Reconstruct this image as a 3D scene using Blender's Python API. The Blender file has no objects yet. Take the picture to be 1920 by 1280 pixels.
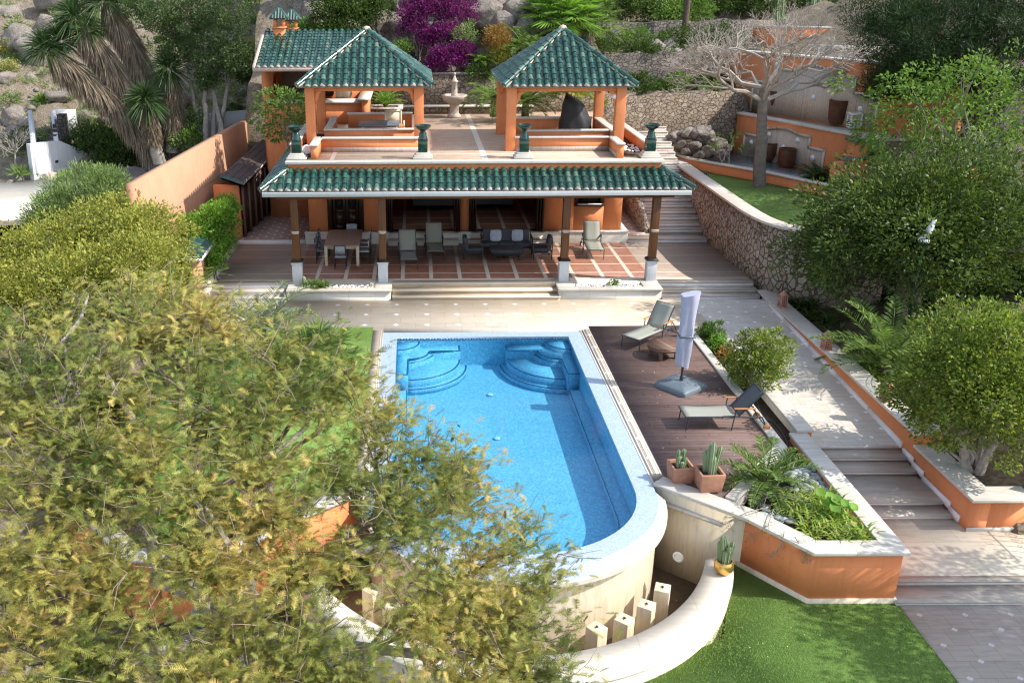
import bpy, bmesh, math, random
import numpy as np
from mathutils import Vector, Matrix, Euler, noise as mnoise
random.seed(7)
RNG = np.random.default_rng(11)
PI = math.pi
R = math.radians
scene = bpy.context.scene
col = scene.collection

# ------------------------------------------------------------------ camera
F_PX, CX, CY, CAM_H = 1761.0, 779.0, 640.0, 10.1
PITCH, ROLL = math.atan(680/1761.0), 0.005
_c, _s = math.cos(PITCH), math.sin(PITCH)

def _ray(px, py):
    u2, v2 = px-CX, py-CY
    u = u2*math.cos(ROLL)-v2*math.sin(ROLL)
    v = u2*math.sin(ROLL)+v2*math.cos(ROLL)
    x, y = u/F_PX, v/F_PX
    return x, _c-y*_s, -(_s+y*_c)

def G(px, py, z=0.0):
    """photo pixel -> the point of the level z seen there"""
    a, b, g = _ray(px, py)
    t = (z-CAM_H)/g
    return Vector((a*t, b*t, z))

def V(px, py, Y):
    """photo pixel -> the point of the upright plane y = Y seen there"""
    a, b, g = _ray(px, py)
    t = Y/b
    return Vector((a*t, Y, CAM_H+g*t))

cam_d = bpy.data.cameras.new('camera')
cam = bpy.data.objects.new('camera', cam_d)
col.objects.link(cam)
cam.location = (0, 0, CAM_H)
cam.rotation_euler = (Euler((PI/2-PITCH, 0, 0)).to_matrix() @ Matrix.Rotation(-ROLL, 3, 'Z')).to_euler()
cam_d.sensor_width = 36
cam_d.lens = F_PX/1920*36
cam_d.shift_x = (960-CX)/1920
cam_d.clip_end = 1000
scene.camera = cam

# ------------------------------------------------------------------ light
SUN_EL, SUN_AZ = 43.0, -12.5        # azimuth measured from +X towards +Y
w = bpy.data.worlds.new('World'); scene.world = w; w.use_nodes = True
nt = w.node_tree
sky = nt.nodes.new('ShaderNodeTexSky'); sky.sky_type = 'NISHITA'; sky.sun_disc = False
sky.sun_elevation = R(SUN_EL); sky.sun_rotation = R(90-SUN_AZ)
hs = nt.nodes.new('ShaderNodeHueSaturation'); hs.inputs['Saturation'].default_value = .68
nt.links.new(sky.outputs[0], hs.inputs['Color']); nt.links.new(hs.outputs[0], nt.nodes['Background'].inputs[0])
nt.nodes['Background'].inputs[1].default_value = 0.15
sd = bpy.data.lights.new('sun', 'SUN'); sd.energy = 2.7; sd.angle = R(0.5); sd.color = (1.0, 0.955, 0.88)
so = bpy.data.objects.new('sun', sd); col.objects.link(so)
_d = Vector((math.cos(R(SUN_EL))*math.cos(R(SUN_AZ)), math.cos(R(SUN_EL))*math.sin(R(SUN_AZ)), math.sin(R(SUN_EL))))
so.rotation_euler = _d.to_track_quat('Z', 'Y').to_euler(); so.location = _d*60
scene.view_settings.view_transform = 'Standard'
scene.view_settings.look = 'None'
scene.view_settings.exposure = 1.22
scene.cycles.use_denoising = True
scene.cycles.denoising_prefilter = 'NONE'
scene.cycles.filter_width = 1.2
scene.cycles.max_bounces = 8
scene.cycles.transparent_max_bounces = 12
scene.cycles.sample_clamp_indirect = 6

# ------------------------------------------------------------------ scene objects
def tag(o, label=None, cat=None, group=None, kind=None):
    if label: o['label'] = label
    if cat: o['category'] = cat
    if group: o['group'] = group
    if kind: o['kind'] = kind
    return o

def thing(name, label, cat, loc=(0, 0, 0), rz=0.0, group=None):
    o = bpy.data.objects.new(name, None); col.objects.link(o)
    o.location = loc; o.rotation_euler = (0, 0, rz)
    o.empty_display_size = 0.2
    return tag(o, label, cat, group)

def copy_tree(o, parent=None):
    c = o.copy(); col.objects.link(c)
    c.parent = parent
    for ch in list(o.children):
        copy_tree(ch, c)
    return c

def relabel(o, label, loc=None, rz=None, group=None):
    o['label'] = label
    if group: o['group'] = group
    if loc is not None: o.location = loc
    if rz is not None: o.rotation_euler = (0, 0, rz)
    return o

class MB:
    """collects shapes and links them as ONE mesh object"""
    def __init__(self):
        self.v = []; self.f = []; self.m = []; self.arr = []; self.cur = 0
    def mat(self, i): self.cur = i; return self
    def add(self, vs, fs):
        b = len(self.v)
        self.v.extend(tuple(p) for p in vs)
        for f in fs:
            self.f.append(tuple(b+i for i in f)); self.m.append(self.cur)
        return self
    def box(self, x0, y0, z0, x1, y1, z1):
        x0, x1 = min(x0, x1), max(x0, x1); y0, y1 = min(y0, y1), max(y0, y1); z0, z1 = min(z0, z1), max(z0, z1)
        vs = [(x0,y0,z0),(x1,y0,z0),(x1,y1,z0),(x0,y1,z0),(x0,y0,z1),(x1,y0,z1),(x1,y1,z1),(x0,y1,z1)]
        return self.add(vs, [(0,3,2,1),(4,5,6,7),(0,1,5,4),(1,2,6,5),(2,3,7,6),(3,0,4,7)])
    def islands(self):
        par = list(range(len(self.v)))
        def fd(a):
            while par[a] != a: par[a] = par[par[a]]; a = par[a]
            return a
        for f in self.f:
            r = fd(f[0])
            for i in f[1:]: par[fd(i)] = r
        out = {}
        for f, m in zip(self.f, self.m):
            k = fd(f[0]); g = out.setdefault(k, ({}, MB()))
            mp, b = g
            for i in f:
                if i not in mp: mp[i] = len(b.v); b.v.append(self.v[i])
            b.f.append(tuple(mp[i] for i in f)); b.m.append(m)
        return [b for mp, b in out.values()]
    def obox(self, c, size, M=None):
        """box of full size about c, turned by a 3x3 matrix"""
        M = M or Matrix.Identity(3)
        c = Vector(c); hx, hy, hz = size[0]/2, size[1]/2, size[2]/2
        vs = [c+M@Vector(p) for p in ((-hx,-hy,-hz),(hx,-hy,-hz),(hx,hy,-hz),(-hx,hy,-hz),(-hx,-hy,hz),(hx,-hy,hz),(hx,hy,hz),(-hx,hy,hz))]
        return self.add(vs, [(0,3,2,1),(4,5,6,7),(0,1,5,4),(1,2,6,5),(2,3,7,6),(3,0,4,7)])
    def bar(self, a, b, w, h=None, up=(0, 0, 1)):
        """square bar from a to b"""
        a, b = Vector(a), Vector(b); h = h or w
        x = (b-a); L = x.length; x.normalize()
        u = Vector(up)
        if abs(x.dot(u)) > .99: u = Vector((0, 1, 0))
        y = u.cross(x).normalized(); z = x.cross(y)
        M = Matrix((x, y, z)).transposed()
        return self.obox((a+b)/2, (L, w, h), M)
    def prism(self, poly, z0, z1, cap=True):
        n = len(poly)
        a = sum(poly[i][0]*poly[(i+1)%n][1]-poly[(i+1)%n][0]*poly[i][1] for i in range(n))
        if a < 0: poly = poly[::-1]
        zz0 = z0 if callable(z0) else (lambda x, y: z0)
        zz1 = z1 if callable(z1) else (lambda x, y: z1)
        vs = [(p[0], p[1], zz0(*p[:2])) for p in poly]+[(p[0], p[1], zz1(*p[:2])) for p in poly]
        fs = [(i, (i+1)%n, n+(i+1)%n, n+i) for i in range(n)]
        if cap: fs += [tuple(range(n-1, -1, -1)), tuple(range(n, 2*n))]
        return self.add(vs, fs)
    def strip(self, path, wl, wr, z0, z1, closed=False):
        """wall along a plan path: wl to its left, wr to its right, z0..z1 (numbers or per-point lists)"""
        n = len(path); L = []; Rr = []
        for i, p in enumerate(path):
            p = Vector(p[:2])
            if closed: a, b = Vector(path[i-1][:2]), Vector(path[(i+1) % n][:2])
            else: a, b = Vector(path[max(0, i-1)][:2]), Vector(path[min(n-1, i+1)][:2])
            d1 = (p-a).normalized() if (p-a).length > 1e-6 else (b-p).normalized()
            d2 = (b-p).normalized() if (b-p).length > 1e-6 else d1
            t = (d1+d2).normalized(); nrm = Vector((-t.y, t.x))
            k = 1/max(.5, nrm.dot(Vector((-d1.y, d1.x))))
            L.append(p+nrm*wl*k); Rr.append(p-nrm*wr*k)
        za = z0 if isinstance(z0, (list, tuple)) else [z0]*n
        zb = z1 if isinstance(z1, (list, tuple)) else [z1]*n
        vs = []
        for i in range(n):
            vs += [(L[i].x, L[i].y, za[i]), (Rr[i].x, Rr[i].y, za[i]), (Rr[i].x, Rr[i].y, zb[i]), (L[i].x, L[i].y, zb[i])]
        fs = []
        for i in range(n if closed else n-1):
            a = i*4; b = ((i+1) % n)*4
            for k in range(4):
                fs.append((a+k, a+(k+1) % 4, b+(k+1) % 4, b+k))
        if not closed: fs += [(3, 2, 1, 0), tuple((n-1)*4+k for k in range(4))]
        return self.add(vs, fs)
    def tube(self, pts, r, seg=8, caps=True):
        pts = [Vector(p) for p in pts]; n = len(pts)
        rr = r if isinstance(r, (list, tuple)) else [r]*n
        vs = []; ref = None
        for i, p in enumerate(pts):
            t = (pts[min(i+1, n-1)]-pts[max(i-1, 0)]).normalized()
            if ref is None:
                ref = Vector((0, 0, 1)) if abs(t.z) < .9 else Vector((1, 0, 0))
            x = (ref-t*ref.dot(t))
            if x.length < 1e-4: x = t.orthogonal()
            x.normalize(); ref = x; y = t.cross(x)
            for k in range(seg):
                a = 2*PI*k/seg
                vs.append(p+(x*math.cos(a)+y*math.sin(a))*rr[i])
        fs = []
        for i in range(n-1):
            for k in range(seg):
                fs.append((i*seg+k, i*seg+(k+1) % seg, (i+1)*seg+(k+1) % seg, (i+1)*seg+k))
        if caps: fs += [tuple(range(seg-1, -1, -1)), tuple((n-1)*seg+k for k in range(seg))]
        return self.add(vs, fs)
    def lathe(self, prof, c=(0, 0, 0), seg=24, sx=1, sy=1):
        vs = []; fs = []; n = len(prof)
        for (r, z) in prof:
            for k in range(seg):
                a = 2*PI*k/seg
                vs.append((c[0]+r*math.cos(a)*sx, c[1]+r*math.sin(a)*sy, c[2]+z))
        for i in range(n-1):
            for k in range(seg):
                fs.append((i*seg+k, i*seg+(k+1) % seg, (i+1)*seg+(k+1) % seg, (i+1)*seg+k))
        if prof[0][0] > 1e-4: fs.append(tuple(range(seg-1, -1, -1)))
        if prof[-1][0] > 1e-4: fs.append(tuple((n-1)*seg+k for k in range(seg)))
        return self.add(vs, fs)
    def cone4(self, c, hx, hy, z0, z1, tx, ty):
        """tapered block: half sizes hx,hy at z0 -> tx,ty at z1"""
        x, y = c
        vs = [(x-hx,y-hy,z0),(x+hx,y-hy,z0),(x+hx,y+hy,z0),(x-hx,y+hy,z0),(x-tx,y-ty,z1),(x+tx,y-ty,z1),(x+tx,y+ty,z1),(x-tx,y+ty,z1)]
        return self.add(vs, [(0,3,2,1),(4,5,6,7),(0,1,5,4),(1,2,6,5),(2,3,7,6),(3,0,4,7)])
    def raw(self, V3, k, m=None):
        """numpy (N,k,3) separate polygons of k corners"""
        self.arr.append((np.asarray(V3, dtype=np.float32), k, self.cur if m is None else m)); return self
    def build(self, name, mats, parent=None, smooth=False, bevel=0.0, loc=None, rz=0.0, bseg=2, local=True):
        me = bpy.data.meshes.new(name)
        mats = mats if isinstance(mats, (list, tuple)) else [mats]
        nv = len(self.v)
        co = [np.array(self.v, dtype=np.float32).reshape(-1, 3)]
        li = [np.array([i for f in self.f for i in f], dtype=np.int32)]
        lt = [np.array([len(f) for f in self.f], dtype=np.int32)]
        mi = [np.array(self.m, dtype=np.int32)]
        for A, k, m in self.arr:
            n = A.shape[0]
            co.append(A.reshape(-1, 3)); li.append(np.arange(nv, nv+n*k, dtype=np.int32))
            lt.append(np.full(n, k, dtype=np.int32)); mi.append(np.full(n, m, dtype=np.int32)); nv += n*k
        co = np.concatenate(co); li = np.concatenate(li); lt = np.concatenate(lt); mi = np.concatenate(mi)
        me.vertices.add(len(co)); me.vertices.foreach_set('co', co.ravel())
        me.loops.add(len(li)); me.loops.foreach_set('vertex_index', li)
        me.polygons.add(len(lt))
        ls = np.zeros(len(lt), dtype=np.int32); ls[1:] = np.cumsum(lt)[:-1]
        me.polygons.foreach_set('loop_start', ls); me.polygons.foreach_set('loop_total', lt)
        for mm in mats: me.materials.append(mm)
        me.polygons.foreach_set('material_index', mi)
        if smooth: me.polygons.foreach_set('use_smooth', np.ones(len(lt), dtype=bool))
        me.update(calc_edges=True)
        if not self.arr and len(lt) < 20000:
            b = bmesh.new(); b.from_mesh(me)
            bmesh.ops.recalc_face_normals(b, faces=b.faces)
            b.to_mesh(me); b.free()
        o = bpy.data.objects.new(name, me); col.objects.link(o)
        if parent is not None:
            o.parent = parent
        if loc is not None: o.location = loc
        if rz: o.rotation_euler = (0, 0, rz)
        if bevel:
            md = o.modifiers.new('bevel', 'BEVEL'); md.width = bevel; md.segments = bseg; md.limit_method = 'ANGLE'; md.angle_limit = R(40)
        if smooth and not self.arr:
            try: me.set_sharp_from_angle(angle=R(45))
            except Exception: pass
        return o

def struct(name, mb, mats, **k):
    return tag(mb.build(name, mats, **k), kind='structure')

def arc(cx, cy, r, a0, a1, n, ry=None):
    ry = ry or r
    return [(cx+r*math.cos(R(a0+(a1-a0)*i/n)), cy+ry*math.sin(R(a0+(a1-a0)*i/n))) for i in range(n+1)]

def rotz(a): return Matrix.Rotation(a, 3, 'Z')
# ------------------------------------------------------------------ materials
class N:
    """small node helper"""
    def __init__(self, name):
        self.m = bpy.data.materials.new(name); self.m.use_nodes = True
        self.t = self.m.node_tree; self.b = self.t.nodes['Principled BSDF']; self.out = self.t.nodes['Material Output']
        self._co = None
    def n(self, typ, **kw):
        x = self.t.nodes.new('ShaderNode'+typ)
        for k, v in kw.items(): setattr(x, k, v)
        return x
    def l(self, a, b): self.t.links.new(a, b)
    def co(self, kind='Object'):
        if self._co is None: self._co = self.n('TexCoord')
        return self._co.outputs[kind]
    def world(self):
        g = self.n('NewGeometry'); return g.outputs['Position']
    def mapped(self, src, scale=(1, 1, 1), loc=(0, 0, 0), rot=(0, 0, 0)):
        mp = self.n('Mapping'); self.l(src, mp.inputs[0])
        mp.inputs['Scale'].default_value = scale; mp.inputs['Location'].default_value = loc; mp.inputs['Rotation'].default_value = rot
        return mp.outputs[0]
    def noise(self, vec, scale=5, detail=4, rough=.55, dist=0):
        x = self.n('TexNoise'); x.inputs['Scale'].default_value = scale; x.inputs['Detail'].default_value = detail
        x.inputs['Roughness'].default_value = rough; x.inputs['Distortion'].default_value = dist
        self.l(vec, x.inputs['Vector']); return x.outputs['Fac']
    def vor(self, vec, scale=5, feature='F1', rand=1.0):
        x = self.n('TexVoronoi'); x.feature = feature; x.inputs['Scale'].default_value = scale
        x.inputs['Randomness'].default_value = rand
        self.l(vec, x.inputs['Vector']); return x
    def ramp(self, fac, stops, interp='LINEAR'):
        r = self.n('ValToRGB'); cr = r.color_ramp; cr.interpolation = interp
        while len(cr.elements) < len(stops): cr.elements.new(.5)
        for e, (p, c) in zip(cr.elements, stops):
            e.position = p; e.color = (c[0], c[1], c[2], 1) if isinstance(c, (tuple, list)) else (c, c, c, 1)
        self.l(fac, r.inputs[0]); return r.outputs[0]
    def mix(self, fac, a, b, mode='MIX'):
        x = self.n('Mix'); x.data_type = 'RGBA'; x.blend_type = mode
        for i, v in ((0, fac), (6, a), (7, b)):
            if hasattr(v, 'is_linked') or hasattr(v, 'links'): self.l(v, x.inputs[i])
            else: x.inputs[i].default_value = v if i == 0 else (v[0], v[1], v[2], 1)
        return x.outputs[2]
    def math(self, op, a, b=None, c=None):
        x = self.n('Math'); x.operation = op
        for i, v in enumerate((a, b, c)):
            if v is None: continue
            if hasattr(v, 'links'): self.l(v, x.inputs[i])
            else: x.inputs[i].default_value = v
        return x.outputs[0]
    def sep(self, vec):
        x = self.n('SeparateXYZ'); self.l(vec, x.inputs[0]); return x.outputs
    def comb(self, x, y, z):
        c = self.n('CombineXYZ')
        for i, v in enumerate((x, y, z)):
            if hasattr(v, 'links'): self.l(v, c.inputs[i])
            else: c.inputs[i].default_value = v
        return c.outputs[0]
    def bump(self, h, strength=.3, dist=.02):
        b = self.n('Bump'); b.inputs['Strength'].default_value = strength; b.inputs['Distance'].default_value = dist
        self.l(h, b.inputs['Height']); self.l(b.outputs[0], self.b.inputs['Normal']); return b.outputs[0]
    def done(self, color=None, rough=.7, spec=None, metal=0):
        if color is not None:
            if hasattr(color, 'links'): self.l(color, self.b.inputs['Base Color'])
            else: self.b.inputs['Base Color'].default_value = (color[0], color[1], color[2], 1)
        if hasattr(rough, 'links'): self.l(rough, self.b.inputs['Roughness'])
        else: self.b.inputs['Roughness'].default_value = rough
        if spec is not None: self.b.inputs['Specular IOR Level'].default_value = spec
        self.b.inputs['Metallic'].default_value = metal
        return self.m

def plain(name, c, rough=.6, var=.12, scale=6, spec=.4, metal=0, bump=0):
    k = N(name); p = k.world()
    f = k.noise(p, scale, 5, .6)
    d = [max(0, x*(1-var)) for x in c]; e = [min(1, x*(1+var)) for x in c]
    k.done(k.ramp(f, [(.3, d), (.7, e)]), rough, spec, metal)
    if bump: k.bump(k.noise(p, scale*9, 3), bump, .01)
    return k.m

def plaster(name, c):
    k = N(name); p = k.world()
    f = k.noise(p, 1.3, 6, .65)
    base = k.ramp(f, [(.25, [x*.88 for x in c]), (.55, c), (.8, [min(1, x*1.07) for x in c])])
    st = k.noise(k.mapped(p, (3.5, 3.5, .25)), 2.2, 5, .7)          # rain streaks
    base = k.mix(k.ramp(st, [(.50, 0), (.78, .5)]), base, [x*.70 for x in c])
    pt = k.noise(p, .55, 7, .7)
    base = k.mix(k.ramp(pt, [(.56, 0), (.66, .22)]), base, [min(1, x*.8+.10) for x in c])
    wv = k.n('VectorMath'); wv.operation = 'MULTIPLY_ADD'; jn = k.n('TexNoise'); jn.inputs['Scale'].default_value = 3.0; k.l(p, jn.inputs['Vector']); k.l(jn.outputs['Color'], wv.inputs[0]); wv.inputs[1].default_value = (.5, .5, .5); k.l(p, wv.inputs[2])
    cr = k.vor(wv.outputs[0], .75, 'DISTANCE_TO_EDGE').outputs['Distance']
    ck = k.math('MULTIPLY', k.ramp(cr, [(.0, .55), (.006, 0)]), k.ramp(k.noise(p, .6, 3), [(.5, 0), (.6, 1)]))
    base = k.mix(ck, base, [x*.45 for x in c])
    k.done(base, .86, .25); k.bump(k.math('ADD', k.noise(p, 60, 4), k.math('MULTIPLY', k.noise(p, 5, 5), 2.0)), .16, .012)
    return k.m

def travertine(name, c=(.72, .63, .50), band=True, joints=(.9, .45), diamonds=None, dark=.78, rough=.5, vert=False, quin=False):
    k = N(name); p = k.world(); s = k.sep(p)
    bandv = k.mapped(p, (1.1, 7, 7) if not vert else (6, 6, .7))
    f = k.noise(bandv, 1.6, 7, .62, .4)
    g = k.noise(p, .45, 4, .6)
    base = k.ramp(f, [(.28, [x*dark for x in c]), (.5, c), (.75, [min(1, x*1.12) for x in c])])
    base = k.mix(k.ramp(g, [(.4, 0), (.72, .45)]), base, (c[0]*.93, c[1]*.82, c[2]*.64))
    if joints:
        brick = k.n('TexBrick'); k.l(k.mapped(p, (1, 1, 1)), brick.inputs['Vector'])
        brick.inputs['Scale'].default_value = 1.0; brick.inputs['Mortar Size'].default_value = .006
        brick.inputs['Brick Width'].default_value = joints[0]; brick.inputs['Row Height'].default_value = joints[1]
        brick.inputs['Color1'].default_value = (.93, .93, .93, 1); brick.inputs['Color2'].default_value = (1.04, 1.04, 1.04, 1); brick.inputs['Mortar'].default_value = (.72, .68, .6, 1)
        base = k.mix(1.0, base, brick.outputs['Color'], 'MULTIPLY')
    if diamonds:
        sp, sz, ox, oy = diamonds
        def tri(v, o, sp):
            a = k.math('ADD', v, o); a = k.math('DIVIDE', a, sp); a = k.math('FRACT', a); a = k.math('SUBTRACT', a, .5)
            return k.math('MULTIPLY', k.math('ABSOLUTE', a), sp)
        spx, spy = sp if isinstance(sp, tuple) else (sp, sp)
        d = k.math('ADD', tri(s[0], ox, spx), tri(s[1], oy, spy))
        msk = k.math('LESS_THAN', d, sz)
        if quin:
            d2 = k.math('ADD', tri(s[0], ox+spx*.5, spx), tri(s[1], oy+spy*.5, spy)); msk = k.math('MAXIMUM', msk, k.math('LESS_THAN', d2, sz))
        base = k.mix(msk, base, (.86, .86, .84))
    k.done(base, rough, .4); k.bump(f, .08, .01)
    return k.m

M = {}
M['orange'] = plaster('orange_plaster', (.66, .235, .095))
M['cream_wall'] = travertine('cream_stone', (.66, .635, .575), joints=(.9, 3.0), dark=.85)
M['white'] = plaster('white_paint', (.58, .59, .60))
M['trav'] = travertine('travertine_deck', (.52, .45, .36), joints=(.95, .48), diamonds=(.98, .10, .12, .28))
M['trav_plain'] = travertine('travertine_plain', (.70, .62, .50), joints=(1.2, .6))
M['trav_path'] = travertine('travertine_path', (.58, .535, .475), joints=(.43, .43), diamonds=(.86, .062, .0, .0), dark=.72, quin=True)
M['trav_step'] = travertine('travertine_step', (.47, .415, .35), joints=None, dark=.7)
M['trav_wall'] = travertine('travertine_wall', (.68, .58, .43), joints=None, vert=True, dark=.72)
M['coping'] = travertine('pale_marble_coping', (.57, .535, .475), joints=(1.1, 1.7), dark=.74)
M['riser'] = plain('white_marble', (.76, .70, .68), .4, .08, 5)
M['skirt'] = travertine('stone_skirting', (.40, .33, .28), joints=(.3, .6), vert=True)

def kk():
    k = N('terrace_tiles'); p = k.world(); s = k.sep(p)
    f = k.noise(k.mapped(p, (1.5, 9, 1)), 1.7, 6, .6)
    plank = k.ramp(f, [(.3, (.29, .225, .18)), (.7, (.43, .345, .27))])
    red = k.ramp(k.noise(p, 3, 5, .7), [(.3, (.235, .10, .062)), (.7, (.36, .165, .10))])
    inx = k.math('MULTIPLY', k.math('GREATER_THAN', s[0], -4.15), k.math('LESS_THAN', s[0], 8.2))
    base = k.mix(inx, plank, red)
    def line(v, o, sp, wd):
        a = k.math('FRACT', k.math('DIVIDE', k.math('ADD', v, o), sp))
        return k.math('LESS_THAN', a, wd/sp)
    ly = line(s[1], -31.42+22, 1.07, .075)
    lx = k.math('MULTIPLY', line(s[0], -3.1+11.6, 1.0, .13), inx)
    tiny = k.math('MAXIMUM', line(s[1], 0.0, .357, .012), k.math('MULTIPLY', line(s[0], -.1, .333, .012), inx))
    base = k.mix(k.math('MULTIPLY', tiny, .45), base, (.12, .07, .05))
    base = k.mix(k.math('MAXIMUM', ly, lx), base, (.56, .46, .37))
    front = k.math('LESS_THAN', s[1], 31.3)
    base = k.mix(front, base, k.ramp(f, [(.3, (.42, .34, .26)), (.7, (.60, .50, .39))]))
    k.done(base, .38, .45); k.bump(tiny, -.1, .004)
    return k.m
M['terrace'] = kk()

def kk():
    k = N('corridor_tiles'); p = k.world(); s = k.sep(p)
    base = k.ramp(k.noise(p, 2.5, 5, .7), [(.3, (.21, .135, .11)), (.7, (.31, .21, .17))])
    def tri(v, sp):
        a = k.math('SUBTRACT', k.math('FRACT', k.math('DIVIDE', v, sp)), .5)
        return k.math('MULTIPLY', k.math('ABSOLUTE', a), sp)
    a = k.math('ADD', k.math('MULTIPLY', s[0], .7071), k.math('MULTIPLY', s[1], .7071))
    b = k.math('SUBTRACT', k.math('MULTIPLY', s[0], .7071), k.math('MULTIPLY', s[1], .7071))
    m = k.math('MULTIPLY', k.math('LESS_THAN', tri(a, .42), .045), k.math('LESS_THAN', tri(b, .42), .045))
    k.done(k.mix(m, base, (.62, .56, .5)), .5)
    return k.m
M['corridor'] = kk()

def kk():
    k = N('brick_paving'); p = k.world()
    br = k.n('TexBrick'); k.l(p, br.inputs['Vector']); br.inputs['Scale'].default_value = 1
    br.inputs['Brick Width'].default_value = .26; br.inputs['Row Height'].default_value = .13; br.inputs['Mortar Size'].default_value = .008
    br.inputs['Color1'].default_value = (.46, .32, .215, 1); br.inputs['Color2'].default_value = (.56, .41, .29, 1); br.inputs['Mortar'].default_value = (.38, .30, .24, 1)
    s = k.sep(p)
    base = k.mix(k.ramp(k.noise(p, .9, 5, .65), [(.35, 0), (.75, .5)]), br.outputs['Color'], (.38, .25, .18))
    def band(v, c, wd): return k.math('LESS_THAN', k.math('ABSOLUTE', k.math('SUBTRACT', v, c)), wd)
    st = k.math('MAXIMUM', band(s[1], 32.25, .05), k.math('MAXIMUM', band(s[0], 2.35, .10), band(s[0], -2.75, .07)))
    base = k.mix(st, base, (.66, .58, .48))
    k.done(base, .7, .3); return k.m
M['roof_floor'] = kk()

def kk():
    k = N('deck_boards'); p = k.world(); s = k.sep(p)
    row = k.math('DIVIDE', s[1], .145); idx = k.math('FLOOR', row)
    wn = k.n('TexWhiteNoise'); wn.noise_dimensions = '1D'; k.l(idx, wn.inputs['W'])
    f = k.noise(k.comb(k.math('MULTIPLY', s[0], 1.2), k.math('MULTIPLY', s[1], 22), k.math('MULTIPLY', idx, 3.7)), 2.2, 7, .7)
    base = k.ramp(f, [(.2, (.072, .045, .038)), (.5, (.145, .094, .08)), (.8, (.235, .165, .145))])
    tint = k.ramp(wn.outputs['Value'], [(0, (.78, .74, .72)), (1, (1.18, 1.15, 1.14))])
    base = k.mix(1.0, base, tint, 'MULTIPLY')
    gap = k.math('LESS_THAN', k.math('FRACT', row), .06)
    jx = k.math('LESS_THAN', k.math('FRACT', k.math('ADD', k.math('DIVIDE', s[0], 2.4), k.math('MULTIPLY', wn.outputs['Value'], 5.0))), .004)
    g2 = k.math('MAXIMUM', gap, jx)
    base = k.mix(g2, base, (.012, .009, .008))
    base = k.mix(k.ramp(k.noise(p, .8, 5, .7), [(.5, 0), (.8, .35)]), base, (.27, .21, .19))
    k.done(base, .62, .35); k.bump(k.math('SUBTRACT', f, k.math('MULTIPLY', g2, 2.0)), .35, .012)
    return k.m
M['deck'] = kk()

def kk():
    k = N('artificial_grass'); p = k.world()
    f = k.noise(p, 1.1, 6, .65); g = k.noise(k.mapped(p, (1, .5, 1)), 55, 4, .8)
    base = k.ramp(f, [(.25, (.15, .26, .06)), (.55, (.21, .335, .085)), (.85, (.28, .40, .12))])
    base = k.mix(k.ramp(g, [(.3, .55), (.7, 0)]), base, (.03, .075, .015))
    base = k.mix(k.ramp(k.noise(p, 210, 2), [(.62, 0), (.75, .35)]), base, (.18, .28, .10))
    k.done(base, .9, .1); k.bump(g, .9, .03); return k.m
M['lawn'] = kk()

def mosaic(name, c, var=.12, scale=32, rough=.25, white=0.0):
    k = N(name); p = k.world()
    v = k.vor(p, scale, 'F1', .35)
    rnd = k.sep(v.outputs['Color'])[0]
    base = k.ramp(rnd, [(0, [x*(1-var) for x in c]), (.6, c), (1, [min(1, x*(1+var*1.2)) for x in c])])
    e = k.vor(p, scale, 'DISTANCE_TO_EDGE', .35).outputs['Distance']
    base = k.mix(k.ramp(e, [(.0, .35), (.08, 0)]), base, [min(1, x*.6+.3) for x in c])
    base = k.mix(k.ramp(k.noise(p, 1.2, 4, .6), [(.35, .0), (.7, .2)]), base, [min(1, x*1.15) for x in c])
    return k.done(base, .5, .3)
M['pool_tile'] = mosaic('pool_mosaic', (.24, .50, .67), .22, 24)
M['rim_tile'] = mosaic('rim_mosaic', (.32, .405, .51), .17, 34)
M['key_tile'] = plain('dark_border_tile', (.03, .10, .17), .2, .5, 22)
M['edge_tile'] = plain('navy_step_edge', (.03, .13, .30), .25, .2, 30)

def kk():
    k = N('pool_water'); t = k.t
    t.nodes.remove(k.b)
    tr = k.n('BsdfTransparent'); tr.inputs[0].default_value = (.62, .90, .99, 1)
    gl = k.n('BsdfGlossy'); gl.inputs['Roughness'].default_value = .03
    fr = k.n('Fresnel'); fr.inputs['IOR'].default_value = 1.33
    nz = k.noise(k.mapped(k.world(), (1, 1, 1)), 3.2, 4, .6)
    b = k.n('Bump'); b.inputs['Strength'].default_value = .10; b.inputs['Distance'].default_value = .03; k.l(nz, b.inputs['Height'])
    k.l(b.outputs[0], gl.inputs['Normal']); k.l(b.outputs[0], fr.inputs['Normal'])
    mx = k.n('MixShader'); k.l(fr.outputs[0], mx.inputs[0]); k.l(tr.outputs[0], mx.inputs[1]); k.l(gl.outputs[0], mx.inputs[2])
    k.l(mx.outputs[0], k.out.inputs['Surface']); return k.m
M['water'] = kk()

def kk():
    k = N('glazed_green_tile'); p = k.world()
    g = k.n('NewGeometry'); rnd = g.outputs['Random Per Island']
    f = k.noise(p, 9, 5, .7)
    base = k.ramp(rnd, [(0, (.010, .036, .025)), (.5, (.016, .060, .041)), (.82, (.030, .095, .065)), (1, (.10, .15, .105))])
    base = k.mix(k.ramp(f, [(.45, 0), (.8, .45)]), base, (.05, .17, .14))
    base = k.mix(k.ramp(k.noise(p, 14, 5, .75), [(.66, 0), (.76, .45)]), base, (.24, .25, .20))
    k.done(base, .22, .5); k.b.inputs['Coat Weight'].default_value = .3; k.b.inputs['Coat Roughness'].default_value = .1
    return k.m
M['tile'] = kk()
M['tile_dark'] = plain('shaded_channel_tile', (.010, .055, .045), .3, .35, 5)
M['mortar'] = plain('tile_mortar', (.52, .40, .33), .85, .14, 9)
M['mortar_white'] = plain('white_mortar', (.66, .62, .56), .85, .1, 9)
M['gutter'] = plain('pale_gutter', (.44, .455, .45), .4, .05, 4)
M['ceramic'] = plain('dark_green_ceramic', (.006, .036, .026), .12, .3, 4, .6)

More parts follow.
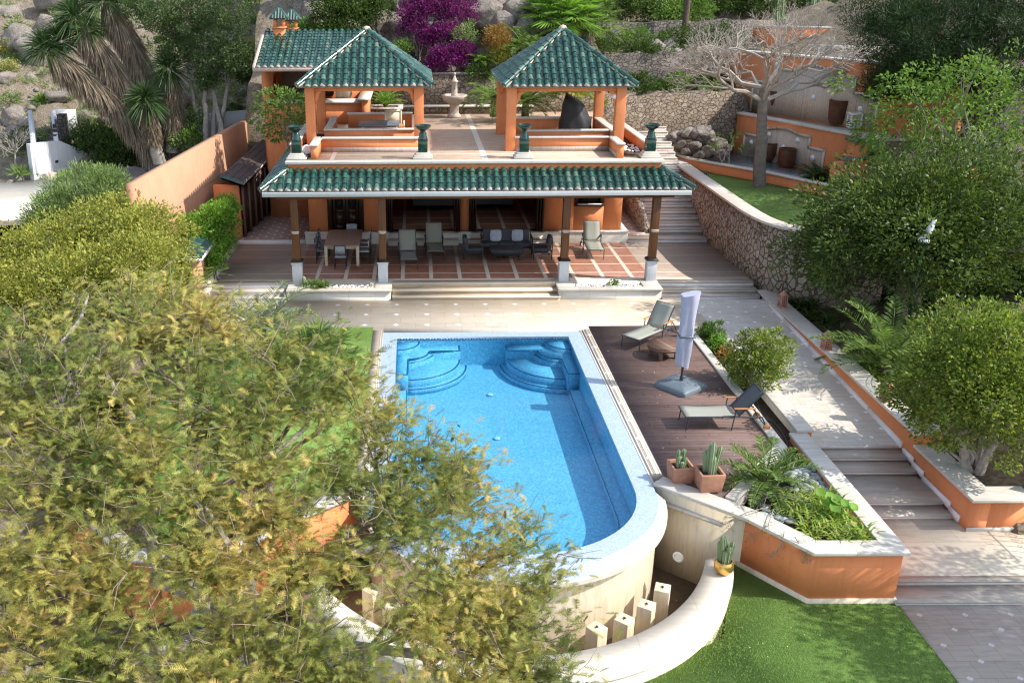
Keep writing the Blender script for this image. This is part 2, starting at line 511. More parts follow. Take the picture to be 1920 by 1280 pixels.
def woodmat(name, a, b, axis='z', rough=.45):
    k = N(name); p = k.co()
    sc = {'z': (14, 14, .8), 'x': (.8, 14, 14), 'y': (14, .8, 14)}[axis]
    f = k.noise(k.mapped(p, sc), 1.6, 6, .65, .6)
    k.done(k.ramp(f, [(.25, a), (.75, b)]), rough, .4); k.bump(f, .15, .005); return k.m
M['beam_wood'] = woodmat('varnished_wood', (.06, .024, .009), (.19, .078, .026), 'z')
M['beam_x'] = woodmat('varnished_beam', (.09, .036, .012), (.20, .085, .03), 'x')
M['dark_wood'] = woodmat('dark_brown_joinery', (.018, .009, .006), (.045, .022, .014), 'z', .35)
M['teak'] = woodmat('teak', (.36, .15, .055), (.55, .27, .11), 'x')
M['bracket'] = plain('dark_iron_collar', (.03, .026, .022), .5, .2, 8)

def kk():
    k = N('window_glass'); k.done((.02, .022, .024), .05, .6); return k.m
M['glass'] = kk()

def stone(name, scale, stones, mortar, mw=.05, bump=1.0, flat=1.0, rough=.85):
    k = N(name); p = k.world()
    jit = k.n('TexNoise'); jit.inputs['Scale'].default_value = scale*1.6; jit.inputs['Detail'].default_value = 4; k.l(p, jit.inputs['Vector'])
    off = k.n('VectorMath'); off.operation = 'MULTIPLY_ADD'; k.l(jit.outputs['Color'], off.inputs[0]); off.inputs[1].default_value = (.55/scale,)*3; k.l(p, off.inputs[2])
    vec = k.mapped(off.outputs[0], (1, 1, flat))
    c = k.vor(vec, scale, 'F1', 1.0); e = k.vor(vec, scale, 'DISTANCE_TO_EDGE', 1.0).outputs['Distance']
    rnd = k.sep(c.outputs['Color'])[0]
    n = len(stones)
    base = k.ramp(rnd, [(i/(n-1), s) for i, s in enumerate(stones)])
    base = k.mix(k.ramp(k.noise(p, scale*5, 5, .7), [(.3, .55), (.7, 0)]), base, [x*.62 for x in stones[0]])
    msk = k.ramp(e, [(mw*.6, 1), (mw*1.4, 0)])
    base = k.mix(msk, base, mortar)
    k.done(base, rough, .2)
    h = k.math('ADD', k.math('MULTIPLY', k.math('SUBTRACT', 1, msk), 1.0), k.math('MULTIPLY', k.noise(p, scale*6, 5, .7), .5))
    k.bump(h, bump, .07); return k.m
M['stone_pink'] = stone('pink_rubble_stone', 4.9, [(.42, .33, .255), (.54, .44, .34), (.48, .385, .285), (.60, .51, .41), (.38, .31, .255)], (.235, .175, .135), .05, 1.6, .85)
M['stone_grey'] = stone('grey_rubble_stone', 4.0, [(.36, .31, .27), (.48, .42, .36), (.42, .33, .25), (.55, .50, .45), (.30, .27, .25)], (.25, .215, .19), .065, flat=1.1)
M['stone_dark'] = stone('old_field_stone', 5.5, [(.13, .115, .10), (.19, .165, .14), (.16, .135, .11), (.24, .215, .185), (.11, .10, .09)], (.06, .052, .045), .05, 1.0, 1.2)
M['stone_warm'] = stone('warm_field_stone', 5.2, [(.25, .195, .14), (.34, .265, .195), (.29, .22, .15), (.40, .335, .26), (.21, .165, .125)], (.12, .092, .07), .05, 1.0, 1.2)

def kk():
    k = N('hill_soil'); p = k.world()
    a = k.noise(p, .55, 8, .7); b = k.noise(p, 2.6, 7, .75); c = k.noise(p, 14, 4, .7)
    base = k.ramp(a, [(.30, (.215, .165, .115)), (.48, (.34, .275, .205)), (.66, (.27, .225, .15)), (.8, (.16, .15, .075))])
    base = k.mix(k.ramp(b, [(.52, 0), (.62, .8)]), base, (.46, .41, .345))
    base = k.mix(k.ramp(k.noise(p, 1.1, 7, .75), [(.55, 0), (.66, .75)]), base, (.115, .125, .05))
    base = k.mix(k.ramp(c, [(.3, .6), (.6, 0)]), base, (.13, .10, .07))
    k.done(base, .95, .1); k.bump(k.math('ADD', b, k.math('MULTIPLY', c, .4)), 1.0, .25); return k.m
M['hill'] = kk()
def kk():
    k = N('limestone_rock'); p = k.world()
    b = k.noise(p, 1.5, 9, .75, .5); c = k.noise(p, 9, 6, .75)
    base = k.ramp(b, [(.25, (.14, .115, .095)), (.45, (.28, .24, .205)), (.62, (.40, .355, .31)), (.8, (.29, .215, .15))])
    base = k.mix(k.ramp(c, [(.3, .65), (.55, 0)]), base, (.15, .125, .105))
    k.done(base, .92, .15); k.bump(k.math('ADD', b, k.math('MULTIPLY', c, .5)), 1.0, .2); return k.m
M['rock'] = kk()
M['soil'] = plain('garden_soil', (.075, .052, .038), .95, .45, 5, .1, 0, .8)
M['litter'] = plain('leafy_soil', (.13, .10, .07), .95, .5, 7, .1, 0, .8)
M['pebble'] = plain('white_pebbles', (.72, .70, .67), .7, .18, 30)
M['greystone'] = plain('grey_green_pebbles', (.30, .32, .31), .6, .35, 6)

def leafmat(name, cols, trans=.35, rough=.55, nscale=1.2, spec=.25):
    k = N(name); g = k.n('NewGeometry'); rnd = g.outputs['Random Per Island']
    p = k.world()
    n = len(cols)
    a = k.ramp(rnd, [(i/(n-1), c) for i, c in enumerate(cols)])
    f = k.noise(p, nscale, 4, .6)
    v = k.mix(1.0, a, k.ramp(f, [(.3, .72), (.7, 1.22)]), 'MULTIPLY')
    k.done(v, rough, spec)
    tl = k.n('BsdfTranslucent'); k.l(k.mix(1.0, v, (1.25, 1.3, .7), 'MULTIPLY'), tl.inputs[0])
    mx = k.n('MixShader'); mx.inputs[0].default_value = trans
    k.l(k.b.outputs[0], mx.inputs[1]); k.l(tl.outputs[0], mx.inputs[2]); k.l(mx.outputs[0], k.out.inputs['Surface'])
    return k.m
M['leaf_acacia'] = leafmat('feathery_leaf', [(0.115, 0.135, 0.035), (0.190, 0.190, 0.050), (0.260, 0.200, 0.060), (0.100, 0.125, 0.040), (0.300, 0.190, 0.055), (0.150, 0.170, 0.045)], .32)
M['leaf_yellow'] = leafmat('yellow_green_leaf', [(.21, .24, .045), (.31, .32, .06), (.42, .40, .085), (.15, .19, .04), (.36, .33, .07)], .35)
M['leaf_dark'] = leafmat('dark_green_leaf', [(.032, .062, .016), (.05, .095, .02), (.075, .125, .028), (.10, .15, .034), (.04, .075, .02)], .3)
M['leaf_mid'] = leafmat('mid_green_leaf', [(0.093, 0.170, 0.037), (0.136, 0.238, 0.051), (0.187, 0.289, 0.060), (0.076, 0.145, 0.037)], .35)
M['leaf_bright'] = leafmat('bright_green_leaf', [(0.162, 0.311, 0.041), (0.216, 0.392, 0.054), (0.121, 0.230, 0.041), (0.270, 0.446, 0.074)], .4)
M['leaf_oleander'] = leafmat('grey_green_leaf', [(0.153, 0.230, 0.076), (0.204, 0.289, 0.093), (0.255, 0.340, 0.119), (0.119, 0.187, 0.068)], .3)
M['leaf_pine'] = leafmat('pine_needle', [(0.048, 0.083, 0.029), (0.072, 0.120, 0.035), (0.104, 0.152, 0.048), (0.040, 0.072, 0.026)], .2)
M['leaf_palm'] = leafmat('palm_leaf', [(.10, .175, .04), (.15, .24, .055), (.22, .30, .08), (.08, .14, .035)], .35)
M['leaf_bluepalm'] = leafmat('grey_palm_leaf', [(0.140, 0.182, 0.105), (0.196, 0.238, 0.140), (0.252, 0.294, 0.168)], .3)
M['leaf_lily'] = leafmat('lily_leaf', [(.19, .32, .045), (.27, .40, .06), (.42, .45, .10), (.14, .25, .045), (.55, .50, .16)], .4)
M['leaf_yucca'] = leafmat('yucca_leaf', [(0.035, 0.070, 0.028), (0.056, 0.105, 0.035), (0.084, 0.140, 0.042)], .2, .4)
M['dead_frond'] = leafmat('dry_hanging_leaf', [(.22, .165, .11), (.30, .24, .17), (.17, .125, .085), (.37, .31, .235)], .15, .8)
M['flower'] = leafmat('magenta_bract', [(.20, .010, .17), (.28, .018, .25), (.14, .006, .12), (.10, .05, .06), (.24, .03, .22)], .35)
M['leaf_rust'] = leafmat('rusty_young_leaf', [(0.432, 0.204, 0.060), (0.336, 0.192, 0.060), (0.240, 0.192, 0.054), (0.504, 0.264, 0.072)], .35)
M['bark'] = plain('grey_bark', (.21, .17, .145), .9, .35, 9, .15, 0, .9)
M['bark_pale'] = plain('pale_bark', (.33, .29, .255), .9, .3, 8, .15, 0, .9)
M['bark_grey'] = plain('bare_tree_bark', (.17, .148, .128), .9, .25, 8, .15, 0, .7)  # trunk only: shade from the neighbouring tree is put into this darker colour
M['trunk_dark'] = plain('dark_trunk', (.12, .09, .07), .95, .4, 10, .1, 0, .9)
M['terracotta'] = plain('terracotta', (.40, .20, .13), .8, .18, 7, .2, 0, .3)
M['terra_pink'] = plain('pink_terracotta', (.48, .25, .18), .85, .15, 7, .2)
M['gold'] = plain('gold_glaze', (.62, .40, .12), .28, .12, 4, .5, .85)
M['cactus'] = leafmat('cactus_skin', [(.19, .25, .13), (.25, .31, .17)], .02, .6)
M['charcoal'] = plain('charcoal_metal', (.035, .04, .045), .4, .1, 3)
M['sling_olive'] = plain('olive_grey_sling', (.30, .30, .25), .75, .06, 40)
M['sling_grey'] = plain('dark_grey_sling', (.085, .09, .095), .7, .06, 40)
M['canvas'] = plain('pale_lilac_canvas', (.37, .38, .47), .8, .08, 3, .2, 0, .1)
M['base_plastic'] = plain('blue_grey_plastic', (.12, .15, .17), .45, .08, 4)
M['table_wood'] = woodmat('weathered_table_top', (.33, .205, .15), (.45, .30, .23), 'y')
M['cream_wood'] = woodmat('cream_wood', (.52, .44, .31), (.66, .57, .42), 'z')
M['deck_wood'] = woodmat('brown_hardwood', (.10, .052, .034), (.19, .105, .07), 'x')
M['cushion'] = plain('grey_cushion', (.075, .08, .09), .9, .1, 25)
M['frame_dark'] = plain('graphite_frame', (.045, .05, .055), .5, .1, 5)
M['black'] = plain('black_cover', (.02, .021, .024), .55, .3, 4, .4, 0, .3)
M['blue'] = plain('blue_plastic', (.04, .24, .58), .35, .1, 4)
M['brown_pot'] = plain('glazed_brown_pot', (.10, .042, .022), .35, .4, 5)
M['sand_stone'] = plain('carved_sandstone', (.44, .365, .30), .85, .14, 8, .2, 0, .4)
M['lamp_white'] = plain('white_enamel', (.72, .74, .74), .35, .05, 5)

def kk():
    k = N('patterned_cushion'); p = k.co(); s = k.sep(p)
    a = k.math('ABSOLUTE', k.math('SUBTRACT', k.math('FRACT', k.math('MULTIPLY', s[0], 11)), .5))
    b = k.math('ABSOLUTE', k.math('SUBTRACT', k.math('FRACT', k.math('MULTIPLY', s[2], 11)), .5))
    d = k.math('FRACT', k.math('MULTIPLY', k.math('ADD', a, b), 2.5))
    return k.done(k.mix(k.math('GREATER_THAN', d, .5), (.75, .76, .80), (.10, .14, .26)), .85)
M['pillow'] = kk()
def kk():
    k = N('woven_chair'); p = k.co(); s = k.sep(p)
    a = k.math('FRACT', k.math('MULTIPLY', k.math('ADD', s[0], s[2]), 22)); b = k.math('FRACT', k.math('MULTIPLY', k.math('SUBTRACT', s[0], s[2]), 22))
    c = k.math('GREATER_THAN', k.math('ADD', a, b), 1.0)
    return k.done(k.mix(c, (.05, .055, .07), (.62, .64, .66)), .6)
M['woven'] = kk()

M['ring_stone'] = travertine('pale_basin_stone', (.60, .555, .475), joints=(1.3, 9.0), dark=.84)
M['leaf_dark2'] = leafmat('glossy_dark_leaf', [(.035, .068, .016), (.055, .10, .022), (.085, .14, .03), (.12, .18, .045), (.045, .085, .02)], .3, .45)
M['leaf_clip'] = leafmat('clipped_leaf', [(.075, .125, .022), (.13, .20, .035), (.22, .28, .05), (.31, .35, .065), (.10, .16, .03)], .35)
M['leaf_pine2'] = leafmat('dark_pine_needle', [(.014, .036, .010), (.024, .054, .014), (.042, .080, .020)], .15)
M['leaf_fresh'] = leafmat('fresh_leaf', [(.10, .185, .035), (.15, .26, .045), (.085, .15, .03), (.20, .31, .065)], .35)
M['grass_blade'] = leafmat('grass_blade', [(.18, .31, .065), (.24, .38, .09), (.32, .45, .13), (.20, .32, .075)], .25, .6, .9)
def kk():
    k = N('cliff_rock'); p = k.world()
    b = k.noise(p, .9, 9, .75, .6); c = k.noise(p, 6, 7, .8); v = k.vor(p, 1.3, 'DISTANCE_TO_EDGE').outputs['Distance']
    base = k.ramp(b, [(.28, (.16, .13, .105)), (.45, (.31, .265, .225)), (.62, (.46, .41, .36)), (.8, (.34, .25, .17))])
    base = k.mix(k.ramp(c, [(.34, .8), (.56, 0)]), base, (.09, .075, .06))
    base = k.mix(k.ramp(v, [(.0, .7), (.06, 0)]), base, (.06, .05, .04))
    k.done(base, .95, .1); k.bump(k.math('ADD', b, k.math('MULTIPLY', c, .7)), 1.0, .25); return k.m
M['cliff'] = kk()

M['twig_pale'] = plain('pale_bare_twig', (.34, .295, .245), .9, .2, 8)
M['leaf_mid2'] = leafmat('mixed_glossy_leaf', [(.028, .058, .012), (.05, .09, .018), (.09, .135, .028), (.15, .20, .045), (.036, .07, .015)], .3, .45)
# ------------------------------------------------------------------ terrain
def smooth(a, b, x):
    t = min(1, max(0, (x-a)/(b-a))); return t*t*(3-2*t)
def hill_h(x, y):
    nz = mnoise.fractal(Vector((x*.16, y*.16, 3.1)), 1.0, 2.0, 5)*1.0
    rk = abs(mnoise.fractal(Vector((x*.33, y*.33, 8.1)), 1.0, 2.0, 5))*1.2
    site = -2.35
    # middle slope behind the upper terrace
    mid = 5.7+max(0, y-44.2)*.34+smooth(45.6, 47.2, y)*1.6
    tier = 5.0 if y < 46.4+(x-7.6)*.15 else 6.62 if y < 50.4+(x-7.5)*.1 else 7.85 if y < 54.8 else 9.4+(y-54.8)*.35
    left = .93+max(0, y-47.3)*.47+max(0, -20-x)*.04
    dd = (x-17.1)*.94+(y-39.1)*.35                      # distance behind the lower fountain wall
    d2 = dd-3.4
    right = 1.95 if dd < .35 else 4.0 if d2 < 0.5 else 5.8+(d2-.5)*.40
    low = -.35+max(0, x-12.6)*.14
    rough = smooth(0, 3, y-47.5) if x < -7 else smooth(0, 1.2, y-43.9) if x < 8.6 else .12 if x < 15.5+(y-44.6)*.45 else smooth(1, 6, d2)
    if x < -7.7 and y > 19: h = left
    elif x < 8.6 and y > 43.4: h = mid
    elif x >= 8.6 and x < 15.5+(y-44.6)*.45 and y > 44.15+(x-8.3)*.218: h = tier
    elif x > 12.7 and y > 31.4: h = right if x < 19 or y > 36 else low+smooth(19, 24, x)*2
    elif x > 12.3 and y > 17.3 and (y < 28.6 or x > 15): h = low
    elif x <= -7.7 or y <= 11: h = -1.30
    else: h = site
    if x > 12.3 and y <= 17.3: h = -1.35
    return h+(nz*.75+rk*1.0)*rough
mb = MB(); x0, x1, y0, y1, st = -60, 75, -14, 120, .75
nx, ny = int((x1-x0)/st)+1, int((y1-y0)/st)+1
vs = [(x0+i*st, y0+j*st, hill_h(x0+i*st, y0+j*st)) for j in range(ny) for i in range(nx)]
mb.add(vs, [(j*nx+i, j*nx+i+1, (j+1)*nx+i+1, (j+1)*nx+i) for j in range(ny-1) for i in range(nx-1)])
struct('hillside', mb, M['hill'], smooth=True)
mb = MB(); mb.box(-600, -300, -3.2, 600, 900, -3.0); struct('ground', mb, M['soil'])
# broken limestone face behind the gazebos
mb = MB(); nx_, nz_ = 110, 46; vs = []
for j in range(nz_+1):
    for i in range(nx_+1):
        x = -5.6+13.6*i/nx_; t_ = j/nz_; z = 5.6+6.2*t_; y = 44.6+3.6*t_**1.3
        q = Vector((x*.55, y*.5, z*.55))
        d = mnoise.fractal(q, 1.0, 2.1, 6)*.9; c1 = mnoise.voronoi(q*1.25)[0]; d += (c1[1]-c1[0])*1.1-.5
        c2 = mnoise.voronoi(q*3.1)[0]; d += (c2[1]-c2[0])*.35
        vs.append((x+d*.15, y-d, z+mnoise.noise(q*2.7)*.25))
mb.add(vs, [(j*(nx_+1)+i, j*(nx_+1)+i+1, (j+1)*(nx_+1)+i+1, (j+1)*(nx_+1)+i) for j in range(nz_) for i in range(nx_)])
struct('cliff', mb, M['cliff'])

# ------------------------------------------------------------------ pool
PX0, PX1, PYF, PYC = -.56, 4.62, 26.52, 17.45       # inner rim: left, right, far, start of the round end
PCX, PRI = (PX0+PX1)/2, (PX1-PX0)/2
def pool_outline(d, n=40, dy=None):
    """inner rim grown outwards by d (round end towards the viewer)"""
    r = PRI+d; ry = 2.42+d
    pts = [(PX1+d, PYF+(d if dy is None else dy)), (PX0-d, PYF+(d if dy is None else dy))]
    pts += [(PCX+r*math.cos(R(180+180*i/n)), PYC+ry*math.sin(R(180+180*i/n))) for i in range(n+1)]
    return pts
pool = thing('swimming_pool', 'blue mosaic swimming pool with a round end and corner steps', 'swimming pool', (PCX, 22, 0))
OFF = (-PCX, -22, 0)
def pbuild(mb, name, mats, **k):
    o = mb.build(name, mats, pool, **k); o.location = OFF; return o
mb = MB()
ins = pool_outline(0); n = len(ins)
ZF = -.92
mb.add([(x, y, -.045) for x, y in ins]+[(x, y, ZF) for x, y in ins], [(i, n+i, n+(i+1) % n, (i+1) % n) for i in range(n)])
mb.add([(x, y, ZF) for x, y in ins], [tuple(range(n))])
pbuild(mb, 'basin', M['pool_tile'])
# rim : mosaic band, flat beside the pool, spilling edge at the round end
def rim_ring(da, db, za, zb, mb):
    a, b = pool_outline(da), pool_outline(db, dy=min(db, .58) if db > 0 else None)
    vs = [(x, y, za if i < 2 else za) for i, (x, y) in enumerate(a)]+[(x, y, zb) for x, y in b]
    mb.add(vs, [(i, (i+1) % n, n+(i+1) % n, n+i) for i in range(n)])
mb = MB(); rim_ring(0, .43, 0.0, -.012, mb)
a, b = pool_outline(0), pool_outline(0)
mb.add([(x, y, 0) for x, y in a]+[(x, y, -.05) for x, y in b], [(i, (i+1) % n, n+(i+1) % n, n+i) for i in range(n)])
pbuild(mb, 'rim', M['rim_tile'])
# sloping spill edge at the round end
mb = MB()
e0 = [(PCX+(PRI+.43)*math.cos(R(t)), PYC+(2.42+.43)*math.sin(R(t)), -.012) for t in np.linspace(183, 357, 41)]
e1 = [(PCX+(PRI+.60)*math.cos(R(t)), PYC+(2.42+.72)*math.sin(R(t)), -.16) for t in np.linspace(183, 357, 41)]
mb.add(e0+e1, [(i, i+1, 41+i+1, 41+i) for i in range(40)])
pbuild(mb, 'spill_edge', M['rim_tile'])
mb = MB()
e2 = [(PCX+(PRI+.63)*math.cos(R(t)), PYC+(2.42+.76)*math.sin(R(t)), -.16) for t in np.linspace(183, 357, 41)]
e3 = [(x, y, -.25) for x, y, z in e2]
e4 = [(PCX+(PRI+.42)*math.cos(R(t)), PYC+(2.42+.50)*math.sin(R(t)), -.25) for t in np.linspace(183, 357, 41)]
for A, B in ((e1, e2), (e2, e3), (e3, e4)):
    mb.add(A+B, [(i, i+1, 41+i+1, 41+i) for i in range(40)])
pbuild(mb, 'edge_band', M['ring_stone'])
# outer shell of the round end, standing in the fountain basin
mb = MB()
s0 = [(PCX+(PRI+.45)*math.cos(R(t)), PYC+(2.42+.52)*math.sin(R(t))) for t in np.linspace(176, 364, 61)]
mb.add([(x, y, -.20) for x, y in s0]+[(x, y, -2.2) for x, y in s0], [(i, i+1, 61+i+1, 61+i) for i in range(60)])
pbuild(mb, 'outer_shell', M['trav_wall'], smooth=True)
# Greek-key border under the far rim
mb = MB()
x = PX0+.02; k = 0
while x < PX1-.1:
    mb.box(x, PYF-.006, -.095, x+.045, PYF-.012, -.048)
    if k % 2 == 0: mb.box(x+.045, PYF-.006, -.060, x+.085, PYF-.012, -.048)
    else: mb.box(x+.045, PYF-.006, -.095, x+.085, PYF-.012, -.083)
    x += .085; k += 1
pbuild(mb, 'border', M['key_tile'])
# corner steps, mirrored
def qdisc(sx, cx, cy, r, n=14):
    return [(cx, cy)]+[(cx+sx*r*math.cos(R(90*i/n)), cy-r*math.sin(R(90*i/n))) for i in range(n+1)]
for sx, X in ((1, PX0), (-1, PX1)):
    Y = PYF
    def step(poly, z, nm='step', edge=True):
        mb = MB(); mb.prism(poly, ZF, z)
        o = pbuild(mb, nm, M['pool_tile'])
        return o
    def edge(path, z):
        e = MB(); e.strip(path, .022, .022, z-.005, z+.006)
        pbuild(e, 'step_edge', M['edge_tile'])
    g = .004
    step(qdisc(sx, X+sx*g, Y-g, .70), -.16); edge(qdisc(sx, X, Y, .68)[1:], -.155)
    bench = [(X+sx*g, Y-g), (X+sx*1.9, Y-g), (X+sx*1.9, Y-.46)]
    A = [(X+sx*.35+sx*r_*math.cos(R(t)), Y-.46-r_*math.sin(R(t))) for r_ in (.62,) for t in np.linspace(0, 90, 12)]
    bench += A + [(X+sx*.35, Y-2.25), (X+sx*g, Y-2.25)]
    step(bench, -.28, 'bench')
    edge([(X+sx*1.88, Y-.02), (X+sx*1.88, Y-.44), A[0]], -.275); edge(A, -.275); edge([A[-1], (X+sx*.33, Y-2.23), (X+sx*.02, Y-2.23)], -.275)
    step(qdisc(sx, X+sx*2*g, Y-2*g, 1.20), -.40); edge([q for q in qdisc(sx, X, Y, 1.18)[1:]], -.395)
    step(qdisc(sx, X+sx*.30, Y-.42, 1.60), -.55); edge([q for q in qdisc(sx, X+sx*.30, Y-.42, 1.58)[1:]], -.545)
    step(qdisc(sx, X+sx*.30, Y-.42, 1.80), -.76, 'low_step'); edge([q for q in qdisc(sx, X+sx*.30, Y-.42, 1.78)[1:]], -.755)
# ledge along the sides and the round end
def ledge(w, z):
    a = pool_outline(-.004)[1:]; r = PRI-w; ry = 2.42-w
    a = [(PX0+.004, PYF-2.4)]+a[1:]+[(PX1-.004, PYF-2.4)]
    b = [(PX0+w, PYF-2.4)]+[(PCX+r*math.cos(R(180+180*i/40)), PYC+ry*math.sin(R(180+180*i/40))) for i in range(41)]+[(PX1-w, PYF-2.4)]
    m_ = len(a); mb = MB()
    vs = [(x, y, z) for x, y in a]+[(x, y, z) for x, y in b]+[(x, y, ZF+.002) for x, y in b]
    mb.add(vs, [(i, i+1, m_+i+1, m_+i) for i in range(m_-1)]+[(m_+i, m_+i+1, 2*m_+i+1, 2*m_+i) for i in range(m_-1)])
    pbuild(mb, 'ledge', M['pool_tile'])
    e = MB(); e.strip([p for p in b], .02, .0, z, z+.006); pbuild(e, 'step_edge', M['edge_tile'])
ledge(.30, -.70)
mb = MB(); mb.add([(x, y, -.07) for x, y in pool_outline(-.001)], [tuple(range(n))])
pbuild(mb, 'water', M['water'])
for px, py in ((909, 674), (919, 740), (932, 822)):
    p = G(px, py, ZF+.02); mb = MB(); mb.lathe([(.085, 0), (.085, .02), (.05, .03)], p, 16); pbuild(mb, 'floor_drain', M['lamp_white'])

# ------------------------------------------------------------------ paving round the pool
DZ = -.015
mb = MB()
mb.box(-4.6, 27.17, -.25, 9.2, 30.3, DZ)                 # far strip
mb.box(-1.31, 12.5+4.6, -.25, PX0-.433, 27.17, DZ)       # left strip
mb.box(5.12, 18.0, -.25, 5.39, 27.17, DZ)                # right strip
mb.box(PX0-.433, PYF+.582, -.25, 5.12, 27.17, DZ)
mb.box(-7.5, 27.9, -.26, -4.6, 30.3, DZ-.004)
struct('pool_terrace', mb, M['trav'])
mb = MB()
mb.box(PX1+.433, 17.7, -.2, 5.12, 27.1, -.03)
mb.box(4.99+.072, 17.8, -.03, 5.055+.03, 27.05, -.016); 
struct('gutter_channel', mb, M['mortar_white'])
# grating lines of the overflow channel
mb = MB()
for x in (-1.0, -1.06): mb.box(x-.012, 18, -.0145, x+.012, 27.1, -.0105)
for y in (27.12, 27.2, 27.28): mb.box(-.98, y-.012, -.0145, 5.2, y+.012, -.0105)
for x in (5.16, 5.25, 5.34): mb.box(x-.014, 18, -.0145, x+.014, 27.1, -.0105)
struct('overflow_grating', mb, M['mortar_white'])
# ------------------------------------------------------------------ lawns
mb = MB(); mb.box(-7.4, 17.5, -.2, -1.314, 27.42, -.008); struct('pool_lawn', mb, M['lawn'])
LZ = -1.12
mb = MB(); mb.prism([(-1.5, 3), (9.22, 3), (9.22, 12.8), (9.2, 15.0), (7.4, 15.2), (6.45, 16.4), (5.6, 14.0), (2, 12.2), (-1.5, 12.9)], -1.4, LZ); struct('lower_lawn', mb, M['lawn'])
# ------------------------------------------------------------------ wooden deck
mb = MB(); mb.prism([(5.392, 27.40), (8.27, 27.40), (8.27, 19.35), (6.40, 17.02), (5.9, 17.42), (5.392, 17.98)], -.2, .006); struct('deck', mb, M['deck'])
mb = MB()
mb.strip([(8.395, 27.4), (8.395, 19.27), (6.50, 16.93)], .125, .125, -.3, .055)
struct('kerb', mb, M['coping'], bevel=.012)

# ------------------------------------------------------------------ ramp path and its steps on the right
def ramp_z(y): return -.45*min(1, max(0, (29.6-y)/(29.6-20.3)))-.012
PL, PR = 9.38, 11.66
mb = MB(); ys = [20.25, 22, 24, 26, 28, 29.6, 29.95]
vs = [(x, y, ramp_z(y)) for y in ys for x in (9.2, 11.9)]
mb.add(vs, [(2*i, 2*i+1, 2*i+3, 2*i+2) for i in range(len(ys)-1)])
vs = [(x, y, ramp_z(y)-.3) for y in ys for x in (9.2, 11.9)]
mb.add(vs, [(2*i, 2*i+2, 2*i+3, 2*i+1) for i in range(len(ys)-1)])
mb.add([(9.2, 20.25, ramp_z(20.25)), (11.9, 20.25, ramp_z(20.25)), (11.9, 20.25, -1.2), (9.2, 20.25, -1.2)], [(0, 1, 2, 3)])
struct('path', mb, M['trav_path'])
def flight(name, x0, x1, edges, z_top, rise, bottom, mats=None, group=None, sides=True):
    """edges: y of each riser, from the upper to the lower (towards the viewer)"""
    mats = mats or [M['trav_step'], M['riser']]
    mb = MB(); z = z_top
    for i, y in enumerate(edges):
        nxt = edges[i+1] if i+1 < len(edges) else None
        z -= rise
        if nxt is None: break
        mb.mat(0).box(x0, nxt, bottom, x1, y, z-.002)
        mb.mat(0).box(x0, nxt-.03, z-.036, x1, y-.0, z)                     # tread slab with nosing
        mb.mat(1).box(x0+.01, nxt-.012, z-rise+.001, x1-.01, nxt-.001, z-.037)  # riser slab
    return mb
E1 = [20.27, 19.79, 19.25, 17.98+.32, 17.78]
mb = MB(); z = ramp_z(20.25)
ed = [20.25, 19.83, 19.33, 18.12, 17.70]; rs = .095
for i in range(5):
    z2 = z-rs*(i+1) if False else z
ztop = ramp_z(20.25)
zs = [ztop-rs*(i+1) for i in range(5)]
mb.mat(1).box(9.2, 20.236, zs[0], 11.75, 20.249, ztop-.004)
for i in range(4):
    mb.mat(0).box(9.0, ed[i+1], -1.3, 11.75, ed[i]-.0005*i, zs[i]-.03)
    mb.mat(0).box(9.0, ed[i+1]-.03, zs[i]-.03, 11.74, ed[i]-.02, zs[i])
    mb.mat(1).box(9.0, ed[i+1]-.014, zs[i+1]+.0005, 11.73, ed[i+1]-.0005, zs[i]-.031)
struct('garden_steps', mb, [M['trav_step'], M['riser']])
ZL = zs[4]
mb = MB(); mb.box(8.9, 15.45, -1.35, 17, 17.72, ZL); struct('landing', mb, M['trav_plain'])
mb = MB(); mb.box(13.6, 15.46, ZL-.01, 13.72, 17.7, ZL+.004)
struct('marking_strip', mb, M['riser'])
mb = MB()
mb.mat(1).box(9.17, 15.436, ZL-.10, 17, 15.449, ZL-.03); mb.mat(0).box(9.17, 15.42, ZL-.03, 17, 15.60, ZL+.004)
mb.mat(0).box(9.165, 14.93, -1.35, 17, 15.435, ZL-.10); mb.mat(0).box(9.17, 14.90, ZL-.13, 17, 15.43, ZL-.096); mb.mat(1).box(9.17, 14.916, -1.13, 17, 14.929, ZL-.131)
struct('lower_steps', mb, [M['trav_step'], M['riser']])
mb = MB(); mb.prism([(9.225, 3), (17, 3), (17, 14.92), (9.225, 14.92)], -1.4, -1.105); struct('lower_path', mb, M['trav_path'])

# ------------------------------------------------------------------ walls along the path
w1 = thing('garden_wall', 'low stone-faced wall with pale coping between planted bed and ramp path', 'garden wall', (9.2, 23.6, 0))
def wb(root, mb, name, mats, **k):
    o = mb.build(name, mats, root, **k); o.location = -Vector(root.location); return o
mb = MB(); mb.box(9.05, 20.0, -1.0, 9.36, 27.38, .05); wb(w1, mb, 'wall', M['trav_wall'])
mb = MB(); mb.box(9.0, 19.92, .05, 9.41, 27.43, .12); wb(w1, mb, 'coping', M['coping'], bevel=.008)
mb = MB(); mb.box(9.04, 19.94, -.06, 9.37, 19.998, .048); wb(w1, mb, 'end_face', M['orange'])

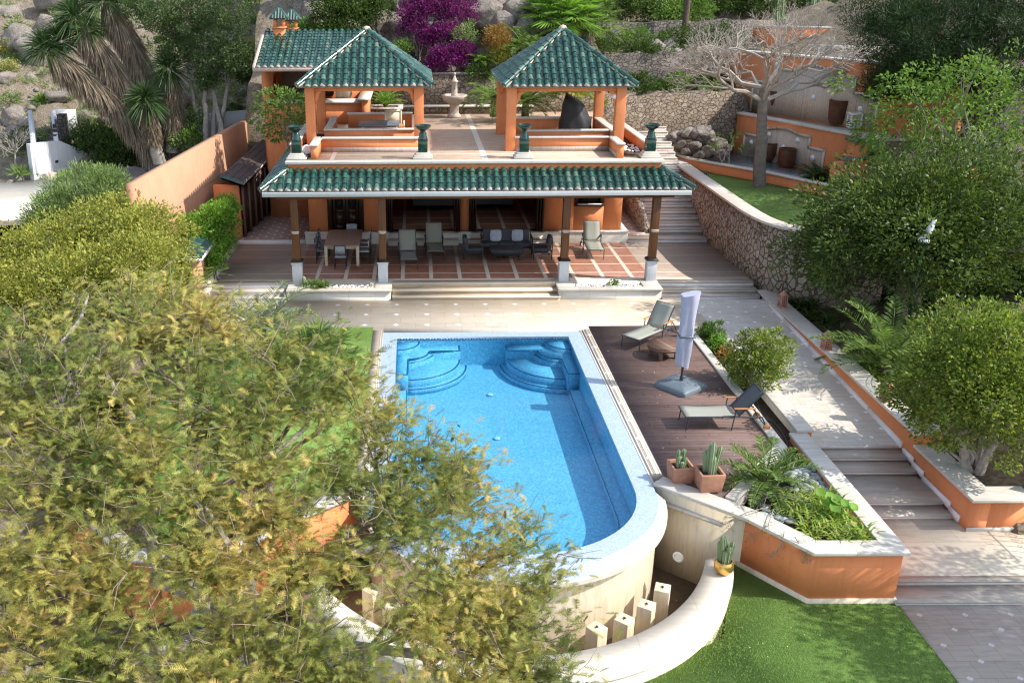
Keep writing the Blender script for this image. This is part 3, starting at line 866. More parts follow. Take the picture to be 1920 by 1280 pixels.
w2 = thing('planter_wall', 'orange rendered wall with white coping between ramp path and palm bed', 'garden wall', (11.9, 22, 0))
mb = MB(); mb.box(11.72, 19.72, -1.2, 12.10, 30.3, .10); mb.box(12.10, 19.72, -1.2, 12.36, 20.0, .10); wb(w2, mb, 'wall', M['orange'])
mb = MB(); mb.prism([(11.62, 30.45), (11.62, 19.62), (12.42, 19.62), (12.42, 20.12), (12.18, 20.12), (12.18, 30.45)], .10, .17); wb(w2, mb, 'coping', M['coping'], bevel=.008)
mb = MB()
vs = []
for y in (20.2, 22, 24, 26, 28, 30): vs += [(11.665, y, ramp_z(y)+.11), (11.665, y, ramp_z(y)-.05), (11.719, y, ramp_z(y)-.05), (11.719, y, ramp_z(y)+.11)]
for i in range(5):
    b = i*4; mb.add(vs[b:b+8], [(0, 1, 5, 4), (3, 0, 4, 7), (0, 3, 2, 1), (4, 5, 6, 7)])
for i, (ya, yb) in enumerate(((20.2, 19.7), (19.7, 19.2), (19.2, 18.0), (18.0, 17.6))):
    mb.box(11.668, yb-.12, zs[i]-.05, 11.717, ya-.12, zs[i]+.115)
[wb(w2, q, 'skirting', M['riser']) for q in mb.islands()]
mb = MB(); mb.box(11.725, 17.20, -1.2, 12.11, 19.715, -.18); mb.box(12.11, 17.20, -1.2, 12.9, 17.58, -.18); wb(w2, mb, 'lower_wall', M['orange'])
mb = MB(); mb.prism([(11.63, 19.6), (11.63, 17.08), (12.98, 17.08), (12.98, 17.66), (12.22, 17.66), (12.22, 19.6)], -.18, -.11); wb(w2, mb, 'lower_coping', M['coping'], bevel=.008)
mb = MB(); mb.box(11.70, 17.17, ZL-.02, 12.92, 17.199, ZL+.1); wb(w2, mb, 'base_skirting', M['coping'])
# soil behind it
mb = MB(); mb.prism([(12.1, 17.6), (26, 17.6), (26, 30), (12.1, 30.0)], -1.1, lambda x, y: -.22+max(0, x-12.6)*.10); struct('palm_bed_soil', mb, M['litter'])

# ------------------------------------------------------------------ wedge planter at the end of the bed
w3 = thing('wedge_planter', 'large orange wedge planter with white marble coping beside the lower lawn', 'planter', (8, 16.5, 0))
cz = .05
mb = MB(); A = [(6.56, 16.28), (7.50, 15.02), (9.16, 15.02), (9.16, 19.9)]
mb.strip(A, .0, .30, -1.02, cz-.09) if False else mb.strip(A, .30, .0, -1.02, cz-.075)
wb(w3, mb, 'wall', M['orange'])
mb = MB(); mb.strip(A, .28, .035, -1.30, -1.02); wb(w3, mb, 'skirting', M['trav_wall'])
mb = MB(); mb.strip([(5.10, 17.62), (6.62, 16.22), (7.48, 15.02), (9.18, 15.02), (9.18, 19.93)], .36, .075, cz-.075, cz); wb(w3, mb, 'coping', M['coping'], bevel=.01)
mb = MB(); mb.strip([(5.0, 17.62), (6.59, 16.24)], .30, .0, -2.3, cz-.076); wb(w3, mb, 'stone_wall', M['trav_wall'])
mb = MB(); mb.obox((5.72, 16.93, -.30), (1.35, .10, .06), rotz(math.atan2(16.24-17.62, 6.59-5.0))); wb(w3, mb, 'spout_ledge', M['coping'])
p = V(1272, 1043, 16.55); d = Vector((-.655, -.755, 0)).normalized()
mb = MB(); q = Matrix((Vector((.755, -.655, 0)), Vector((0, 0, 1)), d)).transposed()
for r0, h, c in ((.115, .03, 0),):
    pr = [(0, .0), (r0, 0), (r0, h), (r0*.72, h+.008), (r0*.62, h-.012), (0, h-.012)]
    b0 = MB(); b0.lathe(pr, (0, 0, 0), 24); mb.add([Vector(p)+q@Vector(v) for v in b0.v], b0.f)
o = wb(w3, mb, 'wall_light', M['lamp_white'], smooth=True)
mb = MB()
mb.prism([(8.52, 27.38), (9.05, 27.38), (9.05, 19.8), (8.86, 15.4), (7.66, 15.35), (6.80, 16.55), (8.42, 18.9), (8.52, 19.4)], -1.0, lambda x, y: -.17)
struct('bed_soil', mb, M['soil'])

# ------------------------------------------------------------------ fountain basin ring round the pool's end
w4 = thing('basin_wall', 'curved travertine ring wall of the fountain basin below the pool', 'basin wall', (2, 13, -1))
ro = arc(1.96, 16.86, 4.43, -188, 2-10, 64); ri = arc(1.82, 17.36, 4.22, -188, -19, 64)
mb = MB(); m_ = len(ro)
def ringsolid(mb, A, B, z0, z1):
    m_ = len(A)
    vs = [(x, y, z0) for x, y in A]+[(x, y, z0) for x, y in B]+[(x, y, z1) for x, y in A]+[(x, y, z1) for x, y in B]
    fs = []
    for i in range(m_-1):
        fs += [(2*m_+i, 2*m_+i+1, 3*m_+i+1, 3*m_+i), (i, i+1, 2*m_+i+1, 2*m_+i), (m_+i+1, m_+i, 3*m_+i, 3*m_+i+1)]
    fs += [(0, m_, 3*m_, 2*m_), (m_-1, 3*m_-1, 4*m_-1, 2*m_-1+m_*0) if False else (m_-1, 2*m_-1, 4*m_-1, 3*m_-1)]
    mb.add(vs, fs)
ringsolid(mb, ro, ri, -2.4, -.845); wb(w4, mb, 'wall', M['trav_wall'])
mb = MB()
ro2 = arc(1.96, 16.86, 4.46, -188, -8, 64); ri2 = arc(1.82, 17.36, 4.20, -188, -19, 64)
ringsolid(mb, ro2, ri2, -.845, -.80); wb(w4, mb, 'coping', M['ring_stone'])
mb = MB(); mb.prism(arc(2, 17.2, 4.7, -190, 10, 40), -2.4, -1.95)
def kk():
    k = N('stained_basin_floor'); p = k.world()
    a = k.noise(p, 1.7, 7, .75)
    k.done(k.ramp(a, [(.3, (.06, .042, .028)), (.5, (.16, .11, .065)), (.62, (.09, .065, .04)), (.8, (.32, .25, .17))]), .6); return k.m
struct('basin_floor', mb, kk())
PIL = [((1242.5, 1100.5), -.90), ((1212.5, 1132), -.98), ((1171, 1159), -1.06), ((1119, 1175), -1.12)]
names = ['tallest', 'second tallest', 'third tallest', 'shortest']
k_ = 0
for side in (1, -1):
    for (px, zt), nm in zip(PIL, names):
        p = G(px[0], px[1], zt)
        x, y = p.x, p.y
        if side < 0: x = 2*1.95-x
        rz = math.atan2(y-17.2, x-1.95)+.25
        t = thing('fountain_pillar', '', 'pillar', (x, y, -1.95), rz+PI/2, 'square fountain pillars in the basin')
        t['label'] = ('square stone fountain pillar, %s of the four right of the acacia tree' if side > 0 else 'square stone fountain pillar half hidden under the acacia, %s on that side') % nm
        mb = MB(); mb.box(-.145, -.145, 0, .145, .145, zt+1.95); mb.build('shaft', M['trav_wall'], t, bevel=.008)
        mb = MB(); mb.bar((-.05, 0, zt+1.953), (.05, .01, zt+1.953), .014, .006); mb.bar((.01, -.03, zt+1.957), (.02, .035, zt+1.957), .014, .006); mb.lathe([(.018, 0), (.018, .03), (0, .04)], (.0, 0, zt+1.952), 8)
        mb.build('nozzle', M['charcoal'], t)
# left mirror of the garden: path strip, orange wall and beds under the big tree
w5 = thing('orange_retaining_wall', 'orange retaining wall below the lawn under the acacia branches', 'garden wall', (-3, 16, -1))
mb = MB(); mb.strip([(-1.05, 17.45), (-2.6, 16.1), (-3.6, 14.9), (-5.4, 14.9), (-7.4, 17.2)], .0, .30, -1.4, -.03); wb(w5, mb, 'wall', M['orange'])
mb = MB(); mb.strip([(-1.05, 17.45), (-2.6, 16.1), (-3.6, 14.9), (-5.4, 14.9), (-7.4, 17.2)], .06, .36, -.03, .04); wb(w5, mb, 'coping', M['coping'])
mb = MB(); mb.prism([(-1.4, 17.4), (-2.7, 16.2), (-3.7, 15.1), (-5.3, 15.1), (-7.3, 17.6)], -1, -.15); struct('shady_bed_soil', mb, M['litter'])
# ------------------------------------------------------------------ covered terrace
TZ = .36
mb = MB(); mb.box(-7.2, 30.72, -.8, 11.6, 36.1, TZ); struct('terrace_floor', mb, M['terrace'])
mb = MB(); mb.box(-7.3, 35.98, -.8, -4.2, 44, TZ+.16); struct('corridor_floor', mb, M['corridor'])
mb = MB(); mb.box(-7.25, 35.93, TZ-.1, -4.33, 35.979, TZ+.165); struct('corridor_kerb', mb, M['riser'])
# steps
def steps3(name, x0, x1):
    mb = MB()
    for i in range(2):
        y0 = 30.72-.36*(2-i) ; z = .12*(i+1)-.012
        mb.mat(0).box(x0, y0-.02, z-.035, x1, 30.72-.36*(1-i), z)
        mb.mat(1).box(x0+.01, y0, z-.12 if i else -.2, x1-.01, 30.71-.36*(1-i)-.001, z-.0355)
    mb.mat(0).box(x0, 30.70, TZ-.036, x1, 31.05, TZ+.004)
    mb.mat(1).box(x0+.01, 30.705, .1, x1-.01, 30.7195, TZ-.0365)
    return mb
M['step_cream'] = travertine('cream_step', (.66, .57, .45), joints=None, dark=.8)
M['riser_tan'] = travertine('tan_riser', (.52, .40, .27), joints=None, dark=.6)
struct('terrace_steps', steps3('s', -.78, 4.88), [M['step_cream'], M['riser_tan']])
struct('side_steps', steps3('s', 8.33, 11.6), [M['trav_step'], M['riser']])
struct('side_steps', steps3('s', -7.0, -4.36), [M['trav_step'], M['riser']])
# white planters that carry the columns
def white_planter(x0, x1, label, gx0, gx1):
    t = thing('stone_planter', label, 'planter', ((x0+x1)/2, 30.6, 0), 0, 'white stone planters under the columns')
    def b(mb, nm, mt, **k):
        o = mb.build(nm, mt, t, **k); o.location = -Vector(t.location); return o
    mb = MB(); mb.box(x0, 30.02, -.2, x1, 30.16, TZ-.05); mb.box(x0, 30.16, -.2, x0+.12, 31.2, TZ-.05); mb.box(x1-.12, 30.16, -.2, x1, 31.2, TZ-.05); b(mb, 'wall', M['cream_wall'])
    mb = MB()
    mb.box(x0-.03, 29.97, TZ-.05, x1+.03, 30.25, TZ+.012); mb.box(x0-.03, 30.25, TZ-.05, gx0, 31.24, TZ+.012); mb.box(gx1, 30.25, TZ-.05, x1+.03, 31.24, TZ+.012)
    b(mb, 'coping', M['coping'], bevel=.006)
    mb = MB(); mb.box(gx0, 30.25, .1, gx1, 30.74, TZ-.06); b(mb, 'bed', M['soil'])
    mb = MB()
    for i in range(420):
        x, y = random.uniform(gx0+.03, gx1-.03), random.uniform(30.29, 30.68)
        r = random.uniform(.018, .042)
        mb.lathe([(0, -r*.6), (r*.85, -r*.25), (r, .0), (r*.7, r*.45), (0, r*.6)], (x, y, TZ-.05+random.uniform(0, .03)), 6, random.uniform(.7, 1.3), 1)
    o = b(mb, 'gravel', M['pebble'], smooth=True); o['kind'] = 'stuff'
white_planter(-4.30, -.82, 'long white stone planter of pebbles and strap-leaved lilies by the dining table', -3.78, -1.36)
white_planter(4.84, 8.28, 'long white stone planter of pebbles beside the wide steps and sunny lounger', 5.38, 7.72)
# columns
COLX = [-4.04, -1.10, 5.10, 8.10]
proto = None
cl = ['wooden pergola column on white base at the dark corridor end', 'wooden pergola column on white base between dining table and loungers', 'wooden pergola column on white base beside the shaded armchair', 'wooden pergola column on white base beside the stair, in full sun']
for x, lb in zip(COLX, cl):
    if proto is None:
        t = thing('pergola_column', lb, 'column', (x, 31.0, TZ), 0, 'wooden columns of the porch')
        mb = MB(); mb.box(-.165, -.165, 0, .165, .165, .66); mb.box(-.185, -.185, .66, .185, .185, .70); mb.box(-.20, -.20, .70, .20, .20, .735); mb.build('pedestal', M['white'], t, bevel=.006)
        mb = MB(); mb.cone4((0, 0), .21, .21, .736, .80, .165, .165); mb.build('collar', M['bracket'], t)
        mb = MB(); mb.box(-.125, -.125, .80, .125, .125, 2.90); mb.build('post', M['beam_wood'], t, bevel=.012)
        mb = MB(); mb.lathe([(.0, 0), (.11, 0), (.135, .05), (.135, .09), (.12, .1), (0, .1)], (0, -.115, 1.72), 16, 1, .5); mb.build('uplight', M['sand_stone'], t, smooth=True)
        proto = t
    else:
        relabel(copy_tree(proto), lb, (x, 31.0, TZ))
# ------------------------------------------------------------------ villa
villa = thing('villa', 'orange villa with deep porch, folding doors and green glazed canopy roof', 'house', (2, 36, 0))
VO = Vector((2, 36, 0))
def vb(mb, nm, mt, parent=None, **k):
    o = mb.build(nm, mt, parent or villa, **k); o.location = -VO if parent is None else (0, 0, 0); return o
FZ = .80; HW = 36.1
CEIL = 4.05
mb = MB()
# front wall pieces (thickness .35)
def wall_seg(x0, x1, z0=FZ, z1=CEIL): mb.box(x0, HW, z0, x1, HW+.35, z1)
wall_seg(-4.15, -3.42); wall_seg(-2.0, -1.12); wall_seg(1.78, 2.12); wall_seg(5.05, 6.22); wall_seg(7.38, 8.10)
wall_seg(6.22, 7.38, FZ, 1.78); wall_seg(6.22, 7.38, 3.1, CEIL)
wall_seg(-3.42, -2.0, 3.15, CEIL); wall_seg(-1.12, 1.78, 3.3, CEIL); wall_seg(2.12, 5.05, 3.3, CEIL)
mb.box(-4.15, HW+.35, FZ-.6, -3.8, 43, CEIL); mb.box(7.75, HW+.35, FZ-.6, 8.10, 43, CEIL); mb.box(-3.8, 42.6, FZ, 7.75, 43, CEIL)
vb(mb, 'wall', M['orange'])
mb = MB()
mb.box(-4.31, 35.90, 0, -1.05, HW-.001, FZ); mb.box(1.70, 35.90, 0, 2.18, HW-.001, FZ); mb.box(5.02, 35.90, 0, 8.36, HW-.001, FZ); mb.box(8.101, HW, 0, 8.36, 43, FZ)
[vb(q, 'plinth', M['cream_wall'], bevel=.01) for q in mb.islands()]
mb = MB()
mb.box(-4.33, 35.87, FZ, -1.0, HW-.001, FZ+.025); mb.box(5.0, 35.87, FZ, 8.39, HW-.001, FZ+.025); mb.box(1.66, 35.87, FZ, 2.22, HW-.001, FZ+.025); mb.box(8.102, HW, FZ, 8.39, 43, FZ+.025)
vb(mb, 'plinth_cap', M['cream_wall'])
mb = MB()
for a, b in ((-1.05, 1.70), (2.18, 5.02)):
    mb.mat(1).box(a, 35.62, .2, b, 35.90, TZ+.20); mb.mat(0).box(a, 35.60, TZ+.20, b, 35.92, TZ+.23); mb.mat(1).box(a, 35.90, .2, b, HW+.1, FZ-.03); mb.mat(0).box(a, 35.895, FZ-.03, b, HW+.36, FZ)
vb(mb, 'door_step', [M['trav_step'], M['cream_wall']])
mb = MB(); mb.box(-3.8, HW+.36, .2, 7.75, 42.6, FZ-.003); vb(mb, 'inside_floor', M['terrace'])
# soffit of the porch = slab of the upper terrace
mb = MB(); mb.box(-4.15, 30.95, CEIL, 8.10, 43, 4.42); vb(mb, 'slab', M['orange'])
mb = MB()
for y in (31.0,): mb.box(-4.6, y-.13, 3.26, 8.65, y+.13, 3.48)
for x in (-4.04, -1.1, 5.1, 8.1):
    mb.box(x-.11, 31.131, 3.28, x+.11, HW-.01, 3.46)
x = -3.4
while x < 8: 
    mb.box(x-.045, 31.131, 3.50, x+.045, HW-.01, 3.64); x += .62
[vb(q, 'beam', M['beam_x']) for q in mb.islands()]
mb = MB(); mb.box(-4.14, 31.14, 3.645, 8.09, HW-.005, 3.70); vb(mb, 'ceiling_boards', M['beam_x'])
# left panelled door
def frame(mb, x0, x1, z0, z1, y, w=.11, d=.14):
    mb.box(x0, y-d/2, z0, x0+w, y+d/2, z1); mb.box(x1-w, y-d/2, z0, x1, y+d/2, z1); mb.box(x0+w, y-d/2, z1-w, x1-w, y+d/2, z1)
mb = MB(); frame(mb, -3.41, -2.01, FZ+.026, 3.14, HW+.06, .17); d0 = vb(mb, 'door', M['dark_wood'])
for xa, xb in ((-3.23, -2.72), (-2.70, -2.19)):
    mb = MB(); y = HW+.14
    mb.box(xa, y-.03, FZ+.03, xa+.10, y+.03, 2.96); mb.box(xb-.10, y-.03, FZ+.03, xb, y+.03, 2.96)
    for za, zb in ((FZ+.03, FZ+.28), (1.55, 1.68), (2.84, 2.96)): mb.box(xa+.10, y-.03, za, xb-.10, y+.03, zb)
    mb.box(xa+.10, y-.015, FZ+.28, xb-.10, y+.015, 1.55)
    l = vb(mb, 'leaf', M['dark_wood'], d0)
    mb = MB(); mb.box(xa+.10, y-.008, 1.68, xb-.10, y+.008, 2.84); vb(mb, 'pane', M['glass'], d0)
# folded dark door leaves at the openings
for x0, x1, ins in ((-1.11, -.86, 1), (1.50, 1.77, -1), (2.13, 2.40, 1), (4.74, 5.04, -1)):
    mb = MB()
    for k in range(3):
        xx = x0+.03+k*(x1-x0-.06)/2.4
        mb.box(xx, HW-.16-.05*k, FZ+.03, xx+.05, HW+.42, 3.2)
    o = vb(mb, 'folding_door', M['dark_wood'])
    mb = MB(); xx = (x0+x1)/2
    mb.box(xx-.012, HW-.30, 1.75, xx+.012, HW-.262, 1.95); vb(mb, 'handle', M['bracket'], o)
mb = MB()
for a, b in ((-1.11, 1.77), (2.13, 5.04)): mb.box(a+.26, HW+.1, 3.18, b-.26, HW+.24, 3.295)
vb(mb, 'door_header', M['dark_wood'])
# window
mb = MB(); frame(mb, 6.23, 7.37, 1.79, 3.09, HW+.03, .13, .16); mb.box(6.24, HW-.08, 1.79, 7.36, HW+.1, 1.90); mb.box(6.76, HW+.06, 1.9, 6.84, HW+.11, 2.96)
wn_ = vb(mb, 'window', M['dark_wood'])
mb = MB(); mb.box(6.36, HW+.075, 1.90, 7.24, HW+.085, 2.96); vb(mb, 'pane', M['glass'], wn_)
mb = MB(); mb.box(6.34, HW-.11, 1.86, 7.26, HW-.081, 1.90); vb(mb, 'sill', M['riser'], wn_)
# dim furniture inside
for (x, y, w_, d_, h_, lb) in ((.9, 40.6, 2.0, .9, .42, 'dark sofa deep inside the room behind the left folding door'), (3.2, 40.8, 2.2, .95, .42, 'dark sofa under sheets inside the room behind the right folding door')):
    t = thing('indoor_sofa', lb, 'sofa', (x, y, FZ))
    mb = MB(); mb.box(-w_/2, -d_/2, .08, w_/2, d_/2, h_); mb.build('seat', M['sling_grey'], t, bevel=.05)
    mb = MB(); mb.box(-w_/2, d_/2-.2, h_, w_/2, d_/2, h_+.42); mb.build('backrest', M['sling_grey'], t, bevel=.05)

# ------------------------------------------------------------------ glazed tile roofs
def tile_field(mbt, mbm, mbc, O, u, v, W, L, clip, pitch=.262, rad=.088, expo=.275, caps=True):
    """barrel tiles: O eave corner, u along the eave, v up the slope; clip(s)->(t0,t1) of a row"""
    O, u, v = Vector(O), Vector(u).normalized(), Vector(v).normalized(); nrm = u.cross(v).normalized()
    if nrm.z < 0: nrm = -nrm
    rows = int(round(W/pitch)); p = W/rows; seg = 7
    for i in range(rows):
        s = (i+.5)*p; t0, t1 = clip(s)
        if t1-t0 < .10: continue
        t = t0; k = 0
        while t < t1-.03:
            e = min(t+expo+.05, t1)
            jit = random.uniform(-.006, .006); lift = random.uniform(0, .006)
            ring = []
            for tt, rr, hh in ((t, rad*1.05, .022+lift), (e, rad*.92, .010)):
                for q in range(seg+1):
                    a = PI*q/seg
                    ring.append(O+u*(s+jit+rr*math.cos(a))+v*tt+nrm*(rr*math.sin(a)*1.05+hh))
            th = []
            for q in range(seg+1):
                a = PI*q/seg; rr = rad*1.05-.014
                th.append(O+u*(s+jit+rr*math.cos(a))+v*t+nrm*(rr*math.sin(a)*1.05+.022+lift))
            vs = ring+th; n1 = seg+1
            fs = [(q, q+1, n1+q+1, n1+q) for q in range(seg)]+[(q+1, q, 2*n1+q, 2*n1+q+1) for q in range(seg)]
            mbt.add(vs, fs)
            t += expo; k += 1
        # mortar plug at the eave
        if caps and t0 < .01:
            rr = rad*1.04; vs = []
            for tt in (-.004, .045):
                for q in range(seg+1):
                    a = PI*q/seg
                    vs.append(O+u*(s+rr*math.cos(a))+v*tt+nrm*(rr*math.sin(a)*1.08+.018))
            n1 = seg+1
            mbm.add(vs, [(q, q+1, n1+q+1, n1+q) for q in range(seg)]+[tuple(range(n1-1, -1, -1)), tuple(range(n1, 2*n1))])
    # channel tiles between the barrels: shallow troughs
    for i in range(rows+1):
        s = i*p; t0, t1 = clip(min(max(s, .001), W-.001))
        if t1-t0 < .08: continue
        t = t0-.02
        while t < t1-.02:
            e = min(t+expo+.03, t1); w_ = p*.5-.02
            vs = []
            for tt, h in ((t, .012), (e, .0)):
                for q in range(5):
                    x = -1+q*.5
                    vs.append(O+u*(s+x*w_)+v*tt+nrm*(h-.012+.03*x*x))
            mbc.add(vs, [(q, q+1, 6+q, 5+q) for q in range(4)])
            t += expo
def hip_tube(mbt, mbm, a, b, r=.085, seg=.30, flash=.16, n1=None, n2=None):
    a, b = Vector(a), Vector(b); d = (b-a); L = d.length; d.normalize(); t = 0
    while t < L-.05:
        e = min(t+seg+.05, L)
        mbt.tube([a+d*t+Vector((0, 0, .03)), a+d*e+Vector((0, 0, .018))], [r*1.08, r*.88], 10, True); t += seg
    side = d.cross(Vector((0, 0, 1))).normalized()
    return side
def strip_on(mbm, a, b, inward, w, up=.055):
    """mortar fillet beside a hip, lying on the roof plane"""
    a, b, q = Vector(a), Vector(b), Vector(inward)
    z = Vector((0, 0, up))
    mbm.add([a+z, b+z, b+q*w*.8+z*.55, a+q*w+z*.55, a, b, b+q*w*.8, a+q*w], [(0, 1, 2, 3), (3, 2, 6, 7), (0, 3, 7, 4), (1, 5, 6, 2)])
def hip_roof_part(mbt, mbm, mbc, mbb, eL, eR, tL, tR, pitch=.262):
    """one sloping side: eave corners eL,eR and top corners tL,tR (tL==tR for a pyramid)"""
    eL, eR, tL, tR = map(Vector, (eL, eR, tL, tR))
    u = (eR-eL); W = u.length; u.normalize()
    top = (tL+tR)/2; sL = (tL-eL).dot(u); sR = W-(tR-eR).dot(-u) if False else (tR-eL).dot(u)
    foot = eL+u*sL; v = (tL-foot); L = v.length; v.normalize()
    def clip(s):
        if s < sL: return 0, L*max(0, s-.09)/sL
        if s > sR: return 0, L*max(0, W-s-.09)/(W-sR)
        return 0, L
    tile_field(mbt, mbm, mbc, eL, u, v, W, L, clip, pitch)
    nrm = u.cross(v).normalized()
    if nrm.z < 0: nrm = -nrm
    dn = nrm*-.035
    mbb.add([eL+dn, eR+dn, tR+dn, tL+dn] if sR-sL > .01 else [eL+dn, eR+dn, tL+dn], [(0, 1, 2, 3) if sR-sL > .01 else (0, 1, 2)])
    if sL > .05: strip_on(mbm, eL+nrm*.01, tL+nrm*.01, (u*.9).normalized(), .13)
    if sR < W-.05: strip_on(mbm, eR+nrm*.01, tR+nrm*.01, (u*-.9).normalized(), .13)

def make_roof(parent, faces, hips, name='roof', off=(0, 0, 0), pitch=.262):
    mbt, mbm, mbc, mbb = MB(), MB(), MB(), MB()
    for f in faces: hip_roof_part(mbt, mbm, mbc, mbb, *f, pitch=pitch)
    mhs = []
    for a, b in hips:
        mh = MB(); mhs.append(mh)
        hip_tube(mh, mbm, Vector(a)+Vector((0, 0, .03)), Vector(b)+Vector((0, 0, .03)))
    r = mbt.build(name, M['tile'], parent, smooth=True); r.location = off
    o = mbc.build('channel_tiles', M['tile'], r, smooth=True)
    o = mbb.build('roof_deck', M['mortar'], r)
    o = mbm.build('mortar', M['mortar'], r)
    for mh in mhs: mh.build('hip_tiles', M['tile'], r, smooth=True)
    return r
# canopy roof in front of the upper terrace: front slope and the two short returns
EZ, TZR = 3.72, 4.24
eL, eR = (-5.0, 29.98, EZ), (9.03, 29.98, EZ); tL, tR = (-4.17, 30.90, TZR), (8.12, 30.90, TZR)
bL, bR = (-5.0, 43, EZ), (9.03, 43, EZ); btL, btR = (-4.17, 43, TZR), (8.12, 43, TZR)
roof = make_roof(villa, [(eL, eR, tL, tR)], [(eL, tL), (eR, tR)], 'roof', -VO)
def side_field(parent, e0, e1, t0, t1):
    mbt, mbm, mbc, mbb = MB(), MB(), MB(), MB()
    e0, e1, t0, t1 = map(Vector, (e0, e1, t0, t1)); u = (e1-e0); W = u.length; u.normalize()
    s0 = (t0-e0).dot(u); foot = e0+u*s0; v = t0-foot; L = v.length; v.normalize()
    tile_field(mbt, mbm, mbc, e0, u, v, W, L, lambda s: (0, L*min(1, max(0, s-.09)/s0)))
    mbb.add([e0-Vector((0, 0, .04)), e1-Vector((0, 0, .04)), t1-Vector((0, 0, .04)), t0-Vector((0, 0, .04))], [(0, 1, 2, 3)])
    r = mbt.build('roof', M['tile'], parent, smooth=True); r.location = -VO
    mbc.build('channel_tiles', M['tile'], r, smooth=True); mbb.build('roof_deck', M['mortar'], r); mbm.build('mortar', M['mortar'], r)
side_field(villa, eL, bL, tL, btL)
mb = MB(); mb.box(-4.92, 29.90, 3.55, 8.92, 29.985, 3.70); mb.box(-4.92, 29.985, 3.55, 8.92, 30.9, 3.60); vb(mb, 'gutter', M['gutter'], bevel=.01)
mb = MB(); mb.box(-4.92, 30.0, 3.60, -4.85, 43, 3.69); vb(mb, 'side_fascia', M['gutter'])
mb = MB(); mb.box(-4.18, 30.905, 4.10, 8.13, 30.949, 4.43); vb(mb, 'parapet_face', M['orange'])
mb = MB(); mb.box(-4.25, 30.80, 4.43, 8.20, 31.12, 4.52); vb(mb, 'parapet_coping', M['coping'], bevel=.01)

# ------------------------------------------------------------------ upper terrace
UZ = 4.50
mb = MB(); mb.box(-4.12, 31.12, 4.42, 8.08, 43.2, UZ); mb.box(-6.2, 40, 4.3, -4.12, 43.2, UZ); struct('roof_terrace_floor', mb, M['roof_floor'])
mb = MB(); mb.box(-6.2, 39.8, .3, -4.12, 40, UZ+.02); mb.box(-6.21, 40, .3, -6.2, 43, UZ); struct('terrace_edge', mb, M['orange'])
# low planter walls of the upper terrace
pw = thing('terrace_parapet', 'low orange planter walls with white coping round the roof terrace', 'parapet wall', (2, 32, UZ))
def pb(mb, nm, mt, **k):
    o = mb.build(nm, mt, pw, **k); o.location = -Vector(pw.location); return o
PH = UZ+.50
mo, mc, ms = MB(), MB(), MB()
def low(x0, y0, x1, y1, top=PH, cop=.035):
    mo.box(x0, y0, UZ, x1, y1, top-.06)
    mc.box(x0-cop, y0-cop, top-.06, x1+cop, y1+cop, top)
low(-3.22, 32.72, .12, 32.92); low(3.95, 32.72, 6.72, 32.92)
low(-3.44, 31.3, -3.224, 32.92); low(6.724, 31.3, 6.94, 32.92)
low(-4.16, 31.7, -3.95, 36.4, UZ+.46); low(7.75, 31.7, 7.96, 36.4, UZ+.46)
ms.box(-3.215, 32.69, UZ+.002, .12, 32.716, UZ+.16); ms.box(3.5, 32.69, UZ+.002, 6.72, 32.716, UZ+.16); ms.box(6.70, 31.35, UZ+.002, 6.7235, 32.69, UZ+.16)
# long stone-topped planter in front of the back wall
mo.box(-2.2, 36.95+5.2, UZ, -2.0, 42.4, UZ+.3)
pb(mo, 'wall', M['orange']); pb(mc, 'coping', M['coping'], bevel=.012); pb(ms, 'skirting', M['skirt'])
mb = MB()
for x0, x1 in ((-3.95, -3.44), (6.94, 7.75)):
    mb.box(x0, 31.72, UZ, x1, 36.3, UZ+.10)
pb(mb, 'gravel_bed', M['litter'])
mb = MB()
for i in range(260):
    x = random.uniform(-3.9, -3.5) if i < 200 else random.uniform(7.0, 7.7); y = random.uniform(31.75, 33.2)
    r = random.uniform(.03, .06)
    mb.lathe([(0, -r*.6), (r*.85, -r*.2), (r, 0), (r*.6, r*.5), (0, r*.6)], (x, y, UZ+.11+random.uniform(0, .05)), 6, random.uniform(.7, 1.3), 1)
o = pb(mb, 'white_stones', M['pebble'], smooth=True); o['kind'] = 'stuff'
# green ceramic urns
up = None
for (px, py, dx), lb in zip(((555, 301, 0), (793, 300, 0), (984, 299.5, 0), (1222, 297.5, 0)),
        ('dark green ceramic bowl on pedestal at the tiled canopy corner by the slatted shed', 'dark green ceramic bowl on pedestal beside the first gazebo entrance', 'dark green ceramic bowl on pedestal in front of the sunny right gazebo column', 'dark green ceramic bowl on pedestal at the canopy corner above the stone stair')):
    p = G(px, py, 4.52); loc = (p.x, 31.42, 4.52)
    if up is None:
        t = thing('pedestal_bowl', lb, 'urn', loc, 0, 'dark green bowls along the roof terrace edge')
        mb = MB(); mb.cone4((0, 0), .33, .27, 0, .06, .33, .27); mb.cone4((0, 0), .29, .24, .06, .13, .28, .23); mb.cone4((0, 0), .245, .20, .13, .20, .22, .19); mb.build('stepped_base', M['coping'], t, bevel=.006)
        mb = MB(); mb.cone4((0, 0), .155, .155, .20, .58, .155, .155); mb.cone4((0, 0), .165, .165, .58, .60, .165, .165); mb.build('pedestal', M['ceramic'], t, bevel=.008)
        mb = MB(); mb.lathe([(.15, .60), (.155, .66), (.12, .72), (.125, .80), (.085, .86), (.10, .90), (.20, .96), (.26, 1.03), (.275, 1.07), (.255, 1.075), (.2, 1.0), (0, .95)], (0, 0, 0), 28); mb.build('bowl', M['ceramic'], t, smooth=True)
        up = t
    else: relabel(copy_tree(up), lb, loc)
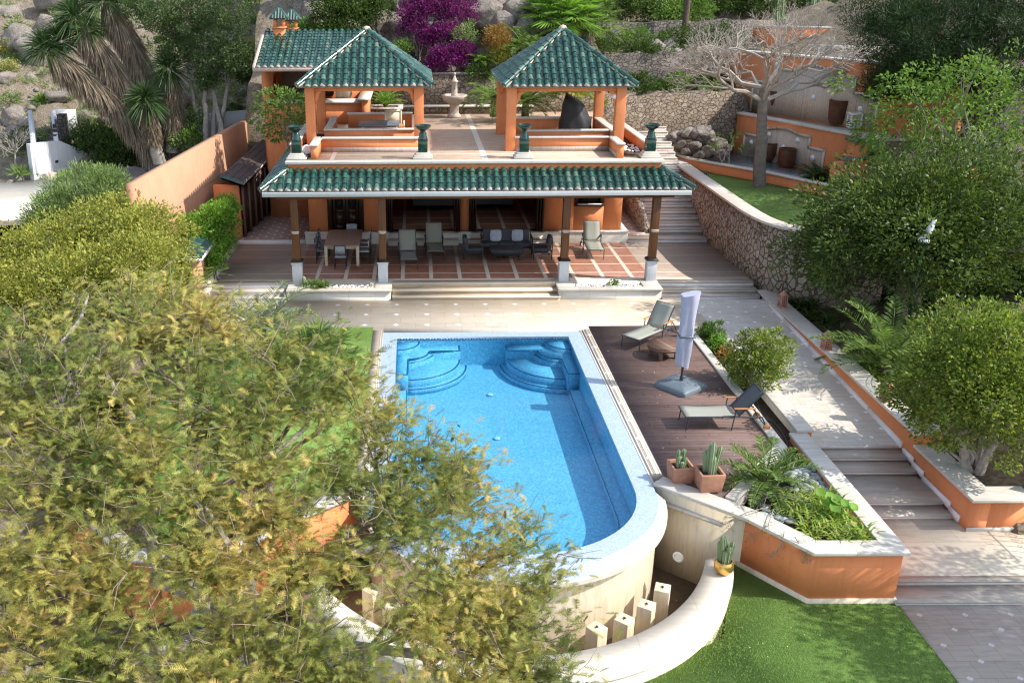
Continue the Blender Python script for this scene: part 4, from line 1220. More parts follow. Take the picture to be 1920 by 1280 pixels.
# ------------------------------------------------------------------ gazebos
def gazebo(label, xs, ys, ex, ey, apex, ez, wall_args):
    cx, cy = sum(xs)/2, sum(ys)/2
    g = thing('gazebo', label, 'gazebo', (cx, cy, UZ), 0, 'gazebos on the roof terrace'); off = -Vector(g.location)
    def gb(mb, nm, mt, **k):
        o = mb.build(nm, mt, g, **k); o.location = off; return o
    for x in xs:
        for y in ys:
            mb = MB(); mb.box(x-.165, y-.165, UZ, x+.165, y+.165, ez-.02); gb(mb, 'column', M['orange'], bevel=.008)
    mb = MB(); 
    for y in ys: mb.box(xs[0]-.15, y-.10, ez-.16, xs[1]+.15, y+.10, ez-.001)
    for x in xs: mb.box(x-.10, ys[0]+.101, ez-.16, x+.10, ys[1]-.101, ez-.001)
    gb(mb, 'beam', M['orange'])
    mb = MB()
    for x in xs:
        for y in ys:
            for dx, dy in ((1 if x == xs[0] else -1, 0), (0, 1 if y == ys[0] else -1)):
                a = (x+dx*.166, y+dy*.166)
                prof = [(0, -.62), (.05, -.60), (.07, -.48), (.12, -.42), (.14, -.28), (.22, -.22), (.26, -.16), (.26, -.16), (0, -.16)]
                n1 = len(prof); vs = []
                for s_ in (-.05, .05):
                    for (r_, z_) in prof: vs.append((a[0]+dx*r_+(s_ if dy else 0), a[1]+dy*r_+(s_ if dx else 0), ez+z_))
                mb.add(vs, [tuple(range(n1)), tuple(range(2*n1-1, n1-1, -1))]+[(i, (i+1) % n1, n1+(i+1) % n1, n1+i) for i in range(n1)])
    [gb(q, 'bracket', M['orange']) for q in mb.islands()]
    x0, x1 = ex; y0, y1 = ey; ap = (apex[0], apex[1], apex[2]); e = ez+.03
    c = [(x0, y0, e), (x1, y0, e), (x1, y1, e), (x0, y1, e)]
    make_roof(g, [(c[i], c[(i+1) % 4], ap, ap) for i in range(4)], [(q, ap) for q in c], 'roof', off)
    mb = MB(); mb.lathe([(.12, -.05), (.15, .05), (.10, .13), (0, .16)], ap, 12); gb(mb, 'finial', M['mortar'], smooth=True)
    mb = MB(); mb.box(x0+.04, y0+.04, ez-.005, x1-.04, y1-.04, ez+.028); gb(mb, 'soffit', M['gutter'])
    mo, mc = MB(), MB()
    for (xa, ya, xb, yb, top) in wall_args:
        mo.box(xa, ya, UZ, xb, yb, top-.06); mc.box(xa-.03, ya-.03, top-.06, xb+.03, yb+.03, top)
    gb(mo, 'low_wall', M['orange']); gb(mc, 'wall_coping', M['coping'], bevel=.01)
    return g
g1 = gazebo('orange gazebo with green tiled pyramid roof beside the tiled outdoor kitchen', (-3.62, .16), (33.5, 37.3), (-4.02, .60), (33.0, 37.8), (-1.69, 35.4, 8.37), 6.64,
       [(-3.2, 33.9, .0, 34.1, UZ+.62), (-3.2, 34.1, -3.0, 37.2, UZ+.62), (-2.6, 37.5, -.1, 37.7, UZ+.70)])
g2 = gazebo('orange gazebo with green tiled pyramid roof by the rubble stone wall', (3.32, 7.05), (32.90, 36.75), (3.0, 7.52), (32.45, 37.3), (5.25, 34.85, 8.40), 6.66,
       [(3.49, 32.735, 3.93, 32.93, PH), (4.0, 33.55, 6.85, 33.75, UZ+.60), (3.15, 36.66, 6.8, 36.86, UZ+.62), (6.9, 33.1, 7.1, 36.6, UZ+.62)])
# things inside the gazebos
t = thing('stone_table', 'grey-topped low table inside the left gazebo walls', 'table', (-1.3, 35.4, UZ))
mb = MB(); mb.box(-.75, -.6, .56, .75, .6, .62); mb.build('table_top', M['base_plastic'], t, bevel=.01)
for x in (-.6, .6):
    for y in (-.48, .48):
        mb = MB(); mb.box(x-.05, y-.05, 0, x+.05, y+.05, .56); mb.build('leg', M['cream_wood'], t)
t = thing('wooden_chair', 'plain wooden armchair inside the left gazebo by its sunlit column', 'chair', (-.75, 36.2, UZ), .2)
for x in (-.3, .3):
    for y, h in ((-.28, .62), (.28, .95)):
        mb = MB(); mb.box(x-.03, y-.03, 0, x+.03, y+.03, h); mb.build('leg', M['cream_wood'], t)
mb = MB(); mb.box(-.33, -.31, .38, .33, .31, .43); mb.build('seat', M['orange'], t)
mb = MB(); mb.box(-.33, .25, .88, .33, .31, .95); mb.box(-.27, .265, .45, .27, .295, .88); mb.build('backrest', M['cream_wood'], t)
t = thing('covered_grill', 'black fabric cover over a grill in the right gazebo', 'cover', (6.1, 36.0, UZ))
mb = MB()
prof = []
rg = random.Random(3); vs = []; rings = 9; seg = 20
for i in range(rings):
    z = i/(rings-1)
    for k in range(seg):
        a = 2*PI*k/seg
        ww = .60-.26*z**2+.06*math.sin(a*5+z*2)*(1-z*.6)+.02*rg.uniform(-1, 1)
        hh = 1.36*z+(.22*z*z*math.cos(a+.4) if z > .5 else 0)*-1+.04*math.sin(a*3)*z
        vs.append((ww*math.cos(a)*1.0-.12*z, ww*.72*math.sin(a), hh))
fs = [(i*seg+k, i*seg+(k+1) % seg, (i+1)*seg+(k+1) % seg, (i+1)*seg+k) for i in range(rings-1) for k in range(seg)]+[tuple((rings-1)*seg+k for k in range(seg))]
mb.add(vs, fs); mb.build('fabric', M['black'], t, smooth=False)
# outdoor kitchen with its own tiled roof and two chimneys
kt = thing('outdoor_kitchen', 'orange outdoor kitchen niche with brick oven under a small green tiled roof', 'outdoor kitchen', (-4.3, 40.5, UZ)); ko = -Vector(kt.location)
def kb(mb, nm, mt, **k):
    o = mb.build(nm, mt, kt, **k); o.location = ko; return o
mb = MB(); mb.box(-6.3, 42.2, UZ-.5, -1.9, 42.5, 6.9); mb.box(-6.3, 40.1, UZ-2, -6.0, 42.2, 6.75); mb.box(-2.15, 39.2, UZ, -1.9, 42.2, 5.5); mb.box(-4.25, 39.15, UZ, -3.95, 39.45, 6.75); kb(mb, 'wall', M['orange'])
mb = MB(); mb.box(-6.0, 39.5, UZ, -2.15, 40.4, UZ+.85); kb(mb, 'counter', M['orange'])
mb = MB(); mb.box(-6.02, 39.42, UZ+.85, -2.0, 40.45, UZ+.92); mb.box(-2.3, 39.0, 5.5, -1.78, 42.3, 5.57); kb(mb, 'counter_top', M['coping'])
mb = MB(); mb.box(-3.3, 40.5, UZ+.92, -2.7, 42, 6.6); kb(mb, 'brick_pier', M['skirt'])
mb = MB(); mb.box(-5.6, 41.2, UZ+.92, -3.5, 42.1, 6.4); kb(mb, 'oven', M['trunk_dark'])
e0, e1, t0_, t1_ = Vector((-6.35, 38.9, 6.80)), Vector((-1.9, 38.9, 6.80)), Vector((-6.2, 42.3, 8.05)), Vector((-1.9, 42.3, 8.05))
mbt, mbm, mbc, mbb = MB(), MB(), MB(), MB(); v_ = Vector((0, 3.4, 1.25)); L = v_.length
tile_field(mbt, mbm, mbc, e0, (1, 0, 0), v_, 4.45, L, lambda s: (0, L))
mbb.add([e0-Vector((0, 0, .04)), e1-Vector((0, 0, .04)), Vector((-1.9, 42.3, 8.01)), Vector((-6.35, 42.3, 8.01))], [(0, 1, 2, 3)])
mbm.box(-6.45, 38.88, 6.66, -1.9, 38.98, 6.80); mbm.bar((-6.40, 38.9, 6.78), (-6.40, 42.3, 8.03), .12, .16)
r_ = mbt.build('roof', M['tile'], kt, smooth=True); r_.location = ko
mbc.build('channel_tiles', M['tile'], r_, smooth=True); mbb.build('roof_deck', M['mortar'], r_); mbm.build('mortar', M['mortar'], r_)
ch = None
for (px, py), lb in zip(((527, 100), (550, 100)), ('small orange chimney with a green tiled cap, the one nearer the dead-leaf yuccas', 'small orange chimney with a green tiled cap, the one against the shrub')):
    p = V(px, py, 42.0 if ch is None else 43.1)
    if ch is None:
        t = thing('chimney', lb, 'chimney', (p.x, p.y, 7.2), 0, 'chimneys of the outdoor kitchen')
        mb = MB(); mb.box(-.24, -.24, -.6, .24, .24, .95); mb.box(-.28, -.28, .95, .28, .28, 1.02); mb.build('stack', M['orange'], t)
        for sx_ in (-.17, .17):
            for sy_ in (-.17, .17):
                mb = MB(); mb.box(sx_-.05, sy_-.05, 1.02, sx_+.05, sy_+.05, 1.35); mb.build('post', M['orange'], t)
        mb = MB()
        mb.cone4((0, 0), .36, .36, 1.35, 1.80, .04, .04)
        for k in range(4):
            for q in (-.24, -.12, 0, .12, .24):
                a = rotz(k*PI/2)
                lim = .36*(1-abs(q)/.36)
                mb.tube([a@Vector((q, -.38, 1.35)), a@Vector((q, -.36+lim*.85, 1.36+.45*lim/.36*.85))], .05, 6)
        mb.build('cap', M['tile'], t, smooth=True); ch = t
    else: relabel(copy_tree(ch), lb, (p.x, p.y, 7.1))
# ------------------------------------------------------------------ boundary wall, shed, neighbour
def wroot(name, label, cat, loc):
    t = thing(name, label, cat, loc)
    def b(mb, nm, mt, parent=None, **k):
        o = mb.build(nm, mt, parent or t, **k); o.location = -Vector(t.location) if parent is None else (0, 0, 0); return o
    return t, b
M['orange_light'] = plaster('pale_orange_plaster', (.50, .27, .165))
a, c, e = G(252, 345, 4.1), G(466, 224, 4.1), G(512, 232, 3.5)
t, b = wroot('boundary_wall', 'tall plain pale orange boundary wall running uphill beside the slatted shed', 'boundary wall', (-8.2, 36, 0))
mb = MB(); mb.strip([(a.x, a.y), (c.x, c.y)], .28, 0, -.5, 4.1); b(mb, 'wall', M['orange_light'])
mb = MB(); mb.strip([(c.x+.03, c.y+.003), (e.x, e.y)], .25, 0, 0, 3.5); b(mb, 'low_wall', M['orange_light'])
mb = MB()
d = (c-a).normalized(); n_ = Vector((d.y, -d.x, 0))
for s in (6.3, 9.4): 
    p = a+d*s+n_*.001; mb.box(p.x-.008, p.y-.012, .6, p.x+.003, p.y+.012, 4.09)
q0, q1 = a+d*2.0+n_*.002, a+d*10.5+n_*.002
mb.bar((q0.x, q0.y, 2.55), (q1.x, q1.y, 2.55), .012, .02)
b(mb, 'joint', M['skirt'])
# shed
t, b = wroot('slatted_shed', 'lean-to shed with dark slatted doors and shaded tile roof against the boundary wall', 'shed', (-7, 39.5, .5))
F0, F1 = V(456, 348, 36.2), V(528, 277, 43.6)
B0, B1 = V(412, 333, 36.2), V(490, 267, 43.6)
dirv = Vector((F1.x-F0.x, F1.y-F0.y, 0)).normalized()
mb = MB(); mb.prism([(-7.85, 36.28), (-6.86, 36.28), (-6.86, 36.55), (-7.85, 36.55)], .3, 2.62); b(mb, 'front_wall', M['orange'])
mb = MB()
for i in range(9):
    s = .2+i*.88; x = -6.78+.10*s; y = 36.32+s
    mb.box(x-.05, y-.05, .5, x+.05, y+.05, 2.62)
[b(q, 'post', M['deck_wood']) for q in mb.islands()]
mb = MB()
for i in range(8):
    s0 = .28+i*.88
    for k in range(5):
        s = s0+.06+k*.155; x = -6.84+.10*s; y = 36.32+s
        mb.box(x-.02, y, .55, x+.02, y+.10, 2.60)
b(mb, 'slatted_doors', M['dark_wood'])
mb = MB(); mb.prism([(-6.95, 36.6), (-6.25, 43.6), (-6.3, 43.6), (-7.02, 36.6)], .5, 2.6); b(mb, 'gap_shade_sheet', M['black'])  # black sheet added behind the slats, painting the shade in their gaps
mbt, mbm, mbc = MB(), MB(), MB()
tile_dark_rows = 30
u = (F1-F0).normalized(); Wd = (F1-F0).length; v_ = (B0-F0); L = v_.length
tile_field(mbt, mbm, mbc, F0, u, v_, Wd, L, lambda s: (0, L), .25)
r_ = b(mbt, 'roof', plain('shaded_shed_tile', (.075, .05, .042), .5, .3, 4), smooth=True)  # the roof's shade is put into this dark brown tile colour
mbc.build('channel_tiles', M['dark_wood'], r_, smooth=True); mbm.build('mortar', M['mortar_white'], r_)
mb = MB(); mb.add([F0-Vector((0, 0, .05)), F1-Vector((0, 0, .05)), B1-Vector((0, 0, .05)), B0-Vector((0, 0, .05))], [(0, 1, 2, 3)]); mb.build('roof_deck', M['dark_wood'], r_)
mbt, mbm, mbc = MB(), MB(), MB()
for s in (-.12, Wd-.05): tile_field(mbt, mbm, mbc, F0+u*s+Vector((0, 0, .03)), u, v_, .26, L, lambda s: (0, L), .26)
mbt.build('edge_tiles', M['tile'], r_, smooth=True)
# tile-capped pier wall by the hedge
t, b = wroot('tile_capped_wall', 'low white wall with green glazed tile cap between the hedge and terrace ivy', 'garden wall', (-6.9, 32, .3))
P0, P1 = G(372, 455, 1.7), G(378, 505, 1.0)
mb = MB(); mb.strip([(-7.35, 29.8), (-7.25, 33.6)], .15, .15, -.3, 1.55); b(mb, 'wall', M['orange_light'])
mbt, mbm, mbc = MB(), MB(), MB()
tile_field(mbt, mbm, mbc, (-7.0, 29.7, 1.55), (0, 1, 0), (-.7, 0, .25), 4.0, .74, lambda s: (0, .74))
o = b(mbt, 'cap_tiles', M['tile'], smooth=True); mbm.build('mortar', M['mortar_white'], o); 
mb = MB(); mb.box(-7.62, 29.68, 1.50, -6.98, 33.72, 1.56); b(mb, 'white_cornice', M['white'])
# terrace side kerb
t, b = wroot('side_kerb', 'low stepped stone kerb edging the terrace below the ivy', 'kerb', (-7, 33, .3))
mb = MB(); mb.strip([(-7.1, 30.2), (-7.1, 36.1)], .12, .14, -.3, .55); b(mb, 'kerb_stone', M['coping'])
# neighbour's patio, pool and stair walls
NZ = 1.0
mb = MB(); mb.prism([(-45, 36.9), (-9.3, 37.9), (-9.3, 48), (-13.4, 48), (-16.6, 49.4), (-18.7, 45.8), (-22, 45), (-45, 44.6)], .6, NZ)
M['patio'] = travertine('pale_patio', (.50, .475, .43), joints=(1.0, .5), dark=.9)
struct('neighbour_patio', mb, M['patio'])
mb = MB(); mb.box(-45, 30, .8, -9.4, 36.9, .93); struct('neighbour_pool', mb, plain('dark_pool_water', (.015, .075, .11), .08, .2, 1.5, .6))
mb = MB(); mb.box(-14.9, 33, .6, -9.2, 37.9, .99); struct('neighbour_terrace', mb, M['patio'])
t, b = wroot('white_stair_wall', 'whitewashed stair wall with small vent at the back of the neighbour\'s patio', 'stair wall', (-17.5, 47, NZ))
A0, A1 = G(64, 338, NZ), G(180, 313, NZ)
def on(px, py):      # point of the wall plane seen at the pixel
    nx_, ny_ = (A1.y-A0.y), -(A1.x-A0.x)
    aa, bb, gg = _ray(px, py)
    t_ = (nx_*A0.x+ny_*A0.y)/(nx_*aa+ny_*bb)
    return Vector((aa*t_, bb*t_, CAM_H+gg*t_))
dW = (A1-A0).normalized(); back = Vector((-dW.y, dW.x, 0))*.28
poly = [A0-Vector((0, 0, .3)), A1-Vector((0, 0, .3)), on(177, 292), on(112, 264), on(56, 270)]
mb = MB(); k = len(poly)
mb.add(poly+[p+back for p in poly], [tuple(range(k)), tuple(range(2*k-1, k-1, -1))]+[(i, (i+1) % k, k+(i+1) % k, k+i) for i in range(k)])
b(mb, 'front_wall', M['white'], bevel=.02)
mb = MB(); q = on(106, 303); mb.obox(q-back*.05, (.16, .06, .12), rotz(math.atan2(dW.y, dW.x))); b(mb, 'vent', M['black'])
top0, top1 = on(57, 268), on(108, 263)
def side(p, px, py, w, dy):
    z1 = V(px, py, p.y+dy).z
    q = V(px, py, p.y+dy)
    mb = MB(); mb.add([p+Vector((-w/2, .05, -1.5)), p+Vector((w/2, .05, -1.5)), p+Vector((w/2, .05, 0)), p+Vector((-w/2, .05, 0)),
                       q+Vector((-w/2, 0, -2)), q+Vector((w/2, 0, -2)), q+Vector((w/2, 0, 0)), q+Vector((-w/2, 0, 0))],
           [(0, 1, 2, 3), (5, 4, 7, 6), (3, 2, 6, 7), (1, 5, 6, 2), (4, 0, 3, 7)])
    return mb
b(side(top0+Vector((.1, 0, 0)), 56, 207, .24, 3.0), 'side_wall', M['white'])
b(side(top1+Vector((-.1, 0, 0)), 99, 206, .24, 3.0), 'side_wall', M['white'])
q = V(100, 206, top1.y+3.0); mb = MB(); mb.box(q.x, q.y, q.z-1.6, q.x+1.1, q.y+.2, q.z); b(mb, 'return_wall', M['white'])
mb = MB()
for i in range(7):
    p = top0.lerp(top1, .5)+Vector((0, .35+i*.38, -.25+i*.2)); mb.box(top0.x+.2, p.y, 0, top1.x-.2, p.y+.42, p.z)
b(mb, 'stair', M['stone_dark'])
p = G(92, 336, NZ)
rk0 = None
def rock_mb(sx, sy, sz, seed, sub=3, rough=.35):
    rgk = random.Random(seed*13+1); bm = bmesh.new(); bmesh.ops.create_icosphere(bm, subdivisions=max(3, sub), radius=1)
    planes = []
    for k in range(15):
        nrm = Vector((rgk.gauss(0, 1), rgk.gauss(0, 1), rgk.gauss(0, .8))).normalized(); planes.append((nrm, rgk.uniform(.45, .85)))
    for v in bm.verts:
        f = 1.0
        for nrm, d in planes:
            c = v.co.dot(nrm)
            if c > d: f = min(f, d/c)
        n1 = mnoise.fractal(v.co*1.6+Vector((seed*7.3, 0, 0)), 1.0, 2.0, 5)
        v.co *= f*(1+n1*rough*.42)*1.12
        v.co = Vector((v.co.x*sx, v.co.y*sy, v.co.z*sz))
    mb = MB(); mb.add([v.co.copy() for v in bm.verts], [[v.index for v in f.verts] for f in bm.faces]); bm.free(); return mb
def rock(loc, sx, sy, sz, seed, label, group, mat='rock', name='boulder', sub=3):
    o = rock_mb(sx, sy, sz, seed, sub).build(name, M[mat], None, smooth=False); o.location = loc
    return tag(o, label, 'rock', group)
rock(p+Vector((0, 0, .15)), .45, .28, .24, 2, 'smooth pale boulder at the foot of the white stair wall', None, 'sand_stone')
# long white-capped wall climbing the slope behind the chimneys
t, b = wroot('slope_wall', 'white capped orange wall climbing the slope behind the two chimneys', 'boundary wall', (-6, 52, 6))
p0, p1 = V(528, 100, 44.6), V(566, -25, 62)
mb = MB(); mb.add([p0+Vector((0, 0, -4)), p0+Vector((.45, 0, -4)), p0+Vector((.45, 0, 0)), p0, p1+Vector((0, 0, -6)), p1+Vector((.45, 0, -6)), p1+Vector((.45, 0, 0)), p1],
   [(0, 1, 2, 3), (5, 4, 7, 6), (3, 2, 6, 7), (1, 5, 6, 2), (4, 0, 3, 7)]); b(mb, 'wall', M['orange'])
mb = MB(); z = Vector((0, 0, .09)); mb.add([p0+Vector((-.05, 0, 0)), p0+Vector((.5, 0, 0)), p0+Vector((.5, 0, 0))+z, p0+Vector((-.05, 0, 0))+z, p1+Vector((-.05, 0, 0)), p1+Vector((.5, 0, 0)), p1+Vector((.5, 0, 0))+z, p1+Vector((-.05, 0, 0))+z],
   [(0, 1, 2, 3), (5, 4, 7, 6), (3, 2, 6, 7), (1, 5, 6, 2), (4, 0, 3, 7)]); b(mb, 'cap', M['white'])
# white pipe-like wall behind the trunks and a wire fence
t, b = wroot('white_slope_wall', 'low whitewashed wall on the slope behind the grey tree trunks', 'garden wall', (-10, 47, 2))
p0, p1 = V(330, 222, 48.5), V(480, 205, 48.5)
mb = MB(); mb.add([p0+Vector((0, 0, -.9)), p1+Vector((0, 0, -.9)), p1, p0, p0+Vector((0, .3, -.9)), p1+Vector((0, .3, -.9)), p1+Vector((0, .3, 0)), p0+Vector((0, .3, 0))], [(0, 1, 2, 3), (5, 4, 7, 6), (3, 2, 6, 7), (1, 5, 6, 2), (4, 0, 3, 7), (0, 4, 5, 1)]); b(mb, 'wall', M['white'])
# ------------------------------------------------------------------ back wall of the upper terrace, fountain
t, b = wroot('back_stone_wall', 'tall old rubble stone wall behind the roof terrace and pedestal fountain', 'stone wall', (3, 43, UZ))
mb = MB(); mb.box(-1.88, 42.95, UZ-.3, 8.3, 43.5, 6.13); b(mb, 'wall', M['stone_warm'])
mb = MB(); mb.box(-1.88, 42.9, 6.13, 8.3, 43.55, 6.22); b(mb, 'rough_cap', M['rock'])
t, b = wroot('seat_wall', 'low stone bench wall with white cap in front of the back wall', 'seat wall', (1, 42.4, UZ))
mb = MB(); mb.box(-.55, 42.35, UZ, 5.2, 42.94, UZ+.30); mb.box(-2.0, 41.75, UZ, -.56, 42.94, UZ+.30); b(mb, 'wall', M['stone_warm'])
mb = MB(); mb.box(-.54, 42.3, UZ+.30, 5.25, 42.945, UZ+.36); mb.strip([(-1.95, 41.8), (-.61, 41.8), (-.61, 42.85), (-1.95, 42.85)], .12, .12, UZ+.30, UZ+.365, closed=True); b(mb, 'cap', M['coping'])
t = thing('pedestal_fountain', 'carved sandstone pedestal fountain with obelisk against the stone bench', 'fountain', (1.72, 41.3, UZ))
mb = MB()
def hexl(mb, prof, c=(0, 0, 0), seg=8): mb.lathe(prof, c, seg)
hexl(mb, [(.30, 0), (.30, .08), (.24, .14), (.19, .2), (.19, .5), (.24, .55)]); mb.build('pedestal', M['sand_stone'], t)
mb = MB(); hexl(mb, [(.24, .55), (.32, .62), (.52, .78), (.56, .88), (.56, .95), (.50, .95), (.42, .88), (0, .86)]); mb.build('basin', M['sand_stone'], t)
mb = MB(); hexl(mb, [(.15, .86), (.15, .95), (.13, 1.0), (.115, 1.45), (.15, 1.48), (.15, 1.53), (.10, 1.56), (.03, 1.75), (0, 1.76)]); mb.lathe([(0, 0), (.055, .04), (.06, .08), (.04, .13), (0, .14)], (0, 0, 1.74), 10); mb.build('obelisk', M['sand_stone'], t)
mb = MB(); mb.lathe([(.025, 0), (.02, .05), (0, .06)], (0, 0, 0), 8); o = mb.build('spout', M['black'], t); o.location = (0, -.13, 1.22); o.rotation_euler = (PI/2, 0, 0)
# ------------------------------------------------------------------ stair up the right side, stone walls, upper lawn
mb = MB()
mb.mat(0).box(8.37, 35.88+.02, .1, 11.5, 36.4, TZ+.155); mb.mat(1).box(8.375, 35.884, .3, 11.49, 35.899, TZ+.118); mb.mat(0).box(8.365, 35.86, TZ+.12, 11.5, 36.45, TZ+.158)
z = TZ+.158; y = 36.75
for i in range(22):
    z2 = z+.168
    mb.mat(0).box(9.45, y+.0, .3, 11.55, y+.43, z2-.035); mb.mat(0).box(9.45, y-.025, z2-.035, 11.55, y+.44, z2)
    mb.mat(1).box(9.455, y-.012, z-.0, 11.545, y-.001, z2-.0355)
    z = z2; y += .385
mb.mat(0).box(8.2, y, 3, 11.55, 46, z-.01)
struct('stone_stairs', mb, [M['trav_step'], M['riser']])
mb = MB(); mb.box(8.37, 36.4, .1, 9.44, 44, TZ+.15); struct('side_passage', mb, M['corridor'])
t, b = wroot('stair_side_wall', 'low rubble wall along the foot of the stair next to the villa', 'stone wall', (9.3, 40, .5))
mb = MB(); vs = []
ys_ = [36.9, 38, 40, 42, 44]
path = [(9.33, yy) for yy in ys_]
mb.strip(path, .12, .11, [.3]*5, [.75+max(0, yy-36.75)*.43 for yy in ys_]); b(mb, 'wall', M['stone_pink'])
# large curved rubble wall
LWZ = 2.2
P = [(11.58, 44.5), (11.58, 42.0), (11.56, 39.5), (11.55, 37), (11.55, 34.5), (11.57, 32.6), (11.68, 31.3), (11.95, 30.4), (12.45, 29.75), (13.1, 29.35), (14.0, 29.15), (15.2, 29.1)]
# smooth it
def resample(P, n):
    P = [Vector(p) for p in P]; out = []
    for i in range(len(P)-1):
        p0, p1, p2, p3 = P[max(0, i-1)], P[i], P[i+1], P[min(len(P)-1, i+2)]
        for k in range(n):
            s = k/n
            out.append(.5*((2*p1)+(p2-p0)*s+(2*p0-5*p1+4*p2-p3)*s*s+(3*p1-p0-3*p2+p3)*s**3))
    out.append(P[-1]); return [(p[0], p[1]) for p in out]
P = resample(P, 5)
t, b = wroot('rubble_retaining_wall', 'long curved wall of pink rubble stones holding up the upper lawn', 'stone wall', (12, 34, 1))
mb = MB(); mb.strip(P, .42, .0, -.6, 2.36); b(mb, 'wall', M['stone_pink'])
mb = MB(); mb.strip(P, .52, .07, 2.36, 2.45); b(mb, 'coping', M['coping'], bevel=.012)
mb = MB(); mb.prism([(11.9, 44), (11.9, 32), (12.3, 30.6), (13.2, 29.8), (15.4, 29.5), (19, 30), (19, 36), (16.6, 36.5), (15.9, 36.0), (14.4, 38.5), (12.95, 40.3), (11.9, 43)], 1.6, LWZ); struct('upper_lawn', mb, M['lawn'])
mb = MB(); lw = [G(1235, 279, 2.6), G(1290, 297, 2.6), G(1345, 308, 2.6), G(1440, 325, 2.6), G(1550, 348, 2.6), G(1570, 353, 2.6)]
lw = resample([(p.x, p.y) for p in lw], 4)
t, b = wroot('curved_orange_wall', 'low curved orange wall with white cap edging the upper lawn', 'garden wall', (14, 39.5, 2.2))
mb = MB(); mb.strip(lw, .26, .0, 1.8, 2.56); b(mb, 'wall', M['orange'])
mb = MB(); mb.strip(lw, .30, .04, 2.56, 2.63); b(mb, 'cap', M['coping'])
# fountain walls
def fountain_wall(label, A, B, ext0, ext1, zb, zt, hs, hh, arch, pots, seed):
    A, B = Vector((A[0], A[1], 0)), Vector((B[0], B[1], 0)); d = (B-A).normalized(); L = (B-A).length; nb = Vector((-d.y, d.x, 0))
    if nb.y < 0: nb = -nb
    ang = math.atan2(d.y, d.x)
    t = thing('fountain_wall', label, 'fountain wall', (A.x, A.y, zb), ang, 'orange walls with tiled fountain panels')
    mb = MB(); mb.box(-ext0, 0, -1.2, L+ext1, .3, zt-zb); mb.build('wall', M['orange'], t)
    mb = MB(); mb.box(-ext0-.05, -.06, zt-zb, L+ext1+.05, .36, zt-zb+.09); mb.build('coping', M['coping'], t, bevel=.01)
    out = [(0, 0), (0, hs), (.20*L, hs), (.20*L, hh)]
    n = 12
    for i in range(n+1):
        s = .33+.34*i/n; out.append((s*L, hh+arch*math.sin(PI*i/n)))
    out += [(.82*L, hh), (.82*L, hs), (L, hs), (L, 0)]
    def plate(pts, y0, y1):
        k = len(pts); mb = MB()
        mb.add([(x, y0, z) for x, z in pts]+[(x, y1, z) for x, z in pts], [tuple(range(k)), tuple(range(2*k-1, k-1, -1))]+[(i, (i+1) % k, k+(i+1) % k, k+i) for i in range(k)]); return mb
    plate(out, -.03, -.002).build('panel', M['trav_fount'], t)
    mb = MB()
    for p, q in zip(out[:-1], out[1:]):
        mb.bar((p[0], -.045, p[1]), (q[0], -.045, q[1]), .05, .10, up=(0, 1, 0)) if False else mb.obox(((p[0]+q[0])/2, -.045, (p[1]+q[1])/2), (math.hypot(q[0]-p[0], q[1]-p[1])+.1, .05, .11), Matrix.Rotation(-math.atan2(q[1]-p[1], q[0]-p[0]), 3, 'Y'))
    mb.build('frame', M['coping'], t)
    for (s, z) in ((.10, hs*.62), (.32, hh*.80), (.68, hh*.80), (.52, hh*.48), (.88, hs*.55)):
        mb = MB(); mb.lathe([(.11, 0), (.12, .02), (.08, .05), (.05, .09), (0, .10)], (0, 0, 0), 14)
        o = mb.build('spout_mask', M['lamp_white'], t, smooth=True); o.location = (s*L, -.03, z); o.rotation_euler = (PI/2, 0, 0)
    return t, A, d, nb
M['trav_fount'] = travertine('fountain_panel_stone', (.52, .44, .36), joints=(.5, .12), dark=.7)
f1, A, d, nb = fountain_wall('orange wall with stepped stone fountain panel behind the bare tree, lower one', (15.3, 43.9), (17.05, 39.2), 2.0, 1.3, 2.5, 4.15, .85, 1.30, .12, 2, 1)
mb = MB(); mb.prism([(13.0, 43.5), (12.99, 40.8), (14.5, 38.9), (15.9, 36.8), (17.4, 38.2), (17, 39.2), (15.3, 43.8), (14.5, 45.5)], 1.9, 2.42); struct('fountain_pool', mb, plain('grey_pond_water', (.16, .19, .20), .12, .2, 1.5, .6))
for (px, py), lb in (((1473, 312), 'brown glazed barrel pot standing in the lower fountain pool, right of the bare trunk'), ((1441, 300), 'brown glazed barrel pot mostly hidden behind the bare tree trunk')):
    q = G(px, py, 2.45)
    o = thing('barrel_pot', lb, 'pot', q, 0, 'brown pots at the fountains')
    mb = MB(); mb.lathe([(.30, 0), (.36, .15), (.37, .45), (.35, .72), (.37, .74), (.37, .78), (.31, .78), (.30, .6), (0, .55)], (0, 0, 0), 20); mb.build('pot', M['brown_pot'], o, smooth=True)
p0, p1 = G(1408, 207, 4.2), G(1640, 243, 4.2)
f2, A2, d2, nb2 = fountain_wall('orange wall with large stone fountain panel on the second terrace, upper one', (p0.x, p0.y), (p1.x, p1.y), 2.2, 3.5, 4.2, V(1560, 113, G(1540, 228, 4.2).y).z, 1.35, 2.0, .28, 3, 2)
mb = MB(); mb.prism([(14.6, 46.5), (15.4, 44.2), (17.2, 39.3), (17.8, 37.6), (22, 37.5), (p1.x+1, p1.y-.1), (p0.x-.2, p0.y)], 3.4, 4.12); struct('upper_terrace_floor', mb, M['trav_step'])
